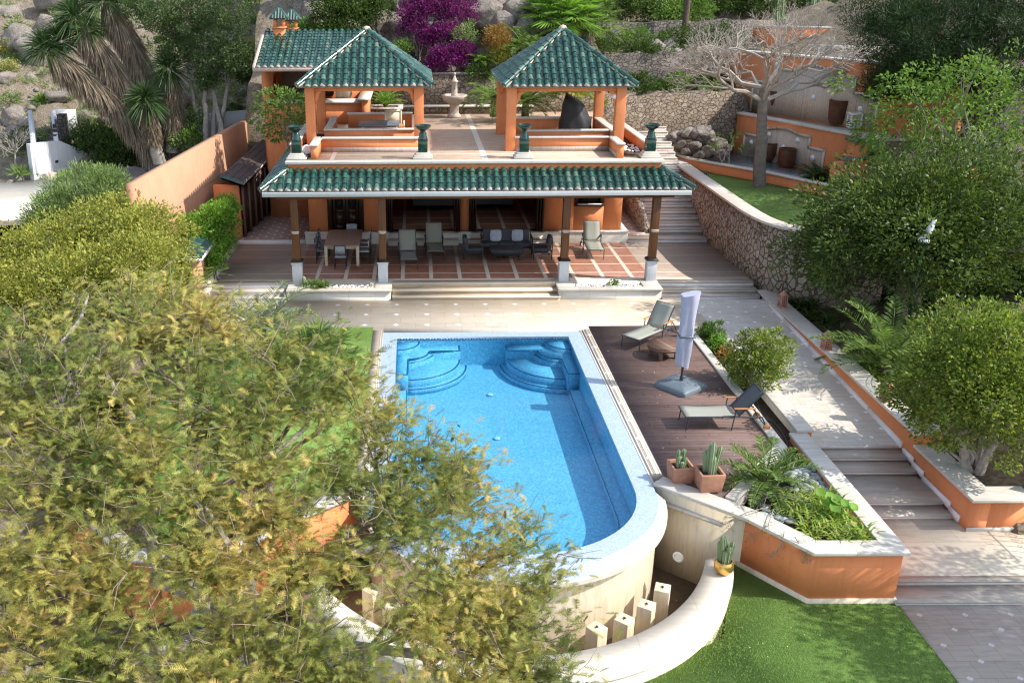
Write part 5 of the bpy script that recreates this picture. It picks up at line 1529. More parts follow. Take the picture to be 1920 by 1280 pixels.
for (px, py), lb in (((1569, 232), 'tall rusty brown jar standing by the upper fountain panel, in full view'), ((1497, 217), 'rusty brown jar on a stone block under the bare branches'), ((1457, 212), 'rusty brown jar half hidden by the bare tree fork')):
    q = G(px, py, 4.2)
    o = thing('rusty_jar', lb, 'jar', q, 0, 'rusty jars on the second terrace')
    mb = MB(); mb.lathe([(.30, 0), (.38, .2), (.42, .6), (.44, .95), (.46, 1.0), (.40, 1.0), (.38, .7), (0, .6)], (0, 0, 0), 20); mb.build('jar', M['brown_pot'], o, smooth=True)
for (px, py), lb in (((1600, 238), 'openwork white stone pot at the end of the lower fountain wall coping'), ((1378, 205), 'openwork white stone pot at the far end of the fountain wall near rubble stones')):
    q = G(px, py, 4.24); o = thing('openwork_pot', lb, 'pot', q, 0, 'white openwork pots')
    mb = MB()
    for k in range(4):
        a_ = rotz(k*PI/2)
        for (s0, s1) in (((-.2, 0), (.2, .25)), ((-.2, .25), (.2, .5)), ((.2, 0), (-.2, .25)), ((.2, .25), (-.2, .5))):
            mb.bar(a_@Vector((s0[0], -.2, s0[1])), a_@Vector((s1[0], -.2, s1[1])), .05, .05)
        mb.bar(a_@Vector((-.2, -.2, 0)), a_@Vector((-.2, -.2, .52)), .06)
    mb.build('lattice', M['riser'], o)
    mb = MB(); mb.strip([(-.22, -.22), (.22, -.22), (.22, .22), (-.22, .22)], .04, .04, .5, .58, closed=True); mb.box(-.22, -.22, -.04, .22, .22, .02); mb.build('rim', M['riser'], o)
t, b = wroot('end_pier', 'orange pier with grey cap ending the lower fountain wall by dark agaves', 'pier', (17.6, 37.4, 2))
q = Vector((17.55, 37.85, 0))
mb = MB(); mb.box(17.35, 37.3, 1.5, 17.95, 38.0, 4.0); mb.strip([(16.4, 36.35), (17.5, 37.2), (19.5, 36.4), (22, 35.6)], .3, 0, 1.5, 3.35); b(mb, 'wall', M['orange'])
mb = MB(); mb.box(17.28, 37.22, 4.0, 18.02, 38.08, 4.1); mb.strip([(16.9, 36.75), (17.5, 37.2), (19.5, 36.4), (22, 35.6)], .34, .04, 3.35, 3.43); b(mb, 'cap', M['base_plastic'])
# third orange terrace wall
t, b = wroot('upper_orange_wall', 'highest orange terrace wall with white cap below the cacti', 'garden wall', (18, 49, 6))
p0, p1 = V(1385, 48, 52), V(1680, 66, 48.5)
mb = MB(); mb.strip([(p0.x, p0.y), (p1.x, p1.y)], .3, 0, 4, p0.z-.1); b(mb, 'wall', M['orange'])
mb = MB(); mb.strip([(p0.x, p0.y), (p1.x, p1.y)], .36, .06, p0.z-.1, p0.z); b(mb, 'cap', M['coping'])
p0, p1 = V(1530, 85, 47), V(1650, 100, 45.5)
mb = MB(); mb.strip([(p0.x, p0.y), ((p0.x+p1.x)/2, (p0.y+p1.y)/2-.3), (p1.x, p1.y)], .5, .0, 5.5, p0.z); b(mb, 'curved_ledge', M['coping'])
# stone terraces on the slope
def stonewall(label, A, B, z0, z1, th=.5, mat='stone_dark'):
    t, b = wroot('terrace_stone_wall', label, 'stone wall', ((A[0]+B[0])/2, (A[1]+B[1])/2, z0))
    A_, B_ = Vector(A), Vector(B); n = 14; pts = [A_.lerp(B_, i/n) for i in range(n+1)]
    zt = [z1+random.uniform(-.12, .12) for _ in pts]
    mb = MB(); mb.strip([(p.x, p.y) for p in pts], th, 0, [z0]*(n+1), zt); b(mb, 'wall', M[mat])
    t['group'] = 'dry stone terrace walls'
stonewall('warm rubble stone wall at the head of the stair behind the right gazebo', (8.31, 43.1), (15.2, 44.6), 1.5, 5.15, .5, 'stone_warm')
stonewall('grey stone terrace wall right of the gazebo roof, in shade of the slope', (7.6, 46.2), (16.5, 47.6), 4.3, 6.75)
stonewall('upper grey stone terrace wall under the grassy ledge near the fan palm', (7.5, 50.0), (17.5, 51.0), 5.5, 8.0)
stonewall('short stone terrace wall below the bougainvillea', (-4.5, 46.0), (2.2, 46.2), 5.2, 7.2, .5, 'stone_warm')
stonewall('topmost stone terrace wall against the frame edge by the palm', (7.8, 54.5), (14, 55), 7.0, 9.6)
# boulders
rg = random.Random(5)
def hz(x, y): return hill_h(x, y)
BL = [((905, 25), 45.6, .85), ((938, 52), 45.2, .75), ((965, 15), 46, .7), ((655, 95), 44.8, .55), ((612, 115), 44.6, .45), ((985, 60), 45, .55), ((740, 118), 44.3, .35)]
for i, ((px, py), Y, s) in enumerate(BL):
    p = V(px, py, Y); rock(p, s*1.15, s*.9, s*1.1, 20+i, 'large pale limestone rock in the cliff behind the gazebos', 'cliff rocks behind the gazebos', sub=4)
BL = [((75, 20), 60, .9), ((30, 55), 58, .9), ((70, 65), 57, 1.3), ((95, 12), 62, 1.1), ((15, 85), 56, .7), ((22, 160), 51.5, .7), ((50, 95), 55, .6), ((10, 110), 54, .6), ((120, 130), 53, .5), ((150, 165), 51, .45), ((500, 30), 58, .8), ((480, 60), 55, .6), ((470, 100), 53, .5), ((530, 20), 60, .8), ((65, 320), 46.2, .28), ((35, 328), 45.6, .25), ((15, 335), 45.2, .22), ((250, 318), 46.6, .3), ((230, 305), 47.2, .25), ((270, 312), 46.8, .25)]
for i, ((px, py), Y, s) in enumerate(BL):
    p = V(px, py, Y); rock(Vector((p.x, p.y, hz(p.x, p.y)+s*.25)), s*1.2, s, s*.85, 50+i, 'pale limestone boulder on the dry slope beyond the neighbour\'s patio', 'boulders on the dry slope')
BL = [((1262, 258), 43.0, .42), ((1290, 250), 42.9, .5), ((1322, 255), 42.6, .55), ((1345, 268), 42.0, .42), ((1275, 272), 42.5, .3), ((1300, 275), 42.2, .4), ((1330, 284), 41.6, .32), ((1310, 290), 41.2, .22), ((1352, 290), 41.0, .3), ((1285, 285), 41.9, .2), ((1250, 275), 43.1, .25), ((1362, 278), 41.5, .25), ((1375, 205), 45.0, .5), ((1240, 262), 43.6, .3)]
for i, ((px, py), Y, s) in enumerate(BL):
    p = V(px, py, Y); rock(p, s*1.2, s, s*.8, 80+i, 'grey rock of the outcrop between rubble wall and curved orange wall', 'grey rocks of the outcrop', 'cliff')
BL = [((1745, 300), 33.5, .55), ((1800, 300), 34, .5), ((1835, 275), 36, .6), ((1700, 330), 33, .4)]
for i, ((px, py), Y, s) in enumerate(BL):
    p = V(px, py, Y); rock(p, s*1.2, s, s*.9, 100+i, 'shaded boulder under the bright green tree', 'boulders under the bright tree', 'rock')
# ------------------------------------------------------------------ vegetation tools (numpy leaf meshes)
def unit(a): return a/np.maximum(1e-6, np.linalg.norm(a, axis=-1, keepdims=True))
def rdir(rg, n, up=0.0):
    d = rg.normal(size=(n, 3)); d[:, 2] += up; return unit(d)
def leaves(P, D, L, W, rg, fold=.25, tri=False, bend=0.0):
    """diamond leaves: base P, direction D, length L, width W -> (n,4,3)"""
    n = len(P); D = unit(D)
    S = unit(np.cross(D, unit(rg.normal(size=(n, 3))+np.array([0, 0, .8]))))
    U = np.cross(S, D)
    L = np.broadcast_to(np.asarray(L, dtype=float), (n,))[:, None]; W = np.broadcast_to(np.asarray(W, dtype=float), (n,))[:, None]
    tip = P+D*L-np.array([0, 0, 1])*bend*L
    if tri: return np.stack([P-S*W*.5, P+S*W*.5, tip], 1), 3
    mid = P+D*L*.45
    return np.stack([P, mid+S*W*.5+U*W*fold, tip, mid-S*W*.5+U*W*fold], 1), 4
def blob_points(rg, n, c, r, shell=.75, flat=0.0, cut=None):
    d = rdir(rg, n); rad = shell+(1-shell)*rg.random((n, 1))**.5
    if shell <= 0: rad = rg.random((n, 1))**(1/3)
    p = d*rad*np.asarray(r)[None]
    return p+np.asarray(c)[None], d
def crown_clumps(rg, c, r, nclump, cr, jitter=.18, low=-.6):
    """clump centres spread over an uneven ellipsoid"""
    out = []
    i = 0
    ga = PI*(3-math.sqrt(5))
    for k in range(nclump):
        z = 1-2*(k+.5)/nclump
        if z < low: continue
        a = ga*k; q = math.sqrt(max(0, 1-z*z))
        d = np.array([q*math.cos(a), q*math.sin(a), z])
        nz = mnoise.fractal(Vector(d*2.1+np.array([c[0], c[1], 0])), 1.0, 2.0, 3)
        s = 1+nz*jitter*1.6+rg.normal()*jitter*.35
        out.append(np.asarray(c)+d*np.asarray(r)*s*(1-cr/np.mean(r)*.5))
    return out
def foliage(mb, rg, clumps, nper, cr, L, W, outward=.7, up=.2, c=None, droop=0.0, fold=.25, squash=.75):
    """leaves scattered in every clump, turned outwards"""
    C = np.array(clumps); m = len(C)
    n = m*nper
    idx = np.repeat(np.arange(m), nper)
    off = rdir(rg, n)*(rg.random((n, 1))**.45)*cr*rg.uniform(.75, 1.25, (m, 1))[idx]
    off[:, 2] *= squash
    P = C[idx]+off
    D = unit(off)*outward+rdir(rg, n)*.6+np.array([0, 0, up])
    if c is not None: D += unit(P-np.asarray(c)[None])*.5
    l = L*rg.uniform(.65, 1.3, n)
    A, k = leaves(P, D, l, W*rg.uniform(.7, 1.25, n), rg, fold, bend=droop)
    mb.raw(A, k)
def limb(mb, p0, p1, r0, r1, rg, wig=.06, n=6, seg=7):
    p0, p1 = np.asarray(p0, float), np.asarray(p1, float); L = np.linalg.norm(p1-p0)
    off = rg.normal(size=(n+1, 3))*wig*L*.5
    pts = [p0+(p1-p0)*i/n+off[i]*math.sin(PI*i/n) for i in range(n+1)]
    mb.tube([tuple(p) for p in pts], [r0+(r1-r0)*i/n for i in range(n+1)], seg)
    return pts
def simple_tree(name, label, cat, base, c, r, leafm, barkm, nclump=90, cr=.55, nper=90, L=.16, W=.07, trunk_r=.16, stems=1, group=None, seed=1, jitter=.2, low=-.55, inner=.35, up=.25, droop=.05, branches=14):
    rg = np.random.default_rng(seed)
    t = thing(name, label, cat, base, 0, group); B = np.asarray(base, float)
    c = np.asarray(c, float)-B
    cl = crown_clumps(rg, c, r, nclump, cr, jitter, low)
    mb = MB()
    foliage(mb, rg, cl, nper, cr, L, W, c=c, up=up, droop=droop)
    sh = [c+(q-c)*rg.uniform(1.05, 1.24) for q in cl if rg.random() < .22]
    if sh: foliage(mb, rg, sh, max(8, nper//4), cr*.55, L*1.05, W, c=c, up=up+.3, droop=droop)
    if inner > 0:
        k = int(nclump*inner); ins = [c+rdir(rg, 1)[0]*np.asarray(r)*rg.uniform(.2, .62) for _ in range(k)]
        foliage(mb, rg, ins, nper//2, cr*1.2, L*1.3, W*1.5, c=c, up=up)
    mb.build('crown', leafm, t)
    mb = MB()
    for s in range(stems):
        a = 2*PI*s/max(1, stems)+rg.uniform(0, 1); off = np.array([math.cos(a), math.sin(a), 0])*(.28 if stems > 1 else 0)
        top = c*np.array([1, 1, .85])+off*r[0]*.9
        pts = limb(mb, off*.5, top, trunk_r*rg.uniform(.75, 1.1), trunk_r*.35, rg, .08, 7)
        for k in range(branches//stems):
            q = cl[rg.integers(len(cl))]; i = rg.integers(2, 6)
            limb(mb, pts[i], q, trunk_r*.35, trunk_r*.07, rg, .10, 4, 5)
    mb.build('trunk', barkm, t, smooth=True)
    return t
def bush(name, label, cat, c, r, leafm, nclump=50, cr=.3, nper=70, L=.12, W=.05, group=None, seed=1, jitter=.2, low=-.7, up=.3, base=None, inner=.4, droop=0):
    rg = np.random.default_rng(seed)
    c = np.asarray(c, float); base = base if base is not None else (c[0], c[1], c[2]-r[2]*.8)
    cl = crown_clumps(rg, c-np.asarray(base), r, nclump, cr, jitter, low)
    mb = MB(); foliage(mb, rg, cl, nper, cr, L, W, c=c-np.asarray(base), up=up, droop=droop)
    ins = [c-np.asarray(base)+rdir(rg, 1)[0]*np.asarray(r)*rg.uniform(.1, .6) for _ in range(int(nclump*inner))]
    if ins: foliage(mb, rg, ins, nper//2, cr*1.2, L*1.3, W*1.4, up=up)
    o = mb.build(name, leafm, None); o.location = base
    return tag(o, label, cat, group)
def palm_frond(mb, rg, base, azim, elev, L, droop, nl=34, ll=.42, lw=.03, vee=.5, seg=12):
    """feather frond: curved rib with two rows of leaflets"""
    d = np.array([math.cos(azim), math.sin(azim)]); pts = []
    p = np.array(base, float); e = elev
    for i in range(seg+1):
        pts.append(p.copy()); st = L/seg
        p = p+np.array([d[0]*math.cos(e), d[1]*math.cos(e), math.sin(e)])*st; e -= droop/seg*(.5+i/seg)
    mb.mat(0).tube([tuple(q) for q in pts], [.018*(1-.8*i/seg)+.003 for i in range(seg+1)], 5)
    pts = np.array(pts)
    ts = np.linspace(.12, .99, nl); P = []; D = []; LL = []
    side = np.array([-d[1], d[0], 0])
    for tt in ts:
        i = min(seg-1, int(tt*seg)); f = tt*seg-i; q = pts[i]*(1-f)+pts[i+1]*f; tg = unit(pts[i+1]-pts[i]); upv = np.cross(side, tg); upv = upv if upv[2] > 0 else -upv
        l = ll*math.sin(PI*min(1, .15+tt*.85))**.6*(1-.25*tt)
        for s in (-1, 1):
            P.append(q); D.append(side*s*.85+tg*.55+upv*vee*rg.uniform(.5, 1.0)+rg.normal(size=3)*.05); LL.append(l*rg.uniform(.85, 1.1))
    A, k = leaves(np.array(P), np.array(D), np.array(LL), lw, rg, .15, bend=.12)
    mb.raw(A, k, 0)
def feather_palm(name, label, base, nf, L, ll, seed, leafm, trunk_h=.0, tr=.14, group=None, e0=.2, e1=1.25, cat='palm', lw=.032, droop=1.3, nl=34, vee=.5):
    rg = np.random.default_rng(seed); t = thing(name, label, cat, base, 0, group); mb = MB()
    for i in range(nf):
        a = 2.399*i+rg.uniform(-.2, .2); e = e0+(e1-e0)*(i/nf)**.8+rg.uniform(-.1, .1)
        palm_frond(mb, rg, (0.05*math.cos(a), .05*math.sin(a), trunk_h), a, e, L*rg.uniform(.8, 1.1), droop*rg.uniform(.8, 1.2), nl, ll, lw, vee)
    mb.build('fronds', leafm, t)
    mb = MB(); mb.lathe([(tr*1.2, -.3), (tr*1.1, 0), (tr, trunk_h*.5+.02), (tr*.9, trunk_h+.08), (0, trunk_h+.12)], (0, 0, 0), 12); mb.build('trunk', M['trunk_dark'], t)
    return t
def fan_palm(name, label, base, nf, R_, seed, leafm, h=1.5, tr=.18, group=None, stalk=.8):
    rg = np.random.default_rng(seed); t = thing(name, label, 'palm', base, 0, group); mb = MB(); P = []; D = []; LL = []; WW = []
    for i in range(nf):
        a = 2.399*i; e = -.35+1.75*(i/nf)
        dv = np.array([math.cos(a)*math.cos(e), math.sin(a)*math.cos(e), math.sin(e)])
        q0 = np.array([0, 0, h]); q1 = q0+dv*stalk*rg.uniform(.8, 1.15)
        mb.tube([tuple(q0), tuple((q0+q1)/2+np.array([0, 0, .04])), tuple(q1)], [.02, .016, .012], 4)
        side = unit(np.cross(dv, np.array([0, 0, 1.0]))+1e-5); nn = np.cross(side, dv)
        for k in range(26):
            b = -1.9+3.8*k/25
            P.append(q1); D.append(dv*math.cos(b)+side*math.sin(b)+nn*(.12+.1*abs(math.sin(b)))*rg.uniform(.6, 1.2)); LL.append(R_*rg.uniform(.85, 1.05)*(1-.12*abs(b))); WW.append(.055*R_/.7)
    A, k = leaves(np.array(P), np.array(D), np.array(LL), np.array(WW), rg, .2, bend=.22)
    mb.raw(A, k, 0); mb.build('fronds', leafm, t)
    mb = MB(); n = 8; mb.lathe([(tr*(1.15 if i % 2 else 1.0)*(1-.1*i/n), h*i/n-.2) for i in range(n+1)]+[(0, h)], (0, 0, 0), 12); mb.build('trunk', M['trunk_dark'], t)
    return t
def rosette(name, label, cat, base, n, L, W, seed, leafm, e0=.15, e1=1.45, bend=.15, group=None, parts=False):
    rg = np.random.default_rng(seed); mb = MB(); P = []; D = []; LL = []
    for i in range(n):
        a = 2.399*i; s = i/n; e = e0+(e1-e0)*s
        P.append([.04*math.cos(a)*L, .04*math.sin(a)*L, .03*L]); D.append([math.cos(a)*math.cos(e), math.sin(a)*math.cos(e), math.sin(e)]); LL.append(L*rg.uniform(.8, 1.1)*(1-.15*s))
    A, k = leaves(np.array(P), np.array(D), np.array(LL), W, rg, .35, bend=bend); mb.raw(A, k)
    o = mb.build(name, leafm, None); o.location = base; return tag(o, label, cat, group)
def strap_clump(mb, rg, base, n, L, W, lean=.9):
    """arching strap leaves in three bent pieces"""
    a = rg.uniform(0, 2*PI, n); e = rg.uniform(.55, 1.45, n); l = L*rg.uniform(.6, 1.15, n)
    d0 = np.stack([np.cos(a)*np.cos(e), np.sin(a)*np.cos(e), np.sin(e)], 1); P = np.array(base)[None]+rg.normal(size=(n, 3))*np.array([.04, .04, 0])
    side = unit(np.stack([-np.sin(a), np.cos(a), np.zeros(n)], 1))
    p = P; q = []; w_ = [W*.7, W, W*.85, W*.06]; dd = d0.copy()
    pts = [p]
    for i in range(3):
        p = p+dd*(l/3)[:, None]; pts.append(p); dd = unit(dd+np.stack([np.cos(a)*.35, np.sin(a)*.35, -np.full(n, .55)], 1)*lean)
    for i in range(3):
        mb.raw(np.stack([pts[i]-side*w_[i]/2, pts[i]+side*w_[i]/2, pts[i+1]+side*w_[i+1]/2, pts[i+1]-side*w_[i+1]/2], 1), 4)

# ------------------------------------------------------------------ the big feathery tree in the foreground
def kk():
    k = N('feathery_leaf_mixed'); g = k.n('NewGeometry'); rnd = g.outputs['Random Per Island']
    at_ = k.n('Attribute'); at_.attribute_name = 'tint'
    c = k.ramp(at_.outputs['Fac'], [(0, (.065, .105, .022)), (.25, (.14, .175, .036)), (.48, (.26, .26, .06)), (.70, (.34, .31, .075)), (.87, (.44, .33, .09)), (1, (.50, .36, .12))])
    c = k.mix(1.0, c, k.ramp(rnd, [(0, .8), (1, 1.25)]), 'MULTIPLY')
    k.done(c, .55, .25)
    tl = k.n('BsdfTranslucent'); k.l(k.mix(1.0, c, (1.2, 1.2, .7), 'MULTIPLY'), tl.inputs[0])
    mx = k.n('MixShader'); mx.inputs[0].default_value = .24; k.l(k.b.outputs[0], mx.inputs[1]); k.l(tl.outputs[0], mx.inputs[2]); k.l(mx.outputs[0], k.out.inputs['Surface'])
    return k.m
M['leaf_feather'] = kk()
def dome(x, y): return 5.75-.068*(y-13.6)**2*(1 if y < 13.6 else 1.6)-.040*(x+4.2)**2*(1 if x > -4.2 else .25)
SIL = [(-120, 575), (0, 560), (110, 530), (260, 505), (380, 512), (440, 530), (470, 570), (560, 572), (640, 605), (700, 640), (712, 700), (738, 735), (790, 790), (880, 800), (900, 840), (925, 905), (955, 935), (1000, 960), (1080, 1015), (1070, 1060), (1030, 1080), (1090, 1160), (1085, 1215), (1075, 1320), (900, 1360), (-120, 1360)]
def inside(px, py, poly):
    c_ = False; j = len(poly)-1
    for i in range(len(poly)):
        xi, yi = poly[i]; xj, yj = poly[j]
        if (yi > py) != (yj > py) and px < (xj-xi)*(py-yi)/(yj-yi)+xi: c_ = not c_
        j = i
    return c_
def ray_dome(px, py, dz=0):
    a_, b_, g_ = _ray(px, py)
    Y = 6.0
    while Y < 19:
        t_ = Y/b_; z = CAM_H+g_*t_
        if z < dome(a_*t_, Y)+dz: return np.array([a_*t_, Y, z])
        Y += .08
    return None
def big_tree():
    rg = np.random.default_rng(21); base = np.array([-3.1, 12.2, -1.3])
    t = thing('acacia_tree', 'huge feathery olive and gold acacia spreading over the lawn and pool in the foreground', 'tree', base)
    ends = []
    tries = 0
    while len(ends) < 400 and tries < 12000:
        tries += 1
        px, py = rg.uniform(-120, 1110), rg.uniform(500, 1350)
        if not inside(px, py, SIL): continue
        # airy gaps where the ground, wall and trunks show through
        gap = mnoise.fractal(Vector((px*.0065, py*.0085, 4.2)), 1.0, 2.0, 3)
        if gap > .33 and rg.random() < .8: continue
        if 640 < px < 740 and 840 < py < 1010 and rg.random() < .75: continue
        if 360 < px < 520 and 960 < py < 1040 and rg.random() < .6: continue
        q = ray_dome(px, py)
        if q is None:
            if py < 720:
                a_, b_, g_ = _ray(px, py); Y = 14.2+rg.uniform(-.6, .6); q = np.array([a_*Y/b_, Y, CAM_H+g_*Y/b_])
            else: continue
        if min([np.linalg.norm(q-e) for e in ends], default=9) < .31: continue
        ends.append(q-np.array([0, 0, abs(rg.normal())*.25]))
    ends = np.array(ends)
    # lower tier seen through the gaps
    k = rg.choice(len(ends), 90, replace=False); low = ends[k]+rg.normal(size=(90, 3))*np.array([.5, .5, .2])-np.array([0, 0, 1.1])
    allq = np.concatenate([ends, low])
    # limbs: k-means into main limbs, then boughs, then twigs
    def kmeans(X, k):
        C = X[rg.choice(len(X), k, replace=False)]
        for _ in range(8):
            lab = ((X[:, None]-C[None])**2).sum(2).argmin(1)
            C = np.array([X[lab == i].mean(0) if (lab == i).any() else C[i] for i in range(k)])
        return C, lab
    mt, mbk = MB(), MB()
    fork = base+np.array([.1, .1, 1.6])
    limb(mt, base-np.array([0, 0, .3]), fork, .24, .20, rg, .05)
    C1, l1 = kmeans(allq, 9)
    tw = []
    for i in range(9):
        X = allq[l1 == i]
        if len(X) < 3: continue
        tgt = C1[i]-np.array([0, 0, .75]); midp = fork+(tgt-fork)*.62+np.array([0, 0, .25])
        pts = limb(mt, fork, midp, .145, .075, rg, .10, 6, 8)
        pts2 = limb(mt, pts[-1], tgt, .075, .05, rg, .12, 5, 7)
        kb = max(2, len(X)//8); C2, l2 = kmeans(X, min(kb, len(X)))
        for j in range(len(C2)):
            Y = X[l2 == j]
            if len(Y) == 0: continue
            st = pts[-1] if rg.random() < .45 else (pts2[3] if rg.random() < .6 else pts2[-1])
            tg = C2[j]-np.array([0, 0, .28])
            p3 = limb(mbk, st, tg, .046, .024, rg, .13, 5, 6)
            for e in Y:
                s_ = p3[rg.integers(2, 6)]
                p4 = limb(mbk, s_, e, .012, .005, rg, .16, 4, 5); tw.append((s_, e, p4))
                for _ in range(4):
                    b_ = p4[rg.integers(1, 5)]; limb(mbk, b_, b_+unit(e-s_)*rg.uniform(.15, .35)+rg.normal(size=3)*np.array([.2, .2, .08]), .006, .003, rg, .1, 2, 4)
    M['bark_twig'] = plain('warm_grey_twig', (.25, .19, .15), .9, .25, 8); 
    mbk.build('branches', M['bark_twig'], t, smooth=True, loc=-base)
    for (pp) in ([(70, 690), (120, 640), (150, 600), (165, 555)], [(20, 700), (70, 740), (115, 770), (130, 720), (120, 640)], [(400, 1050), (385, 1000), (375, 950), (330, 900)], [(440, 1045), (410, 990), (385, 950)], [(660, 1040), (760, 1010), (830, 1000)], [(330, 960), (450, 890), (540, 830), (575, 800), (590, 750)], [(250, 790), (215, 730), (195, 690)], [(500, 980), (510, 900), (530, 850)]):
        q = []
        for i, (px, py) in enumerate(pp):
            r_ = ray_dome(px, py, -.15-.12*(len(pp)-i))
            if r_ is not None: q.append(r_)
        if len(q) > 2: mt.tube([tuple(v) for v in q], [.060-.042*i/(len(q)-1) for i in range(len(q))], 7)
    # feather leaves on the twigs
    P, D, S, Ls = [], [], [], []
    wind = np.array([.55, .15, .05])
    for (s_, e, p4) in tw:
        ax = unit(e-s_); n = rg.integers(62, 98)
        sp = np.abs(rg.normal(size=n))
        for q in range(n):
            f = rg.uniform(.25, 1.12); pos = s_+(e-s_)*f+rg.normal(size=3)*np.array([.13, .13, .055])*(1.0+.4*f)
            d = ax*.5+wind*.6+rg.normal(size=3)*np.array([.75, .75, .30])+np.array([0, 0, .02])
            P.append(pos); D.append(d); Ls.append(rg.uniform(.095, .215))
    P, D, Ls = np.array(P), unit(np.array(D)), np.array(Ls); n = len(P)
    side = unit(np.cross(D, np.array([0, 0, 1.0])+rg.normal(size=(n, 3))*.35)); up = np.cross(side, D)
    ml = MB(); np_ = 9
    # midrib
    w0 = .004
    tip = P+D*Ls[:, None]-np.array([0, 0, 1])*(Ls*.18)[:, None]
    ml.raw(np.stack([P-side*w0, P+side*w0, tip], 1), 3)
    for i in range(np_):
        f = .10+.86*i/(np_-1); c_ = P+D*(Ls*f)[:, None]-np.array([0, 0, 1])*(Ls*.18*f*f)[:, None]
        pl = (Ls*.40*math.sin(PI*(.18+.72*f))**.7)[:, None]
        for s in (-1, 1):
            dd = unit(side*s*.80+D*.62+up*.10-np.array([0, 0, .20])+rg.normal(size=(n, 3))*.06)
            wv = D*.0054
            ml.raw(np.stack([c_-wv, c_+wv, c_+dd*pl], 1), 3)
    # each leaf must be one island for its own tint: merge not needed, tint varies per leaflet
    mt.build('trunk', M['bark_pale'], t, smooth=True, loc=-base)
    o = ml.build('crown', M['leaf_feather'], t, loc=-base)
    nz = np.array([mnoise.fractal(Vector((p[0]*.75, p[1]*.75, p[2]*.9)), 1.0, 2.0, 3) for p in P])
    tint = np.clip(.44+nz*.50+rg.normal(size=n)*.17, 0, 1).astype(np.float32)
    at_ = o.data.attributes.new('tint', 'FLOAT', 'FACE'); at_.data.foreach_set('value', np.tile(tint, 1+2*np_))
    print('acacia leaves', n)
big_tree()
# ------------------------------------------------------------------ loungers
def lounger(label, loc, rz, group, back_deg=50, sling='sling_olive', back_sling=None, arms='teak'):
    t = thing('sun_lounger', label, 'sun lounger', loc, rz, group)
    w_ = .31; z0 = .36; hx = .22
    br = R(back_deg); bl = .80
    tip = Vector((hx+bl*math.cos(br), 0, z0+bl*math.sin(br)))
    mb = MB()
    for s in (-1, 1):
        mb.tube([(-1.02, s*w_, z0-.005), (hx, s*w_, z0-.005), (.80, s*w_, z0-.03)], .017, 8)
        mb.tube([(-.98, s*w_, 0), (-.95, s*w_, z0-.01)], .015, 8)
        mb.tube([(hx-.12, s*(w_+.02), 0), (hx-.06, s*(w_+.02), .56)], .015, 8)
        mb.tube([(.80, s*w_, z0-.03), (.93, s*w_, .10)], .015, 8)
        mb.tube([(.55, s*(w_+.02), .56), (.78, s*w_, z0-.02)], .014, 8)
        mb.tube([(hx+.02, s*w_, z0), (tip.x, s*w_, tip.z)], .016, 8)
        mb.tube([(hx+.42*math.cos(br), s*(w_-.03), z0+.42*math.sin(br)), (.72, s*(w_-.03), z0-.04), (.35, s*(w_-.03), .16)], .010, 6)
    mb.tube([(-1.02, -w_, z0-.005), (-1.02, w_, z0-.005)], .017, 8)
    mb.tube([(tip.x, -w_, tip.z), (tip.x, w_, tip.z)], .016, 8)
    mb.tube([(.90, -w_, .12), (.90, w_, .12)], .013, 8)
    mb.build('frame', M['charcoal'], t, smooth=True)
    mb = MB(); n = 8; vs = []
    for i in range(n+1):
        x = -1.01+(hx+.99)*i/n; sag = -.018*math.sin(PI*i/n)
        for y in (-w_+.01, -w_*.4, w_*.4, w_-.01): vs.append((x, y, z0+.014+sag-(.012 if abs(y) < .2 else 0)))
    mb.add(vs, [(4*i+k, 4*i+k+1, 4*i+k+5, 4*i+k+4) for i in range(n) for k in range(3)])
    o = mb.build('seat', M[sling], t, smooth=True)
    md = o.modifiers.new('t', 'SOLIDIFY'); md.thickness = .012
    mb = MB(); vs = []
    for i in range(n+1):
        s = i/n*bl
        for y in (-w_+.01, -w_*.4, w_*.4, w_-.01):
            dn = -.02*math.sin(PI*i/n)*(1 if abs(y) < .2 else .3)
            vs.append((hx+.01+s*math.cos(br)-dn*math.sin(br), y, z0+.016+s*math.sin(br)+dn*math.cos(br)))
    mb.add(vs, [(4*i+k, 4*i+k+1, 4*i+k+5, 4*i+k+4) for i in range(n) for k in range(3)])
    o = mb.build('backrest', M[back_sling or sling], t, smooth=True)
    md = o.modifiers.new('t', 'SOLIDIFY'); md.thickness = .012
    for s in (-1, 1):
        mb = MB(); mb.box(hx-.12, s*(w_+.02)-.032, .56, .62, s*(w_+.02)+.032, .585); mb.build('armrest', M[arms], t, bevel=.01)
        mb = MB(); mb.lathe([(0, -.02), (.07, -.02), (.085, -.012), (.085, .012), (.07, .02), (0, .02)], (0, 0, 0), 18)
        o = mb.build('wheel', M[arms], t, smooth=True); o.location = (.93, s*(w_+.03), .085); o.rotation_euler = (PI/2, 0, 0)
    return t
DZ0 = .008
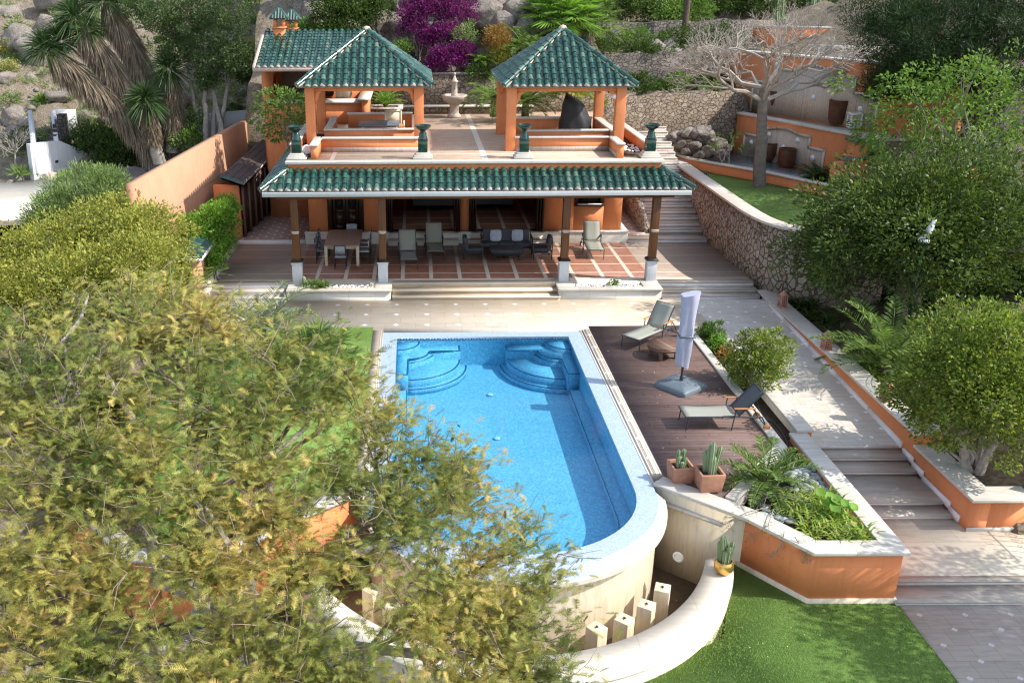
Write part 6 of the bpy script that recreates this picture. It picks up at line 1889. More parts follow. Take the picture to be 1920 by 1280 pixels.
# deck, far one : near-side leg, mid leg and wheel seen at these pixels
pa, pb_ = G(1198, 659, DZ0), G(1262, 632, DZ0)
d = (pb_-pa); ang = math.atan2(d.y, d.x); u_ = Vector((math.cos(ang), math.sin(ang), 0)); n_ = Vector((-u_.y, u_.x, 0))
c = pa+u_*.98+n_*.31
lounger('olive sling lounger with teak arms at the far end of the wooden deck', (c.x, c.y, DZ0), ang, 'loungers on the wooden deck', 55, 'sling_olive', 'sling_olive2' if 'sling_olive2' in M else None)
pa, pb_ = G(1286, 807, DZ0), G(1405, 806, DZ0)
d = (pb_-pa); ang = math.atan2(d.y, d.x); u_ = Vector((math.cos(ang), math.sin(ang), 0)); n_ = Vector((-u_.y, u_.x, 0))
c = pa+u_*.98+n_*.31
lounger('olive sling lounger with teak arms and dark shaded back beside the flowering bush', (c.x, c.y, DZ0), ang, 'loungers on the wooden deck', 48, 'sling_olive', 'sling_grey')  # backrest shade put into the colour: a darker sling than the seat
for (fx, fy, hx_, hy_), lb in (((767, 505, 761, 462), 'grey sling lounger in the porch shade, nearer the dining table'), ((817, 489, 809, 447), 'grey sling lounger in the porch shade, nearer the sofa group'), ((1116, 486, 1101, 452), 'pale sling lounger half in sun in front of the small window')):
    a = G(fx, fy, TZ); b2 = G(hx_, hy_, TZ); d = b2-a; ang = math.atan2(d.y, d.x)
    c = a+Vector((math.cos(ang), math.sin(ang), 0))*.98
    lounger(lb, (c.x, c.y, TZ+.004), ang, 'loungers on the covered terrace', 58, 'sling_olive', None, 'charcoal')
# ------------------------------------------------------------------ folded parasol
p = G(1276, 726, DZ0)
t = thing('folded_parasol', 'closed parasol in pale lilac cover standing in a square plastic base on the deck', 'parasol', p)
mb = MB()
def rsq(h, r, z, n=6):
    out = []
    for k in range(4):
        cx_, cy_ = [(1, 1), (-1, 1), (-1, -1), (1, -1)][k]
        for i in range(n+1):
            a_ = R(90*k+90*i/n); out.append((cx_*(h-r)+r*math.cos(a_), cy_*(h-r)+r*math.sin(a_), z))
    return out
rings = [rsq(.50, .08, 0), rsq(.50, .08, .09), rsq(.46, .08, .14), rsq(.22, .05, .20), rsq(.12, .05, .205)]
k = len(rings[0]); vs = [q for r_ in rings for q in r_]
mb.add(vs, [(i*k+j, i*k+(j+1) % k, (i+1)*k+(j+1) % k, (i+1)*k+j) for i in range(4) for j in range(k)]+[tuple(4*k+j for j in range(k)), tuple(range(k-1, -1, -1))])
for q in range(4):
    a_ = rotz(q*PI/2)
    for s in (-.22, 0, .22): mb.bar(a_@Vector((s, .47, .125)), a_@Vector((s*.7, .20, .208)), .03, .012)
o = mb.build('base', M['base_plastic'], t, smooth=True); o.rotation_euler = (0, 0, R(38))
mb = MB(); mb.lathe([(.05, .2), (.05, .32), (.032, .33), (.032, 2.5), (0, 2.5)], (0, 0, 0), 14); mb.build('pole', M['charcoal'], t, smooth=True)
mb = MB(); mb.tube([(.05, 0, .27), (.11, 0, .27)], .014, 8); mb.build('knob', M['charcoal'], t)
mb = MB(); rings = 14; seg = 24; vs = []
for i in range(rings):
    s = i/(rings-1); z = .62+s*1.98
    wx, wy = .16+.05*s+.015*math.sin(s*7), .13+.05*s
    for kq in range(seg):
        a_ = 2*PI*kq/seg
        e = 3.0; cc, ss = math.cos(a_), math.sin(a_)
        rr = (abs(cc)**e+abs(ss)**e)**(-1/e)
        fold = 1+.075*math.sin(a_*5+s*2.2)+.05*math.sin(a_*3-s*5)+.03*math.sin(a_*9+s*9)
        vs.append((wx*rr*cc*fold+.02*s-.01, wy*rr*ss*fold, z+(.06*cc if i == rings-1 else 0)+(.05*math.sin(a_*2) if i == 0 else 0)))
mb.add(vs, [(i*seg+j, i*seg+(j+1) % seg, (i+1)*seg+(j+1) % seg, (i+1)*seg+j) for i in range(rings-1) for j in range(seg)]+[tuple((rings-1)*seg+j for j in range(seg)), tuple(range(seg-1, -1, -1))])
o = mb.build('cover', M['canvas'], t, smooth=True)
mb = MB(); mb.strip([(-.205, -.19), (.205, -.19), (.215, .19), (-.205, .19)], .012, .0, 1.45, 1.50, closed=True); mb.build('strap', M['base_plastic'], t)
# ------------------------------------------------------------------ round deck table
p = G(1243, 668, DZ0)
t = thing('round_low_table', 'low round hardwood table on the deck between parasol and far lounger', 'table', p, R(20))
mb = MB()
y = -.44
while y < .43:
    y2 = min(y+.085, .44); n = 1
    h = math.sqrt(max(.02, .46**2-max(abs(y), abs(y2))**2))
    poly = [(-math.sqrt(.46**2-y*y), y), (math.sqrt(.46**2-y*y), y), (math.sqrt(max(.001, .46**2-y2*y2)), y2), (-math.sqrt(max(.001, .46**2-y2*y2)), y2)]
    mb.prism([(a_[0], a_[1]+(.004 if i < 2 else -.004)) for i, a_ in enumerate(poly)], .345, .375); y = y2
mb.build('table_top', M['deck_wood'], t)
mb = MB(); ringo = arc(0, 0, .46, 0, 360, 40)[:-1]
mb.strip(ringo, .0, .05, .27, .344, closed=True) if False else mb.lathe([(.40, .27), (.46, .27), (.46, .344), (.40, .344), (.40, .27)], (0, 0, 0), 36); mb.build('apron', M['deck_wood'], t)
for k in range(4):
    a_ = R(45+90*k); mb = MB(); mb.obox((.36*math.cos(a_), .36*math.sin(a_), .135), (.10, .10, .27), rotz(a_)); mb.build('leg', M['deck_wood'], t, bevel=.008)
# ------------------------------------------------------------------ pots
def cactus(mb, h, r, n, seed, spread=.12, z0=0):
    rg = random.Random(seed)
    for i in range(n):
        a = rg.uniform(0, 2*PI); d_ = spread*math.sqrt(rg.random()); hh = h*rg.uniform(.45, 1); lean = rg.uniform(0, .14)
        x, y = d_*math.cos(a), d_*math.sin(a); seg = 14; rings = 9; vs = []
        for k in range(rings):
            s = k/(rings-1); rr = r*rg.uniform(.94, 1.06)*(math.sqrt(max(0, 1-max(0, (s-.85)/.15)**2))*.98+.02)
            for q in range(seg):
                b_ = 2*PI*q/seg; r2 = rr*(1+.20*(1 if q % 2 == 0 else -1))
                vs.append((x+lean*s*hh*math.cos(a)+r2*math.cos(b_), y+lean*s*hh*math.sin(a)+r2*math.sin(b_), z0+s*hh))
        mb.add(vs, [(k*seg+q, k*seg+(q+1) % seg, (k+1)*seg+(q+1) % seg, (k+1)*seg+q) for k in range(rings-1) for q in range(seg)]+[tuple((rings-1)*seg+q for q in range(seg))])
def square_pot(label, cl, loc, rz, s, h, ch, cr, n, seed):
    t = thing('terracotta_planter', label, 'planter pot', loc, rz, 'square terracotta pots on the deck corner')
    mb = MB()
    k = .84
    for (a0, a1, za, zb) in ((s*k, s, 0, h), ):
        o_ = [(-1, -1), (1, -1), (1, 1), (-1, 1)]
        vs = [(x*a0, y*a0, za) for x, y in o_]+[(x*a1, y*a1, zb) for x, y in o_]+[(x*(a1-.045), y*(a1-.045), zb) for x, y in o_]+[(x*(a1-.06), y*(a1-.06), zb-.10) for x, y in o_]
        mb.add(vs, [(3, 2, 1, 0)]+[(i, (i+1) % 4, 4+(i+1) % 4, 4+i) for i in range(4)]+[(4+i, 4+(i+1) % 4, 8+(i+1) % 4, 8+i) for i in range(4)]+[(8+i, 8+(i+1) % 4, 12+(i+1) % 4, 12+i) for i in range(4)])
    mb.build('pot', M['terracotta'], t, bevel=.008)
    mb = MB(); mb.box(-s+.05, -s+.05, h-.14, s-.05, s-.05, h-.07); mb.build('soil', M['soil'], t)
    mb = MB(); cactus(mb, ch, cr, n, seed, s*.45, h-.08)
    o = mb.build('cactus', M['cactus'], None, smooth=True); o.name = 'cactus'
    o.location = loc; o.rotation_euler = (0, 0, rz); tag(o, cl, 'cactus')
p = G(1276, 905, .01); square_pot('square terracotta pot at the deck corner, nearer the pool rim', 'short prickly cactus clump in the terracotta pot nearer the pool', (p.x, p.y+.12, .01), R(6), .235, .40, .42, .042, 9, 4)
p = G(1330, 923, .01); square_pot('square terracotta pot at the deck corner, nearer the feathery palm', 'taller pale column cactus clump in the terracotta pot nearer the palm', (p.x, p.y+.14, .055), R(4), .26, .42, .80, .046, 10, 8)
p = G(1357, 1076, -.80)
t = thing('gold_pot', 'round gold glazed pot on the curved basin wall', 'pot', (p.x, p.y+.05, -.80))
mb = MB(); mb.lathe([(.09, 0), (.13, .015), (.175, .09), (.19, .17), (.18, .25), (.155, .29), (.14, .29), (.15, .22), (0, .2)], (0, 0, 0), 28); mb.build('pot', M['gold'], t, smooth=True)
mb = MB(); mb.lathe([(.0, .24), (.14, .24)], (0, 0, 0), 20); mb.build('soil', M['soil'], t)
mb = MB(); cactus(mb, .62, .042, 11, 12, .09, 0); o = mb.build('cactus', M['cactus'], None, smooth=True); o.location = (p.x, p.y+.05, -.56); tag(o, 'columnar cactus clump growing in the round gold pot', 'cactus')
# ------------------------------------------------------------------ lanterns
ln = None
for (px, py), lb in (((1466, 576), 'pierced terracotta lantern on the coping below the rubble wall, farthest up the path'), ((1548, 654), 'pierced terracotta lantern on the coping beside the palm fronds, between the other two'), ((1659, 751), 'pierced terracotta lantern on the coping half under the clipped yellow-green tree')):
    p = G(px, py, .17); p.z = .172
    if ln is None:
        t = thing('terracotta_lantern', lb, 'lantern', p, R(8), 'terracotta lanterns on the path wall')
        mb = MB(); mb.box(-.15, -.15, 0, .15, .15, .04); mb.cone4((0, 0), .145, .145, .50, .53, .15, .15); mb.cone4((0, 0), .135, .135, .53, .63, .05, .05); mb.lathe([(.05, 0), (.055, .03), (.03, .07), (0, .08)], (0, 0, .62), 10); [q.build('cap' if max(v[2] for v in q.v) > .1 else 'base', M['terra_pink'], t) for q in mb.islands()]
        mb = MB()
        for k in range(4):
            a_ = rotz(k*PI/2)
            for x in (-.12, -.042, .042, .12): mb.obox(a_@Vector((x, -.12, .27)), (.036, .024, .46), a_)
            for z in (.06, .15, .24, .33, .42, .48): mb.obox(a_@Vector((0, -.121, z)), (.262, .022, .034), a_)
        mb.build('pierced_body', M['terra_pink'], t)
        mb = MB(); mb.box(-.085, -.085, .05, .085, .085, .5); mb.build('shade_core', M['black'], t); ln = t; t.scale = (.82, .82, .82)  # black core added to paint the shade seen through the piercings
    else: relabel(copy_tree(ln), lb, p)
# ------------------------------------------------------------------ dining set
def tp(px, py, z): q = G(px, py, TZ+z); return Vector((q.x, q.y, TZ))
c4 = [tp(608, 461, .76), tp(675, 461, .76), tp(679, 428, .76), tp(617, 428, .76)]
x0, x1 = (c4[0].x+c4[3].x)/2, (c4[1].x+c4[2].x)/2; y0, y1 = c4[0].y, c4[3].y
cx_, cy_ = (x0+x1)/2, (y0+y1)/2; hx_, hy_ = min(.66, (x1-x0)/2), min(1.15, (y1-y0)/2)
cy_ = y0+hy_
t = thing('dining_table', 'large dining table with brown top and cream legs under the porch', 'table', (cx_, cy_, TZ))
mb = MB(); mb.box(-hx_, -hy_, .72, hx_, hy_, .77); mb.build('table_top', M['table_wood'], t, bevel=.008)
mb = MB(); mb.strip([(-hx_+.08, -hy_+.08), (hx_-.08, -hy_+.08), (hx_-.08, hy_-.08), (-hx_+.08, hy_-.08)], .03, 0, .62, .719, closed=True); mb.build('apron', M['cream_wood'], t)
for sx_ in (-1, 1):
    for sy_ in (-1, 1):
        mb = MB(); mb.box(sx_*(hx_-.07)-.055, sy_*(hy_-.07)-.055, 0, sx_*(hx_-.07)+.055, sy_*(hy_-.07)+.055, .719); mb.build('leg', M['cream_wood'], t, bevel=.006)
def bistro(label, loc, rz):
    t = thing('bistro_chair', label, 'chair', loc, rz, 'woven bistro chairs round the dining table')
    mb = MB(); mb.obox((0, 0, .45), (.42, .42, .035)); mb.build('seat', M['woven'], t, bevel=.01)
    mb = MB(); vs = []; n = 6
    for zz in (.58, .87):
        for i in range(n+1):
            x = -.21+.42*i/n; vs.append((x, .20+.05*(zz-.5)+.035*(1-(x/.21)**2), zz))
    mb.add(vs, [(i, i+1, n+2+i, n+1+i) for i in range(n)])
    o = mb.build('backrest', M['woven'], t); md = o.modifiers.new('t', 'SOLIDIFY'); md.thickness = .02
    for x, y, tx in ((-.19, -.18, 0), (.19, -.18, 0), (-.19, .19, 1), (.19, .19, 1)):
        mb = MB()
        pts = [(x*1.08, y*1.08, 0), (x, y, .44)]
        if tx: pts += [(x*1.05, y+.03, .7), (x, y+.05, .89)]
        mb.tube(pts, .017, 8); mb.build('leg', M['black'], t, smooth=True)
    mb = MB()
    for i in (0, 1): mb.tube([(-.19, .215+.02*i, .57+.31*i), (0, .25+.02*i, .57+.31*i), (.19, .215+.02*i, .57+.31*i)], .013, 6)
    for s in (-1, 1):
        mb.tube([(s*.19, -.18, .22), (s*.19, .19, .22)], .011, 6)
        for zz in (.2, .32, .42, .62, .8): mb.lathe([(.021, -.012), (.021, .012)], (s*.195, .19+max(0, zz-.45)*.1, zz), 8)
    mb.build('rails', M['charcoal'], t, smooth=True); return t
ang_ = {'f': PI, 'b': 0.0}
bistro('black and white woven bistro chair at the near end of the dining table', (cx_-.03, cy_-hy_-.22, TZ), PI)
bistro('woven bistro chair at the far end of the dining table, only its back showing', (cx_+.2, cy_+hy_+.25, TZ), 0)
for i, dy in enumerate((-.62, .02, .66)):
    nm = ['nearest of three', 'middle of three', 'farthest of three'][i]
    bistro('woven bistro chair on the column side of the table facing away from the corridor wall, '+nm if False else 'woven bistro chair along the corridor side of the table, '+nm, (cx_-hx_-.12, cy_+dy, TZ), PI/2)
    bistro('woven bistro chair along the lounger side of the table, '+nm, (cx_+hx_+.12, cy_+dy, TZ), -PI/2)
# ------------------------------------------------------------------ sofa group
def seat3(label, cat, loc, rz, w_, nc, group=None):
    t = thing('outdoor_sofa' if nc > 1 else 'outdoor_armchair', label, cat, loc, rz, group)
    mb = MB()
    for s in (-1, 1):
        x = s*(w_/2-.03)
        mb.bar((x, -.33, 0), (x, -.36, .58), .035); mb.bar((x, .33, 0), (x, .36, .72), .035); mb.bar((x, -.35, .27), (x, .34, .27), .03)
        for z in (.36, .44, .51): mb.bar((x, -.35, z), (x, .35, z), .012)
    mb.bar((-w_/2+.03, -.34, .25), (w_/2-.03, -.34, .25), .035); mb.bar((-w_/2+.03, .34, .27), (w_/2-.03, .34, .27), .035)
    mb.box(-w_/2+.04, -.33, .25, w_/2-.04, .33, .275)
    mb.build('frame', M['frame_dark'], t)
    for s in (-1, 1):
        mb = MB(); mb.box(s*(w_/2-.03)-.04, -.38, .58, s*(w_/2-.03)+.04, .36, .61); mb.build('armrest', M['deck_wood'], t, bevel=.01)
    cw = (w_-.16)/nc
    for i in range(nc):
        x = -w_/2+.08+cw*(i+.5)
        mb = MB(); mb.box(x-cw/2+.006, -.34, .28, x+cw/2-.006, .26, .42); mb.build('seat_cushion', M['cushion'], t, bevel=.04, bseg=3)
        mb = MB(); mb.obox((x, .27, .60), (cw-.015, .16, .46), Matrix.Rotation(R(-10), 3, 'X')); mb.build('back_cushion', M['cushion'], t, bevel=.05, bseg=3)
    return t
ps = tp(950, 476, 0)
seat3('three-seat grey cushioned outdoor sofa with wooden arms facing the pool', 'sofa', (ps.x, ps.y+.25, TZ), 0, 1.95, 3)
for dx, lb in ((-.40, 'square patterned cushion on the grey sofa, nearer the pillar between doors'), (.42, 'square patterned cushion on the grey sofa, nearer the sunny lounger')):
    mb = MB(); mb.add(*(lambda n: ([(x/n*.22*(1-.12*abs(y/n)**2), s*.075*(1-abs(x/n)**2.5)*(1-abs(y/n)**2.5)+0, y/n*.22*(1-.12*abs(x/n)**2)) for s in (-1, 1) for y in range(-n, n+1) for x in range(-n, n+1)],
        [((2*n+1)*j+i, (2*n+1)*j+i+1, (2*n+1)*(j+1)+i+1, (2*n+1)*(j+1)+i) for j in range(2*n) for i in range(2*n)]+[((2*n+1)**2+(2*n+1)*j+i, (2*n+1)**2+(2*n+1)*(j+1)+i, (2*n+1)**2+(2*n+1)*(j+1)+i+1, (2*n+1)**2+(2*n+1)*j+i+1) for j in range(2*n) for i in range(2*n)]))(4))
    o = mb.build('patterned_cushion', M['pillow'], None, smooth=True); o.location = (ps.x+dx, ps.y+.25+.10, TZ+.63); o.rotation_euler = (R(-14), 0, 0); tag(o, lb, 'cushion', 'patterned cushions')
pl_, pr_ = tp(887, 487, 0), tp(1017, 487, 0)
seat3('grey cushioned outdoor armchair beside the coffee table, nearer the shaded loungers', 'armchair', (pl_.x, pl_.y+.34, TZ), PI/2, .74, 1, 'armchairs of the sofa group')
seat3('grey cushioned outdoor armchair beside the coffee table, nearer the sunlit column', 'armchair', (pr_.x, pr_.y+.34, TZ), -PI/2, .74, 1, 'armchairs of the sofa group')
p = tp(950, 487, 0)
t = thing('coffee_table', 'dark grey coffee table with tapered sides in front of the sofa', 'coffee table', (p.x, p.y+.2, TZ))
mb = MB(); mb.cone4((0, 0), .47, .26, .16, .38, .60, .34); mb.build('body', M['frame_dark'], t); mb = MB(); mb.box(-.62, -.36, .38, .62, .36, .41); mb.build('table_top', M['cushion'], t, bevel=.008)
for sx_ in (-1, 1):
    for sy_ in (-1, 1):
        mb = MB(); mb.bar((sx_*.46, sy_*.25, 0), (sx_*.42, sy_*.22, .2), .03); mb.build('leg', M['frame_dark'], t)
# ------------------------------------------------------------------ small things
p = V(1733, 452, 25.0)
t = thing('garden_spotlight', 'white twin-head garden spotlight on a pole before the dark glossy tree', 'spotlight', (p.x, p.y, .2))
zt = p.z-.2
mb = MB(); mb.tube([(0, 0, 0), (0, 0, zt)], .03, 8); mb.build('pole', M['leafpole'] if 'leafpole' in M else M['ceramic'], t)
for (r0, r1, z0_, z1_, tilt, dx) in ((.16, .09, -.02, .20, R(12), -.02), (.10, .05, .24, .66, R(18), .06)):
    mb = MB(); mb.lathe([(0, .02), (r0*.8, .02), (r0, 0), (r0*.95, .05), (r1, z1_-z0_-.03), (r1*.6, z1_-z0_), (0, z1_-z0_)], (0, 0, 0), 18)
    o = mb.build('lamp_head', M['lamp_white'], t, smooth=True); o.location = (dx, 0, zt+z0_); o.rotation_euler = (0, tilt, 0)
mb = MB(); mb.lathe([(.035, 0), (.035, .08)], (.03, 0, zt+.17), 10); mb.build('joint', M['charcoal'], t)
# hose in the bed
hp = [G(x, y, -.13) for x, y in ((1418, 752), (1428, 780), (1448, 790), (1466, 812), (1476, 838), (1470, 862), (1452, 890))]
hp = [Vector((p.x+.02, p.y, -.145)) for p in hp]
mb = MB(); mb.tube([tuple(p)+(() if False else ()) for p in [Vector((a[0], a[1], -.145)) for a in resample([(p.x, p.y) for p in hp], 5)]], .016, 6); o = mb.build('garden_hose', M['charcoal'], None, smooth=True); tag(o, 'dark garden hose lying along the planted bed beside the deck kerb', 'hose')
# neighbour things: black parasol and two blue tubs
p = V(240, 318, 41.5)
t = thing('black_parasol', 'open black parasol on the neighbour\'s patio beside the boundary wall', 'parasol', (p.x, p.y, NZ))
h = p.z-NZ
mb = MB(); mb.lathe([(1.35, h-.35), (.9, h-.12), (.4, h+.06), (0, h+.16)], (0, 0, 0), 8); o = mb.build('canopy', M['black'], t); md = o.modifiers.new('t', 'SOLIDIFY'); md.thickness = .02
mb = MB(); mb.tube([(0, 0, 0), (0, 0, h+.2)], .03, 8); mb.build('pole', M['charcoal'], t)
for (px, py, s), lb in (((287, 311, 1.0), 'larger tilted blue plastic tub among logs by the yucca trunk'), ((312, 309, .7), 'smaller blue plastic tub beside the boundary wall and yucca trunk')):
    p = V(px, py, 46.6); o = thing('blue_tub', lb, 'tub', (p.x, p.y, p.z-.05)); 
    mb = MB(); mb.lathe([(.26*s, 0), (.34*s, .45*s), (.37*s, .47*s), (.33*s, .47*s), (.27*s, .08), (0, .06)], (0, 0, 0), 20); mb.build('bucket', M['blue'], o, smooth=True); o.rotation_euler = (.3*s, -.35, 0)
# small lawn spike lights
for (px, py), lb in (((1318, 318), 'small black spike light on the upper lawn by the curved orange wall'), ((1327, 338), 'small black spike light on the upper lawn beside the stone coping')):
    p = G(px, py, LWZ); t = thing('spike_light', lb, 'lamp', p)
    mb = MB(); mb.tube([(0, 0, 0), (0, 0, .26)], .02, 6); mb.build('stem', M['charcoal'], t); mb = MB(); mb.lathe([(.05, 0), (.07, .1), (0, .1)], (0, 0, .24), 10); o = mb.build('lamp_head', M['charcoal'], t); o.rotation_euler = (0, -.4, 0)
# wall lamp on the gazebo column
p = V(1154, 182, 32.7); t = thing('wall_lamp', 'white bulkhead lamp on the right front gazebo column', 'wall lamp', (6.87, 32.86, p.z))
mb = MB(); mb.lathe([(.09, 0), (.09, .05), (.06, .11), (0, .13)], (0, 0, 0), 14); o = mb.build('shade', M['lamp_white'], t, smooth=True); o.rotation_euler = (0, -PI/2, 0)
# ------------------------------------------------------------------ hedges on the left
def hedge(name, label, cat, pts, leafm, cr=.42, nper=120, L=.12, W=.06, seed=3, up=.35, inner=True, stems=None, droop=.0):
    """pts: (centre, radii, number of clumps) lumps that grow into one plant"""
    rg = np.random.default_rng(seed); base = np.array([pts[0][0][0], pts[0][0][1], 0.0]); t = thing(name, label, cat, base); mb = MB()
    for c, r, n in pts:
        c = np.asarray(c, float)-base; cl = crown_clumps(rg, c, r, n, cr, .2, -.55)
        foliage(mb, rg, cl, nper, cr, L, W, c=c, up=up, droop=droop)
        ins = [c+rdir(rg, 1)[0]*np.asarray(r)*rg.uniform(.2, .65) for _ in range(n//3)]
        foliage(mb, rg, ins, nper//2, cr*1.3, L*1.4, W*1.5, up=up)
    mb.build('foliage', leafm, t)
    mb = MB()
    for c, r, n in pts:
        c = np.asarray(c, float)-base
        for k in range(3):
            q = c+rdir(rg, 1)[0]*np.asarray(r)*.6; limb(mb, (c[0]+rg.uniform(-.4, .4), c[1]+rg.uniform(-.3, .3), c[2]-r[2]-.6), q, .05, .015, rg, .1, 5, 5)
    mb.build('stems', M['bark'], t, smooth=True)
    return t
def at(px, py, Y): v = V(px, py, Y); return (v.x, v.y, v.z)
hedge('hedge', 'broad yellow-green hedge between the neighbour\'s pool and the acacia', 'hedge',
      [(at(272, 460, 28.0), (1.45, 1.5, 1.35), 60), (at(215, 445, 29.0), (1.6, 1.5, 1.35), 60), (at(120, 478, 28.0), (1.6, 1.4, 1.3), 60), (at(35, 508, 27.0), (1.7, 1.4, 1.3), 60), (at(283, 530, 25.5), (1.25, 1.4, 1.4), 50), (at(220, 530, 25.5), (1.5, 1.4, 1.4), 50), (at(100, 560, 25), (1.6, 1.4, 1.4), 50), (at(-20, 580, 24.5), (1.5, 1.4, 1.4), 40), (at(252, 408, 31.5), (1.0, 1.0, .9), 26)],
      M['leaf_yellow'], .40, 110, .105, .06, 4)
hedge('oleander', 'grey-green oleander bush with pointed leaves rising behind the yellow-green hedge', 'bush',
      [(at(165, 375, 33.5), (1.45, 1.2, 1.25), 60), (at(105, 400, 33), (.95, 1.0, .95), 34), (at(200, 350, 34.5), (.75, .8, .75), 24), (at(70, 425, 32.5), (.5, .6, .6), 12)], M['leaf_oleander'], .36, 110, .17, .035, 6, .75)
hedge('ivy_hedge', 'bright green climber smothering the wall beside the terrace steps', 'climber',
      [(at(408, 412, 33.0), (.72, .8, .7), 34), (at(372, 425, 32.2), (.6, .8, .55), 24), (at(412, 455, 32.2), (.50, .9, .6), 26), (at(395, 490, 31.2), (.45, .6, .55), 20), (at(425, 390, 34), (.5, .6, .45), 16)], M['leaf_bright'], .25, 90, .085, .075, 7, .5)
# dark bushes behind the white stair wall and at the trunks
hedge('dark_shrub', 'dark green shrub mass behind the white stair wall under the dead-leaf yuccas', 'shrub',
      [(at(180, 265, 49), (1.4, 1.2, .95), 30), (at(235, 280, 48.5), (1.4, 1.1, .85), 28), (at(215, 300, 48), (1.2, .9, .6), 18)], M['leaf_dark'], .5, 90, .19, .09, 8)
hedge('small_green_shrub', 'mid green shrub at the foot of the grey tree trunks behind the boundary wall', 'shrub', [(at(352, 262, 46.5), (.9, .7, .65), 18), (at(365, 225, 47), (.45, .4, .7), 9)], M['leaf_mid'], .35, 70, .14, .08, 9)
bush('grey_green_scrub', 'olive grey scrub bush on the slope left of the tiled kitchen roof', 'bush', at(432, 170, 51), (1.1, .9, 1.0), M['leaf_oleander'], 26, .45, 60, .13, .04, seed=10)
bush('grey_green_scrub', 'dark green bush against the wire fence by the outdoor kitchen', 'bush', at(468, 130, 51), (.9, .9, .9), M['leaf_mid'], 26, .4, 70, .14, .07, seed=11)
# shrub in front of the tiled kitchen
t = simple_tree('frangipani_shrub', 'open green shrub with pale stems in front of the orange kitchen pillars', 'shrub', at(545, 285, 38.2), at(535, 215, 38.2), (1.15, .6, 1.1), M['leaf_mid'], M['bark_pale'], 46, .28, 34, .17, .08, .045, 3, seed=12, jitter=.3, low=-.9, inner=.1, branches=18)
# ------------------------------------------------------------------ yuccas with skirts of dead leaves
def yucca(label, pts, heads, skirt0, seed, rad=.78, group='yuccas with skirts of dry leaves'):
    rg = np.random.default_rng(seed); base = np.array(pts[0], float); t = thing('yucca_tree', label, 'yucca', base, 0, group)
    P = [np.array(p, float)-base for p in pts]; mt = MB(); md_ = MB(); mg = MB()
    mt.tube([tuple(p) for p in P], [.32-.12*i/(len(P)-1) for i in range(len(P))], 9)
    mt.build('trunk', M['bark_pale'], t, smooth=True)
    n = 5600; seg = len(P)-1
    f = skirt0+(1-skirt0)*rg.random(n); ii = np.minimum(seg-1, (f*seg).astype(int)); fr = (f*seg-ii)[:, None]
    PP = np.array(P); c = PP[ii]*(1-fr)+PP[ii+1]*fr; ax = unit(PP[ii+1]-PP[ii])
    rd = unit(np.cross(ax, rg.normal(size=(n, 3)))); c = c+rd*.24
    D = -ax*.75+rd*.62+np.array([0, 0, -.75])+rg.normal(size=(n, 3))*.12
    A, k = leaves(c, D, rg.uniform(.55, 1.05, n)*rad*1.6, .055, rg, .2, bend=.15); md_.raw(A, k); md_.build('dead_leaf_skirt', M['dead_frond'], t)
    for (h, R_, nn, dn) in heads:
        h = np.array(h, float)-base; a = rg.uniform(0, 2*PI, nn); e = rg.uniform(-.9 if dn else -.55, 1.45, nn)
        D = np.stack([np.cos(a)*np.cos(e), np.sin(a)*np.cos(e), np.sin(e)], 1)
        A, k = leaves(h[None]+D*.08, D, R_*rg.uniform(.8, 1.1, nn), .055, rg, .3, bend=.25); mg.raw(A, k)
    mg.build('leaf_head', M['leaf_yucca'], t)
yb = at(298, 300, 46.5)
yucca('leaning yucca with long dry leaf skirt, its head farthest from the grey trunks', [yb, at(275, 255, 46.5), at(215, 190, 46.6), at(140, 130, 46.8), at(95, 98, 46.9)], [(at(86, 95, 46.9), 1.5, 340, 0), (at(115, 78, 47.3), 1.45, 300, 0)], .12, 31)
yucca('leaning yucca with dry leaf skirt, its head at the frame edge between the other two', [at(305, 298, 47), at(270, 210, 47), at(200, 110, 47.2), at(150, 45, 47.4)], [(at(140, 35, 47.4), 1.5, 340, 0), (at(165, 60, 47.2), 1.2, 200, 0)], .22, 32)
yucca('steeper yucca with dry leaf skirt, its dark head merging with the pine crown', [at(315, 298, 47.5), at(300, 190, 47.5), at(240, 70, 47.8), at(200, 5, 48)], [(at(192, 5, 48), 1.5, 340, 0), (at(230, 0, 48.4), 1.4, 260, 0)], .22, 33)
yucca('short yucca with a full drooping dark green head in front of the leaning trunks', [at(300, 305, 46), at(285, 250, 45.8), at(275, 195, 45.6)], [(at(274, 190, 45.6), 1.25, 480, 1)], .45, 34, .35)
yucca('upright yucca with dry skirt and dark head beside the grey trunks', [at(322, 285, 46.6), at(325, 220, 46.6), at(318, 140, 46.6)], [(at(316, 130, 46.6), 1.25, 360, 1)], .35, 35, .5)
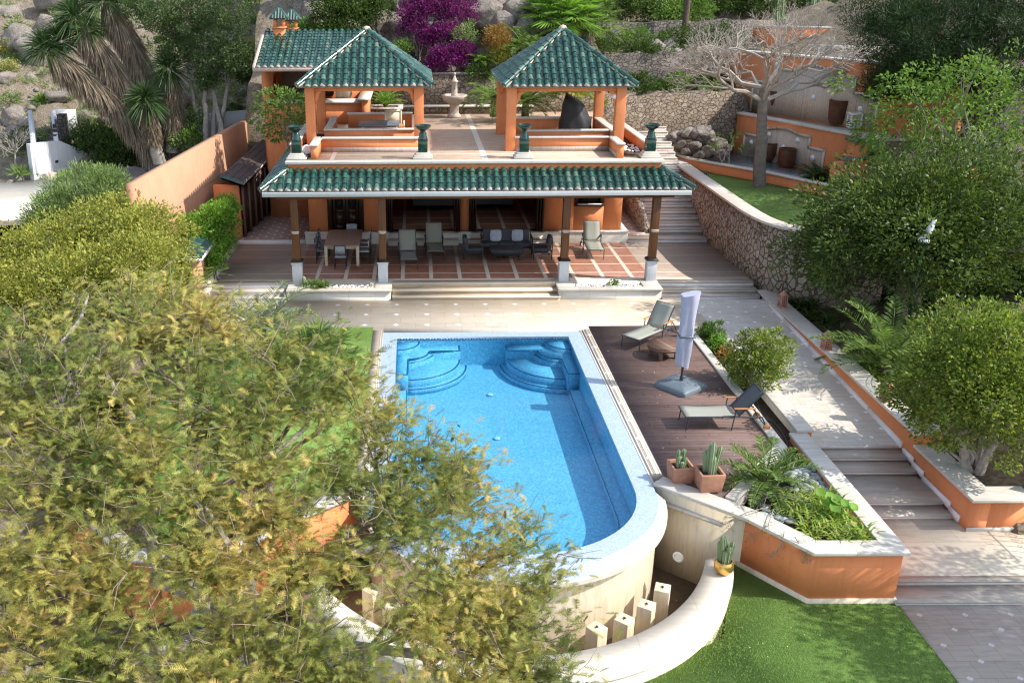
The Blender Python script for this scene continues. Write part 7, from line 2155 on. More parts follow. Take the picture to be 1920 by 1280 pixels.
# dark conifer with several grey stems
def conifer():
    rg = np.random.default_rng(41); base = np.array(at(398, 262, 46.8)); t = thing('cypress_pine', 'dark green pine with several bare grey stems behind the boundary wall', 'tree', base); mb, ml = MB(), MB()
    tops = [at(350, 120, 47), at(385, 60, 47), at(405, 90, 47), at(440, 95, 47.3), at(370, 10, 47.6)]
    for i, q in enumerate(tops):
        off = np.array([(i-2)*.18, rg.uniform(-.2, .2), 0]); limb(mb, off*1.6, np.array(q)-base, .15, .06, rg, .018, 8, 8)
    cl = []
    for (px, py, r, k) in ((400, 60, 1.5, 46), (345, 40, 1.3, 34), (450, 110, 1.0, 26), (330, 95, .9, 18), (400, 120, 1.1, 26), (300, 30, 1.1, 26), (420, 5, 1.4, 30), (385, 150, .6, 10), (460, 140, .55, 10), (260, 15, .8, 14)):
        cl += crown_clumps(rg, np.array(at(px, py, 46.9+rg.uniform(-.5, .9)))-base, (r, r*.9, r*.85), k, .4, .25, -.9)
    foliage(ml, rg, cl, 150, .40, .13, .05, up=.3); ml.build('crown', M['leaf_pine'], t); mb.build('trunk', M['bark_pale'], t, smooth=True)
conifer()
# agaves and tufts on the left slope
for i, ((px, py, Y), L, lb) in enumerate((((70, 128, 52.5), .85, 'green agave rosette at the mid slope between boulders, below the yellow bush'), ((100, 158, 50.5), .85, 'dark green agave rosette under the leaning yucca head, lower one'), ((108, 148, 51.5), .7, 'bright green agave rosette under the leaning yucca head, upper one'), ((25, 38, 60), 1.0, 'green agave rosette high on the slope near the frame corner'), ((38, 325, 45.6), .9, 'grey green agave beside the white stair wall and bare shrub'), ((10, 18, 62), .9, 'agave rosette cut by the frame edge at the top of the slope'))):
    p = V(px, py, Y); rosette('agave', lb, 'agave', (p.x, p.y, p.z-.15 if i == 4 else hill_h(p.x, p.y)+.05), 46, L, .12, 60+i, M['leaf_mid'] if i != 4 else M['leaf_oleander'], .1, 1.4, .12, 'agaves on the dry slope')
bush('yellow_bush', 'small yellow flowering bush high on the dry slope beside the agave', 'bush', (lambda p: (p.x, p.y, hill_h(p.x, p.y)+.3))(V(12, 48, 58)), (1.0, .8, .55), leafmat('yellow_bloom', [(.42, .36, .03), (.30, .30, .04), (.16, .18, .04)], .3), 20, .3, 60, .10, .06, seed=70)
bush('yellow_bush', 'low yellow flowering bush on the dry slope in the frame corner below the agave', 'bush', (lambda p: (p.x, p.y, hill_h(p.x, p.y)+.3))(V(8, 75, 54.5)), (.6, .6, .4), M['leaf_yellow'], 12, .25, 60, .10, .06, seed=71)
feather_palm('young_palm', 'young green palm on the dry slope left of the white capped wall', (lambda p: (p.x, p.y, hill_h(p.x, p.y)))(V(478, 38, 57)), 22, 1.9, .5, 72, M['leaf_yellow'], .3, .12, e1=1.4)
mb = MB(); rg = np.random.default_rng(77); n = 2600
X = np.concatenate([rg.uniform(-30, -7.6, n), rg.uniform(-6, 16, 1400)]); Yg = np.concatenate([rg.uniform(48.5, 64, n), rg.uniform(44.2, 54, 1400)])
keep = [i for i in range(len(X)) if mnoise.noise(Vector((X[i]*.45, Yg[i]*.45, 2.0))) > .02]
for i in keep[:1500]:
    z = hill_h(X[i], Yg[i]); m = 9
    P = np.array([[X[i], Yg[i], z]])+rg.normal(size=(m, 3))*np.array([.14, .14, 0.02]); A, k = leaves(P, rdir(rg, m, 1.2), .30, .05, rg); mb.raw(A, k)
o = mb.build('dry_grass', M['leaf_oleander'], None); tag(o, 'dry tufts of grass scattered over the slopes', 'grass', kind='stuff')
# small leafless shrub by the neighbour
def bare(name, label, base, top, r, seed, depth, r0, mat, spread=.55, ln=.72, k=3, flat=.0, l0=None, cat='tree', minr=.004, taper=.66, bias=None):
    rg = np.random.default_rng(seed); t = thing(name, label, cat, base); mb, mt = MB(), MB(); B = np.array(base, float)
    tp_ = np.array(top, float)-B
    pts = limb(mt, (0, 0, -.2), tp_, r0, r0*.62, rg, .008, 8, 12); mt.build('trunk', mat, t, smooth=True); mat = M['twig_pale'] if mat == M['bark_grey'] else mat
    def grow(p, d, L, rr, dep):
        q = p+d*L; mid = (p+q)/2+rg.normal(size=3)*L*.10
        mb.tube([tuple(p), tuple(mid), tuple(q)], [rr, rr*.85, rr*taper], 6 if rr > .03 else 4, False)
        if dep == 0: return
        for i in range(k if dep > 1 else k+1):
            nd = unit(d+rg.normal(size=3)*spread*np.array([1, 1, 1-flat])+np.array([0, 0, .10])+(bias if bias is not None else 0)*.2)
            grow(q if i < k-1 else mid, nd, L*ln*rg.uniform(.75, 1.2), max(minr, rr*taper*(.95 if i == 0 else .75)), dep-1)
    nb = 7
    for i in range(nb):
        a = 2*PI*i/nb+rg.uniform(-.3, .3); e = rg.uniform(.1, 1.0); d = np.array([math.cos(a)*math.cos(e), math.sin(a)*math.cos(e), math.sin(e)])
        grow(tp_ if i % 2 else pts[-2], d, l0 or r*.38, r0*.36, depth)
    mb.build('branches', mat, t, smooth=True); return t
bare('leafless_shrub', 'small leafless shrub by the white stair wall at the frame edge', at(28, 310, 46.2), at(28, 285, 46.2), 1.6, 81, 3, .05, M['bark_pale'], .45, .7, 3, cat='shrub', minr=.007)
bare('bare_tree', 'large leafless tree with a thick grey trunk on the upper lawn', (13.95, 37.7, 2.2), at(1432, 165, 37.9), 4.2, 82, 5, .27, M['bark_grey'], .50, .72, 3, .30, l0=1.5, minr=.0075, taper=.70)
# ------------------------------------------------------------------ slope behind the gazebos
def on_hill(px, py, Y, dz=0): v = V(px, py, Y); return (v.x, v.y, v.z+dz)
hedge('bougainvillea', 'large magenta bougainvillea tumbling down the cliff, upper mass', 'bougainvillea', [(at(800, 15, 44.6), (1.0, .7, .95), 40), (at(855, 20, 44.6), (.9, .7, .9), 34), (at(775, 40, 44.3), (.7, .5, .9), 24), (at(840, 65, 44.0), (.8, .5, .6), 24), (at(800, 70, 44.0), (.5, .4, .5), 12)], M['flower'], .30, 90, .085, .07, 91)
hedge('bougainvillea', 'rounder magenta bougainvillea standing above the back stone wall, lower mass', 'bougainvillea', [(at(842, 108, 43.3), (.95, .5, .6), 36), (at(868, 95, 43.4), (.6, .4, .5), 18), (at(815, 122, 43.2), (.5, .4, .4), 12)], M['flower'], .26, 90, .08, .065, 92)
bush('grey_shrub', 'grey green shrub between the two bougainvillea masses', 'shrub', at(872, 66, 43.6), (.6, .5, .55), M['leaf_oleander'], 18, .25, 60, .12, .03, seed=93)
bush('rusty_shrub', 'orange tipped rounded shrub beside the right gazebo roof', 'shrub', at(932, 72, 43.4), (.62, .55, .62), M['leaf_rust'], 28, .24, 70, .10, .045, seed=94)
bush('rusty_shrub', 'olive lower part of rounded shrub under the orange tips' if False else 'olive green shrub under the orange tipped one', 'shrub', at(935, 106, 43.4), (.6, .5, .5), M['leaf_yellow'], 22, .24, 60, .10, .045, seed=95)
bush('dark_shrub', 'dark green shrub above the stone wall left of the right gazebo', 'shrub', at(898, 136, 43.1), (.65, .5, .42), M['leaf_dark'], 18, .26, 70, .14, .06, seed=96)
feather_palm('cycad', 'bright green cycad above the back wall beside the magenta bush', at(900, 122, 43.3), 20, .8, .2, 97, M['leaf_bright'], .1, .08, e1=1.2, cat='cycad', lw=.025, nl=22)
hedge('green_shrub', 'large dark green shrub with orange specks on the slope above the left gazebo', 'shrub', [(at(645, 28, 44.6), (1.4, .8, 1.1), 50), (at(625, 66, 44.2), (.85, .6, .65), 22), (at(700, 15, 45), (.9, .6, .7), 22)], M['leaf_dark'], .36, 90, .14, .07, 98)
bush('green_shrub', 'mid green shrub beside the second chimney', 'shrub', at(570, 70, 45.6), (.75, .7, .85), M['leaf_mid'], 26, .3, 80, .13, .07, seed=99)
bush('green_shrub', 'mid green shrub in the frame corner by the white capped wall', 'shrub', at(590, 25, 49), (.8, .7, .8), M['leaf_mid'], 22, .3, 70, .14, .07, seed=100)
bush('green_shrub', 'small green scrub bush on the cliff right of the left gazebo roof', 'shrub', at(752, 92, 43.8), (.55, .5, .4), M['leaf_mid'], 14, .25, 50, .12, .06, seed=101)
fan_palm('fan_palm', 'large bright fan palm behind the right gazebo roof', at(1048, 85, 45.0), 46, 1.2, 102, M['leaf_bright'], 1.1, .22, stalk=1.15)
fan_palm('fan_palm', 'fan palm with drooping fronds behind the gazebo, right of the larger palm', at(1098, 82, 46.0), 30, 1.0, 103, M['leaf_palm'], .8, .2, stalk=1.1)
feather_palm('cycad', 'large cycad with arching fronds left behind the right gazebo roof', at(985, 118, 43.7), 30, 1.7, .42, 104, M['leaf_palm'], .5, .15, e0=.0, e1=1.2, cat='cycad')
feather_palm('garden_palm', 'arching palm seen through the right gazebo, beside the grill cover', at(1065, 205, 40.3), 26, 1.7, .42, 105, M['leaf_palm'], .7, .15, e0=-.1, e1=1.2)
feather_palm('garden_palm', 'low palm seen through the right gazebo behind its front column', at(985, 208, 40.0), 24, 1.6, .4, 106, M['leaf_palm'], .35, .14, e0=-.2, e1=1.1)
feather_palm('garden_palm', 'palm with hanging fronds at the gazebo corner by the pedestal fountain', at(925, 205, 39.6), 20, 1.5, .4, 107, M['leaf_palm'], .5, .12, e0=-.4, e1=1.0)
fan_palm('fan_palm', 'yellowish fan palm with shaggy trunk behind the grill cover', at(1070, 218, 38.6), 20, .75, 108, M['leaf_yellow'], 1.05, .24, stalk=.5)
feather_palm('papyrus', 'light green tufted plant in the stone planter by the bench wall', (-1.28, 42.2, UZ+.3), 26, 1.0, .22, 109, M['leaf_bright'], .1, .05, e0=.5, e1=1.45, cat='plant', lw=.02, nl=20)
rosette('spiky_yucca', 'small spiky yucca beside the gazebo back column and stair', 'yucca', at(1128, 200, 39.5), 36, .5, .05, 110, M['leaf_yellow'], .1, 1.5, .05)
hedge('dark_hedge', 'clipped dark hedge on the stone terrace right of the gazebo', 'hedge', [(at(1205, 98, 47.3), (1.0, .5, .5), 24), (at(1120, 92, 47), (.55, .4, .5), 12)], M['leaf_dark'], .28, 80, .12, .05, 111)
hedge('yellow_flower_shrub', 'green shrub with yellow blossoms at the top terrace beside the dark trunk', 'shrub', [(at(1262, 35, 52), (1.1, .8, .9), 26), (at(1300, 15, 52.5), (1.1, .8, 1.0), 26), (at(1225, 10, 53), (1.3, .8, 1.0), 26)], M['leaf_mid'], .36, 80, .14, .07, 112)
hedge('top_shrub', 'dark shrubs on the highest terrace below the frame edge by the cacti', 'shrub', [(at(1350, 5, 54), (1.3, .8, 1.0), 26), (at(1420, 10, 54), (1.3, .8, 1.0), 26), (at(1165, 8, 54), (1.2, .8, .7), 22), (at(1500, 15, 55), (1.5, .8, 1.2), 26), (at(1580, 10, 54), (1.6, .8, 1.3), 26)], M['leaf_dark'], .42, 80, .17, .08, 113)
t = thing('slim_pine', 'slim pine with a dark trunk rising out of frame on the upper terrace', 'tree', at(1281, 75, 50)); mb = MB(); mb.tube([(0, 0, -.5), (.05, 0, 2), (.0, 0, 5.0)], [.17, .15, .13], 9); mb.build('trunk', M['trunk_dark'], t, smooth=True)
rg = np.random.default_rng(114)
mb = MB(); foliage(mb, rg, crown_clumps(rg, (0, 0, 6.2), (1.8, 1.8, 1.3), 40, .5, .2), 80, .5, .16, .05, up=.2); mb.build('crown', M['leaf_pine'], t)
for i, (px, py) in enumerate(((1468, 30), (1520, 28), (1545, 22))):
    p = V(px, py, 53.5); mb = MB()
    cactus(mb, 2.4, .13, 7, 120+i, .55, 0); o = mb.build('column_cactus', M['cactus'], None, smooth=True); o.location = (p.x, p.y, p.z-1.2); tag(o, ['tall column cactus clump on the top terrace, nearest the dark trunk', 'tall column cactus clump on the top terrace, between the other two', 'tall column cactus clump on the top terrace, nearest the pine'][i], 'cactus', 'column cacti')
p = V(1360, 295, 40.6)
t = simple_tree('plumeria', 'small plumeria with few leaves and pale stems by the grey rock outcrop', 'shrub', (p.x, p.y, 2.35), (p.x, p.y, 3.3), (.7, .5, .55), M['leaf_mid'], M['bark_pale'], 12, .16, 12, .22, .07, .05, 2, seed=130, jitter=.3, low=-.2, inner=0, branches=10)
# ------------------------------------------------------------------ right side trees
v = V(1745, 445, 27.0)
t = simple_tree('glossy_tree', 'large dark glossy round tree standing behind the palm and white spotlight', 'tree', (v.x, 27.5, .3), (v.x, 27.3, v.z+.1), (3.35, 2.7, 2.25), M['leaf_mid2'], M['bark'], 200, .58, 170, .16, .065, .16, 4, seed=140, jitter=.34, low=-.75, inner=.5, branches=20)
v = V(1925, 470, 29.0)
t = simple_tree('glossy_tree', 'dark glossy tree cut by the frame edge beside the round one', 'tree', (v.x, 29.5, .6), (v.x, 29.5, v.z), (2.0, 1.9, 1.9), M['leaf_dark'], M['bark'], 110, .62, 150, .16, .065, .16, 3, seed=141, jitter=.22, low=-.75, inner=.5)
v = V(1800, 225, 33)
t = simple_tree('fresh_tree', 'airy tree with fresh bright green leaves and grey limbs by the fountain walls', 'tree', (v.x+.2, 33.5, 1.2), (v.x+.1, 33.3, v.z-.1), (3.1, 2.4, 2.3), M['leaf_fresh'], M['bark_pale'], 100, .52, 66, .19, .085, .15, 3, seed=142, jitter=.28, low=-.8, inner=.06, up=.1, droop=.25, branches=40)
def pine(name, label, base, blobs, seed, trunk_r=.25):
    rg = np.random.default_rng(seed); B = np.array(base, float); t = thing(name, label, 'tree', base); mb, ml = MB(), MB()
    cl = []
    for (c, r, k) in blobs: cl += crown_clumps(rg, np.array(c)-B, r, k, .5, .28, -.9)
    foliage(ml, rg, cl, 260, .55, .22, .022, up=.5, outward=.8); ml.build('crown', M['leaf_pine2'], t)
    c0 = np.array(blobs[0][0])-B; pts = limb(mb, (0, 0, -.4), c0, trunk_r, trunk_r*.4, rg, .05, 8, 9)
    for k in range(22): limb(mb, pts[rg.integers(3, 8)], cl[rg.integers(len(cl))], trunk_r*.3, .02, rg, .1, 5, 5)
    mb.build('trunk', M['trunk_dark'], t, smooth=True)
pine('pine_tree', 'big dark pine overhanging the orange terraces at the frame corner', (24.5, 38, 3), [(at(1790, 60, 37), (2.6, 2.0, 1.6), 60), (at(1690, 75, 37), (1.6, 1.4, 1.3), 40), (at(1720, 140, 36.5), (1.7, 1.3, .9), 40), (at(1870, 110, 36.5), (2.2, 1.5, 1.6), 50), (at(1660, 165, 36.5), (.9, .8, .5), 16), (at(1800, 0, 38), (2.6, 1.8, 1.3), 46), (at(1650, 20, 38), (1.3, 1.2, 1.2), 26), (at(1900, 30, 37), (2.0, 1.6, 1.6), 40)], 143)
t = simple_tree('clipped_tree', 'clipped yellow-green tree with several pale trunks in the bed above the landing', 'tree', (V(1830, 880, 18.5).x, 18.5, -.6), tuple(V(1850, 716, 18.8)), (1.72, 1.6, 1.66), M['leaf_clip'], M['bark_pale'], 150, .36, 150, .095, .058, .13, 4, seed=144, jitter=.2, low=-.7, inner=.5, branches=18)
# palm and understory
feather_palm('garden_palm', 'feather palm with long arching fronds in the bed beside the ramp path', (12.85, 23.6, -.15), 26, 2.35, .5, 150, M['leaf_palm'], .35, .17, e0=.05, e1=1.4, lw=.04, droop=1.2, nl=40)
feather_palm('garden_palm', 'pale grey palm fronds fanning out between lanterns under the feather palm', (13.15, 21.6, -.2), 12, 1.1, .35, 151, M['leaf_bluepalm'], .1, .1, e0=.1, e1=1.3, lw=.035)
bed = [((1510, 575), .9, M['leaf_dark'], 'dark strappy plant under the rubble wall behind the first lantern'), ((1545, 600), .7, M['leaf_dark'], 'dark strappy plant between the first lantern and the palm fronds'), ((1600, 690), .65, M['leaf_mid'], 'strappy green plant behind the middle lantern'), ((1625, 715), .6, M['leaf_lily'], 'yellow green strappy plant beside the wall between the two lower lanterns'), ((1490, 560), .6, M['leaf_dark'], 'small dark strappy plant right beside the first lantern'), ((1650, 700), .6, M['leaf_mid'], 'strappy plant at the base of the clipped tree by the lowest lantern')]
for i, ((px, py), L, mt_, lb) in enumerate(bed):
    p = G(px, py, -.1); mb = MB(); rg = np.random.default_rng(160+i)
    for q in range(5): strap_clump(mb, rg, (rg.normal()*.2, rg.normal()*.2, 0), 26, L, .05)
    o = mb.build('strappy_plant', mt_, None); o.location = (max(p.x, 12.5), p.y, -.2); tag(o, lb, 'plant', 'strappy plants of the palm bed')
mb = MB(); rg = np.random.default_rng(170)
n = 260; P = np.stack([rg.uniform(12.4, 20, n), rg.uniform(20.3, 29.5, n), np.full(n, -.2)], 1)
for p in P:
    if rg.random() < .5: strap_clump(mb, rg, p+np.array([0, 0, max(0, p[0]-12.6)*.10]), 12, .5, .045)
o = mb.build('ground_cover', M['leaf_dark'], None); tag(o, 'dark ground cover under the trees of the palm bed', 'ground cover', kind='stuff')
rosette('blue_agave', 'dark blue green agave beside the grey capped orange pier', 'agave', (18.7, 36.0, 2.6), 50, 1.1, .16, 171, M['leaf_yucca'], .1, 1.3, .1)
feather_palm('cycad', 'dark cycad at the end of the curved orange wall on the upper lawn', G(1532, 345, 2.3), 34, 1.0, .22, 172, M['leaf_dark'], .15, .12, e0=-.1, e1=1.3, cat='cycad', nl=26)
# ------------------------------------------------------------------ planted bed by the deck
p = G(1420, 735, -.17)
t = simple_tree('flowering_bush', 'round leafy bush with whitish blossom clusters in the bed beside the near lounger', 'bush', (8.98, p.y, -.17), (8.98, p.y, .78), (.74, .72, .80), M['leaf_clip'], M['bark_pale'], 90, .19, 70, .075, .045, .04, 4, seed=180, jitter=.34, low=-.85, inner=.5)
rg = np.random.default_rng(181); mb = MB(); c = np.array([0, 0, .95]); cl = crown_clumps(rg, c, (.74, .72, .80), 60, .1, .15, -.2); cl = [q for q in cl if rg.random() < .55]
foliage(mb, rg, cl, 26, .09, .04, .03, up=.8); mb.build('blossom', leafmat('pale_blossom', [(.62, .56, .48), (.55, .52, .40), (.66, .58, .55)], .3), t)
for i, ((px, py), r, mt_, lb) in enumerate((((1330, 628), .22, 'leaf_mid', 'small green shrub at the far end of the deck bed'), ((1345, 655), .26, 'leaf_bright', 'low bright green plant in the deck bed near the far end'), ((1362, 678), .26, 'leaf_rust', 'sparse reddish plant in the deck bed before the flowering bush'), ((1385, 640), .34, 'leaf_mid', 'leafy shrub growing over the wall coping behind the flowering bush'))):
    p = G(px, py, -.1); bush('bed_plant', lb, 'plant', (min(8.93, p.x), p.y, -.17+r), (r, r*1.1, r), M[mt_], 16, .10, 34, .085, .04, seed=182+i, up=.6)
rock(G(1368, 690, -.12), .17, .14, .13, 190, 'pale stone block lying in the deck bed beside the flowering bush', None, 'sand_stone')
# wedge planter
p = G(1440, 905, .0)
feather_palm('garden_palm', 'spiky feather palm in the wedge planter leaning over the terracotta pots', (7.42, 17.55, -.17), 20, 1.25, .30, 191, M['leaf_palm'], .25, .12, e0=.0, e1=1.35, lw=.028, droop=1.25, nl=36)
feather_palm('dry_palm', 'drooping dry grey palm fronds hanging in the wedge planter above the lilies', (7.55, 17.1, -.17), 7, .95, .26, 192, M['leaf_bluepalm'], .2, .06, e0=-.3, e1=.4, lw=.025, droop=1.8)
rg = np.random.default_rng(193); k = 0
sp = []
while len(sp) < 34:
    x, y = rg.uniform(7.6, 8.75), rg.uniform(15.5, 17.2)
    if x < 7.6+max(0, (16.2-y))*.0 or (x-7.55)+(y-15.4) < .35: continue
    if min([math.hypot(x-a, y-b) for a, b in sp], default=9) < .16: continue
    sp.append((x, y))
mb = MB()
for (x, y) in sp: strap_clump(mb, rg, (x-8.1, y-16.2, 0), 30, .46, .042, .8)
o = mb.build('lily_bed', M['leaf_lily'], None); o.location = (8.1, 16.2, -.17); tag(o, 'dense striped strap-leaved lilies filling the wedge planter', 'lilies', kind='stuff')
mb = MB(); P = []
for i in range(13):
    x, y = rg.normal()*.16, rg.normal()*.15; z = rg.uniform(.36, .55); r = rg.uniform(.08, .125)
    nrm = unit(np.array([rg.normal()*.3, -.4+rg.normal()*.2, 1])); u1 = unit(np.cross(nrm, [1, 0, 0])); u2 = np.cross(nrm, u1); vs = [np.array([x, y, z-.03])]
    for q in range(14): a = 2*PI*q/14; vs.append(np.array([x, y, z])+(u1*math.cos(a)+u2*math.sin(a))*r*(1+.08*math.sin(a*4))+nrm*.02)
    mb.add(vs, [(0, 1+q, 1+(q+1) % 14) for q in range(14)]); mb.tube([(x*.6, y*.6, 0), (x, y, z-.03)], .008, 4)
o = mb.build('round_leaf_plant', M['leaf_bright'], None, smooth=True); o.location = (8.42, 16.35, -.15); tag(o, 'plant with round cupped light green leaves among the lilies', 'plant')
mb = MB()
rr = random.Random(9)
for i in range(200):
    x, y = rr.uniform(8.05, 8.9), rr.uniform(16.9, 18.6); r = rr.uniform(.04, .10)
    if x > 8.88: continue
    mb.lathe([(0, -r*.5), (r*.9, -r*.2), (r, 0.02), (r*.6, r*.45), (0, r*.55)], (x, y, -.16+rr.uniform(0, .06)), 7, rr.uniform(.7, 1.3), 1)
for i in range(60):
    x, y = rr.choice([(rr.uniform(7.0, 7.6), rr.uniform(16.3, 16.9)), (rr.uniform(8.5, 8.85), rr.uniform(15.4, 16.2))]); r = rr.uniform(.05, .10)
    mb.lathe([(0, -r*.5), (r*.9, -r*.2), (r, 0.02), (r*.6, r*.45), (0, r*.55)], (x, y, -.15+rr.uniform(0, .05)), 7, rr.uniform(.7, 1.3), 1)
o = mb.build('bed_stones', M['greystone'], None); tag(o, 'grey green stones covering the soil of the wedge planter', 'stones', kind='stuff')
# bare trailing twigs hanging over the wedge coping
t = thing('trailing_vine', 'sparse trailing vine hanging over the coping of the wedge planter', 'vine', (7.2, 16.0, 0)); mb, ml = MB(), MB(); rg = np.random.default_rng(195)
for pts in ([(1450, 955, .12), (1440, 985, .12), (1420, 995, -.1), (1395, 1015, -.35)], [(1470, 1000, .12), (1465, 1020, -.08), (1450, 1040, -.3), (1442, 1046, -.38)], [(1490, 1005, .12), (1505, 1030, .02), (1512, 1045, -.2), (1520, 1058, -.35)], [(1440, 950, .12), (1400, 960, .1), (1370, 975, -.2), (1362, 990, -.3)]):
    q = []
    for (px, py, z) in pts:
        a_, b_, g_ = _ray(px, py)
        # plane just outside the planter's slanting face
        nx_, ny_ = -.80, -.60; c0 = nx_*6.9+ny_*15.72
        t1 = c0/(nx_*a_+ny_*b_) if z < .11 else (.13-CAM_H)/g_
        q.append(np.array([a_*t1, b_*t1, CAM_H+g_*t1])-np.array([7.2, 16.0, 0]))
    mb.tube([tuple(v) for v in q], [.010, .009, .007, .004], 5)
    for i in range(3):
        for s in range(7):
            f = rg.random(); c = q[i]*(1-f)+q[i+1]*f; e = c+rg.normal(size=3)*.09; mb.tube([tuple(c), tuple(e)], [.004, .002], 4)
            A, k = leaves(np.repeat(e[None], 5, 0)+rg.normal(size=(5, 3))*.02, rdir(rg, 5), .035, .014, rg); ml.raw(A, k)
mb.build('stem', M['bark_pale'], t); ml.build('leaves', M['leaf_yellow'], t)
# planter in front of the columns
mb = MB(); rg = np.random.default_rng(196)
for q in range(9): strap_clump(mb, rg, (rg.uniform(-.3, .3), rg.uniform(-.12, .1), 0), 26, .5, .03)
o = mb.build('strap_lily', M['leaf_palm'], None); o.location = (-3.35, 30.45, .32); tag(o, 'clump of strap leaved lilies in the white planter by the first column', 'lily')
mb = MB(); cactus(mb, .55, .05, 4, 197, .08); o = mb.build('cactus', M['cactus'], None, smooth=True); o.location = (-3.68, 30.45, .3); tag(o, 'small column cactus beside the first column in the white planter', 'cactus')
mb = MB(); cactus(mb, .3, .045, 2, 198, .05); o = mb.build('cactus', M['sand_stone'], None, smooth=True); o.location = (-1.5, 30.5, .3); tag(o, 'stubby pale cactus in the pebbles beside the second column', 'cactus')
bush('pebble_plant', 'small green tuft among the pebbles of the sunny white planter', 'plant', (6.75, 30.5, .40), (.22, .12, .09), M['leaf_mid'], 8, .08, 24, .07, .03, seed=199, up=.8)
# palms under the acacia on the lawn
feather_palm('lawn_palm', 'grey green palm under the acacia branches on the pool lawn, farther one', (-4.3, 24.6, 0), 26, 1.9, .42, 200, M['leaf_bluepalm'], .9, .16, e0=.0, e1=1.3)
fan_palm('lawn_fan_palm', 'green fan palm under the acacia branches beside the pool edge', (-2.6, 22.3, 0), 26, .85, 201, M['leaf_palm'], .7, .16, stalk=.8)
for i, (x, y, r) in enumerate(((-4.6, 15.6, .5), (-3.4, 16.1, .4), (-6.2, 16.2, .6))): bush('shade_shrub', ['dark shrub behind the orange retaining wall under the acacia, middle one', 'dark shrub behind the orange retaining wall under the acacia, nearest the pool', 'dark shrub behind the orange retaining wall under the acacia, farthest from the pool'][i], 'shrub', (x, y, .2), (r, r, r), M['leaf_mid'], 20, .2, 50, .13, .06, seed=210+i)
# fallen leaves on the lower lawn
mb = MB(); rg = np.random.default_rng(220); n = 240
P = np.stack([rg.uniform(4.2, 9.1, n), rg.uniform(9.5, 15.2, n), np.full(n, LZ+.012)], 1); A, k = leaves(P, rdir(rg, n)*np.array([1, 1, .15]), .035, .02, rg); mb.raw(A, k)
o = mb.build('fallen_leaves', leafmat('fallen_leaf', [(.55, .45, .25), (.40, .30, .12), (.62, .55, .40)], .1), None); tag(o, 'dry fallen leaves scattered on the lower lawn', 'leaves', kind='stuff')
mb = MB(); n = 60; P = np.stack([rg.uniform(5.5, 8.2, n), rg.uniform(18, 27, n), np.full(n, .014)], 1); A, k = leaves(P, rdir(rg, n)*np.array([1, 1, .15]), .03, .022, rg); mb.raw(A, k)
o = mb.build('fallen_leaves', leafmat('fallen_petal', [(.7, .66, .58), (.45, .36, .2)], .1), None); tag(o, 'pale petals scattered on the wooden deck', 'leaves', kind='stuff')
# tree standing outside the picture whose shade dapples the lower lawn and path
simple_tree('shade_tree', 'leafy tree beside the lower path, throwing dappled shade on the lawn edge', 'tree', (16.2, 12.6, -1.3), (15.7, 12.4, 4.0), (2.5, 2.5, 1.5), M['leaf_mid'], M['bark'], 80, .5, 110, .15, .08, .16, 2, seed=230, jitter=.3, inner=.2)
# ------------------------------------------------------------------ rubble, scrub and stones that dress the slopes
rr = random.Random(77)
mb = MB()
def pebble(mb, x, y, z, r):
    bm = bmesh.new(); bmesh.ops.create_icosphere(bm, subdivisions=1, radius=1)
    sx, sy, sz = r*rr.uniform(.8, 1.5), r*rr.uniform(.8, 1.3), r*rr.uniform(.5, 1.0); sd_ = rr.uniform(0, 99)
    a = rotz(rr.uniform(0, 6.3))
    vs = []
    for v in bm.verts:
        k = 1+mnoise.noise(v.co*1.6+Vector((sd_, 0, 0)))*.55
        q = a@Vector((v.co.x*sx*k, v.co.y*sy*k, v.co.z*sz*k)); vs.append((x+q.x, y+q.y, z+q.z))
    mb.add(vs, [[v.index for v in f.verts] for f in bm.faces]); bm.free()
for i in range(900):
    if i < 420: x, y = rr.uniform(-34, -8), rr.uniform(47.8, 66)
    elif i < 800: x, y = rr.uniform(-5, 8.5), rr.uniform(43.8, 50)
    else: x, y = rr.uniform(8.5, 17), rr.uniform(44.8, 52)
    if mnoise.noise(Vector((x*.3, y*.3, 5))) < -.25: continue
    pebble(mb, x, y, hill_h(x, y)+.03, abs(rr.gauss(.10, .14))+.05)
o = mb.build('rubble', M['rock'], None); tag(o, 'pale limestone rubble strewn over the slopes', 'rubble', kind='stuff')
# cliff rocks, angular, partly buried
rg2 = random.Random(15)
for i in range(16):
    x, y = rg2.uniform(-30, -9), rg2.uniform(49, 64); s = rg2.uniform(.35, .9)
    rock(Vector((x, y, hill_h(x, y)+s*.2)), s*1.3, s, s*.8, 240+i, 'pale limestone boulder on the dry slope beyond the neighbour\'s patio', 'boulders on the dry slope')
# low scrub in several greens over both slopes
sc = [M['leaf_oleander'], M['leaf_mid'], M['leaf_dark'], M['leaf_dark']]
for i in range(30):
    x, y = rg2.uniform(-30, -8.2), rg2.uniform(48.5, 66); r = rg2.uniform(.3, .8)
    bush('slope_scrub', 'low wild scrub bush on the dry slope left of the white capped wall', 'bush', (x, y, hill_h(x, y)+r*.4), (r*1.2, r, r*.7), sc[rg2.randrange(4)], 12, r*.35, 46, .13, .05, 'wild scrub on the dry slope', seed=300+i, inner=.3)
for i in range(26):
    x, y = rg2.uniform(-4.5, 16), rg2.uniform(44.3, 51); r = rg2.uniform(.25, .65)
    bush('cliff_scrub', 'low wild scrub bush among the rocks above the back wall', 'bush', (x, y, hill_h(x, y)+r*.4), (r*1.3, r, r*.7), sc[rg2.randrange(4)], 11, r*.35, 46, .12, .05, 'wild scrub among the cliff rocks', seed=340+i, inner=.3)
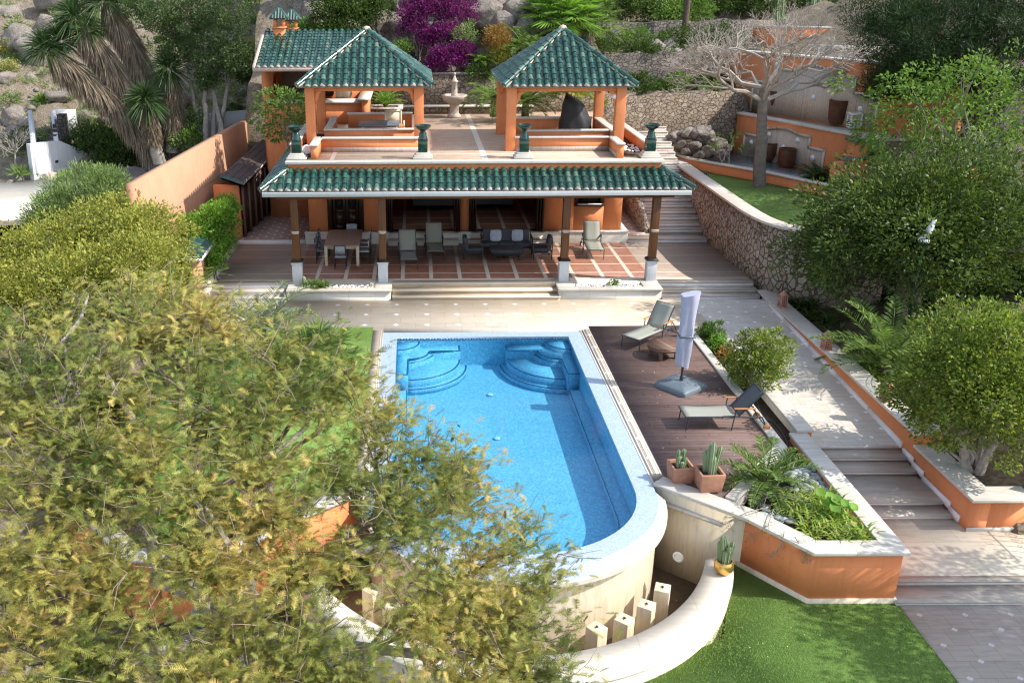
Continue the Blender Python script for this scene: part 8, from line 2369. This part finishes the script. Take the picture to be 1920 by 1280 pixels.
# rough stone pier at the frame edge by the landing
t, b = wroot('rough_stone_pier', 'rough grey stone pier at the frame edge beside the lower orange wall', 'pier', (13.3, 17.4, ZL))
mb = rock_mb(.42, .40, .95, 401, 4, .16); mb.v = [(x+13.42, y+17.45, z+ZL+.7) for x, y, z in mb.v]; b(mb, 'stones', M['stone_grey'])
# iron gate standing open at the frame edge, its scrolls throwing shade on the landing
t, b = wroot('iron_gate', 'black wrought iron gate leaf beside the stone pier at the frame edge', 'gate', (13.9, 16.6, ZL))
mb = MB()
for i in range(8):
    y = 15.7+i*.19; mb.tube([(13.95, y, ZL+.08), (13.95, y, ZL+1.75+.25*math.sin(PI*i/7))], .011, 6)
for z in (.10, .9, 1.70): mb.tube([(13.95, 15.65, ZL+z), (13.95, 17.1, ZL+z)], .016, 6)
b(mb, 'bars', M['charcoal'])
mb = MB()
for i in range(6):
    c = Vector((13.95, 15.85+i*.22, ZL+1.3)); mb.tube([c+Vector((0, .09*math.cos(a)*(1-a/14), .12*math.sin(a)*(1-a/14))) for a in np.linspace(0, 9, 22)], .008, 5)
b(mb, 'scrolls', M['charcoal'])

# short blades of the lower lawn
mb = MB(); rg = np.random.default_rng(500); n = 90000
x = rg.uniform(3.6, 9.23, n); y = rg.uniform(9.2, 15.2, n)
ok = ((x-1.96)**2+(y-16.86)**2 > 4.43**2) & (y < 15.0+np.maximum(0, (7.5-x))*1.25)
P = np.stack([x, y, np.full(n, LZ-.004)], 1)[ok]; D = rdir(rg, len(P), 1.5)
A, k = leaves(P, D, rg.uniform(.03, .055, len(P)), .009, rg, tri=True, bend=.1); mb.raw(A, k)
o = mb.build('lawn_grass', M['grass_blade'], None); tag(o, 'short green blades of the lower lawn', 'grass', kind='stuff')

# planting on the stone terraces right of the gazebos
for i, (x, y, z, r, m_) in enumerate(((9.2, 45.6, 5.2, .5, 'leaf_dark'), (10.6, 46.0, 5.2, .6, 'leaf_dark'), (12.4, 46.2, 5.2, .55, 'leaf_mid'), (14.2, 46.4, 5.2, .6, 'leaf_dark'), (8.8, 48.4, 6.9, .7, 'leaf_dark'), (11.0, 48.8, 6.9, .8, 'leaf_mid'), (13.2, 49.2, 6.9, .8, 'leaf_dark'), (15.2, 49.4, 6.9, .9, 'leaf_dark'), (9.6, 52.6, 8.1, .8, 'leaf_mid'), (12.4, 53, 8.1, 1.0, 'leaf_dark'), (14.6, 53, 8.1, .9, 'leaf_mid'), (16.5, 47.8, 6.0, .7, 'leaf_dark'))):
    bush('terrace_shrub', 'dark shrub planted along the stone terraces right of the gazebo roof', 'shrub', (x, y, z+r*.4), (r*1.5, r*.8, r*.8), M[m_], 20, r*.34, 70, .13, .055, 'shrubs along the stone terraces', seed=520+i, inner=.3)
bpy.context.view_layer.update()
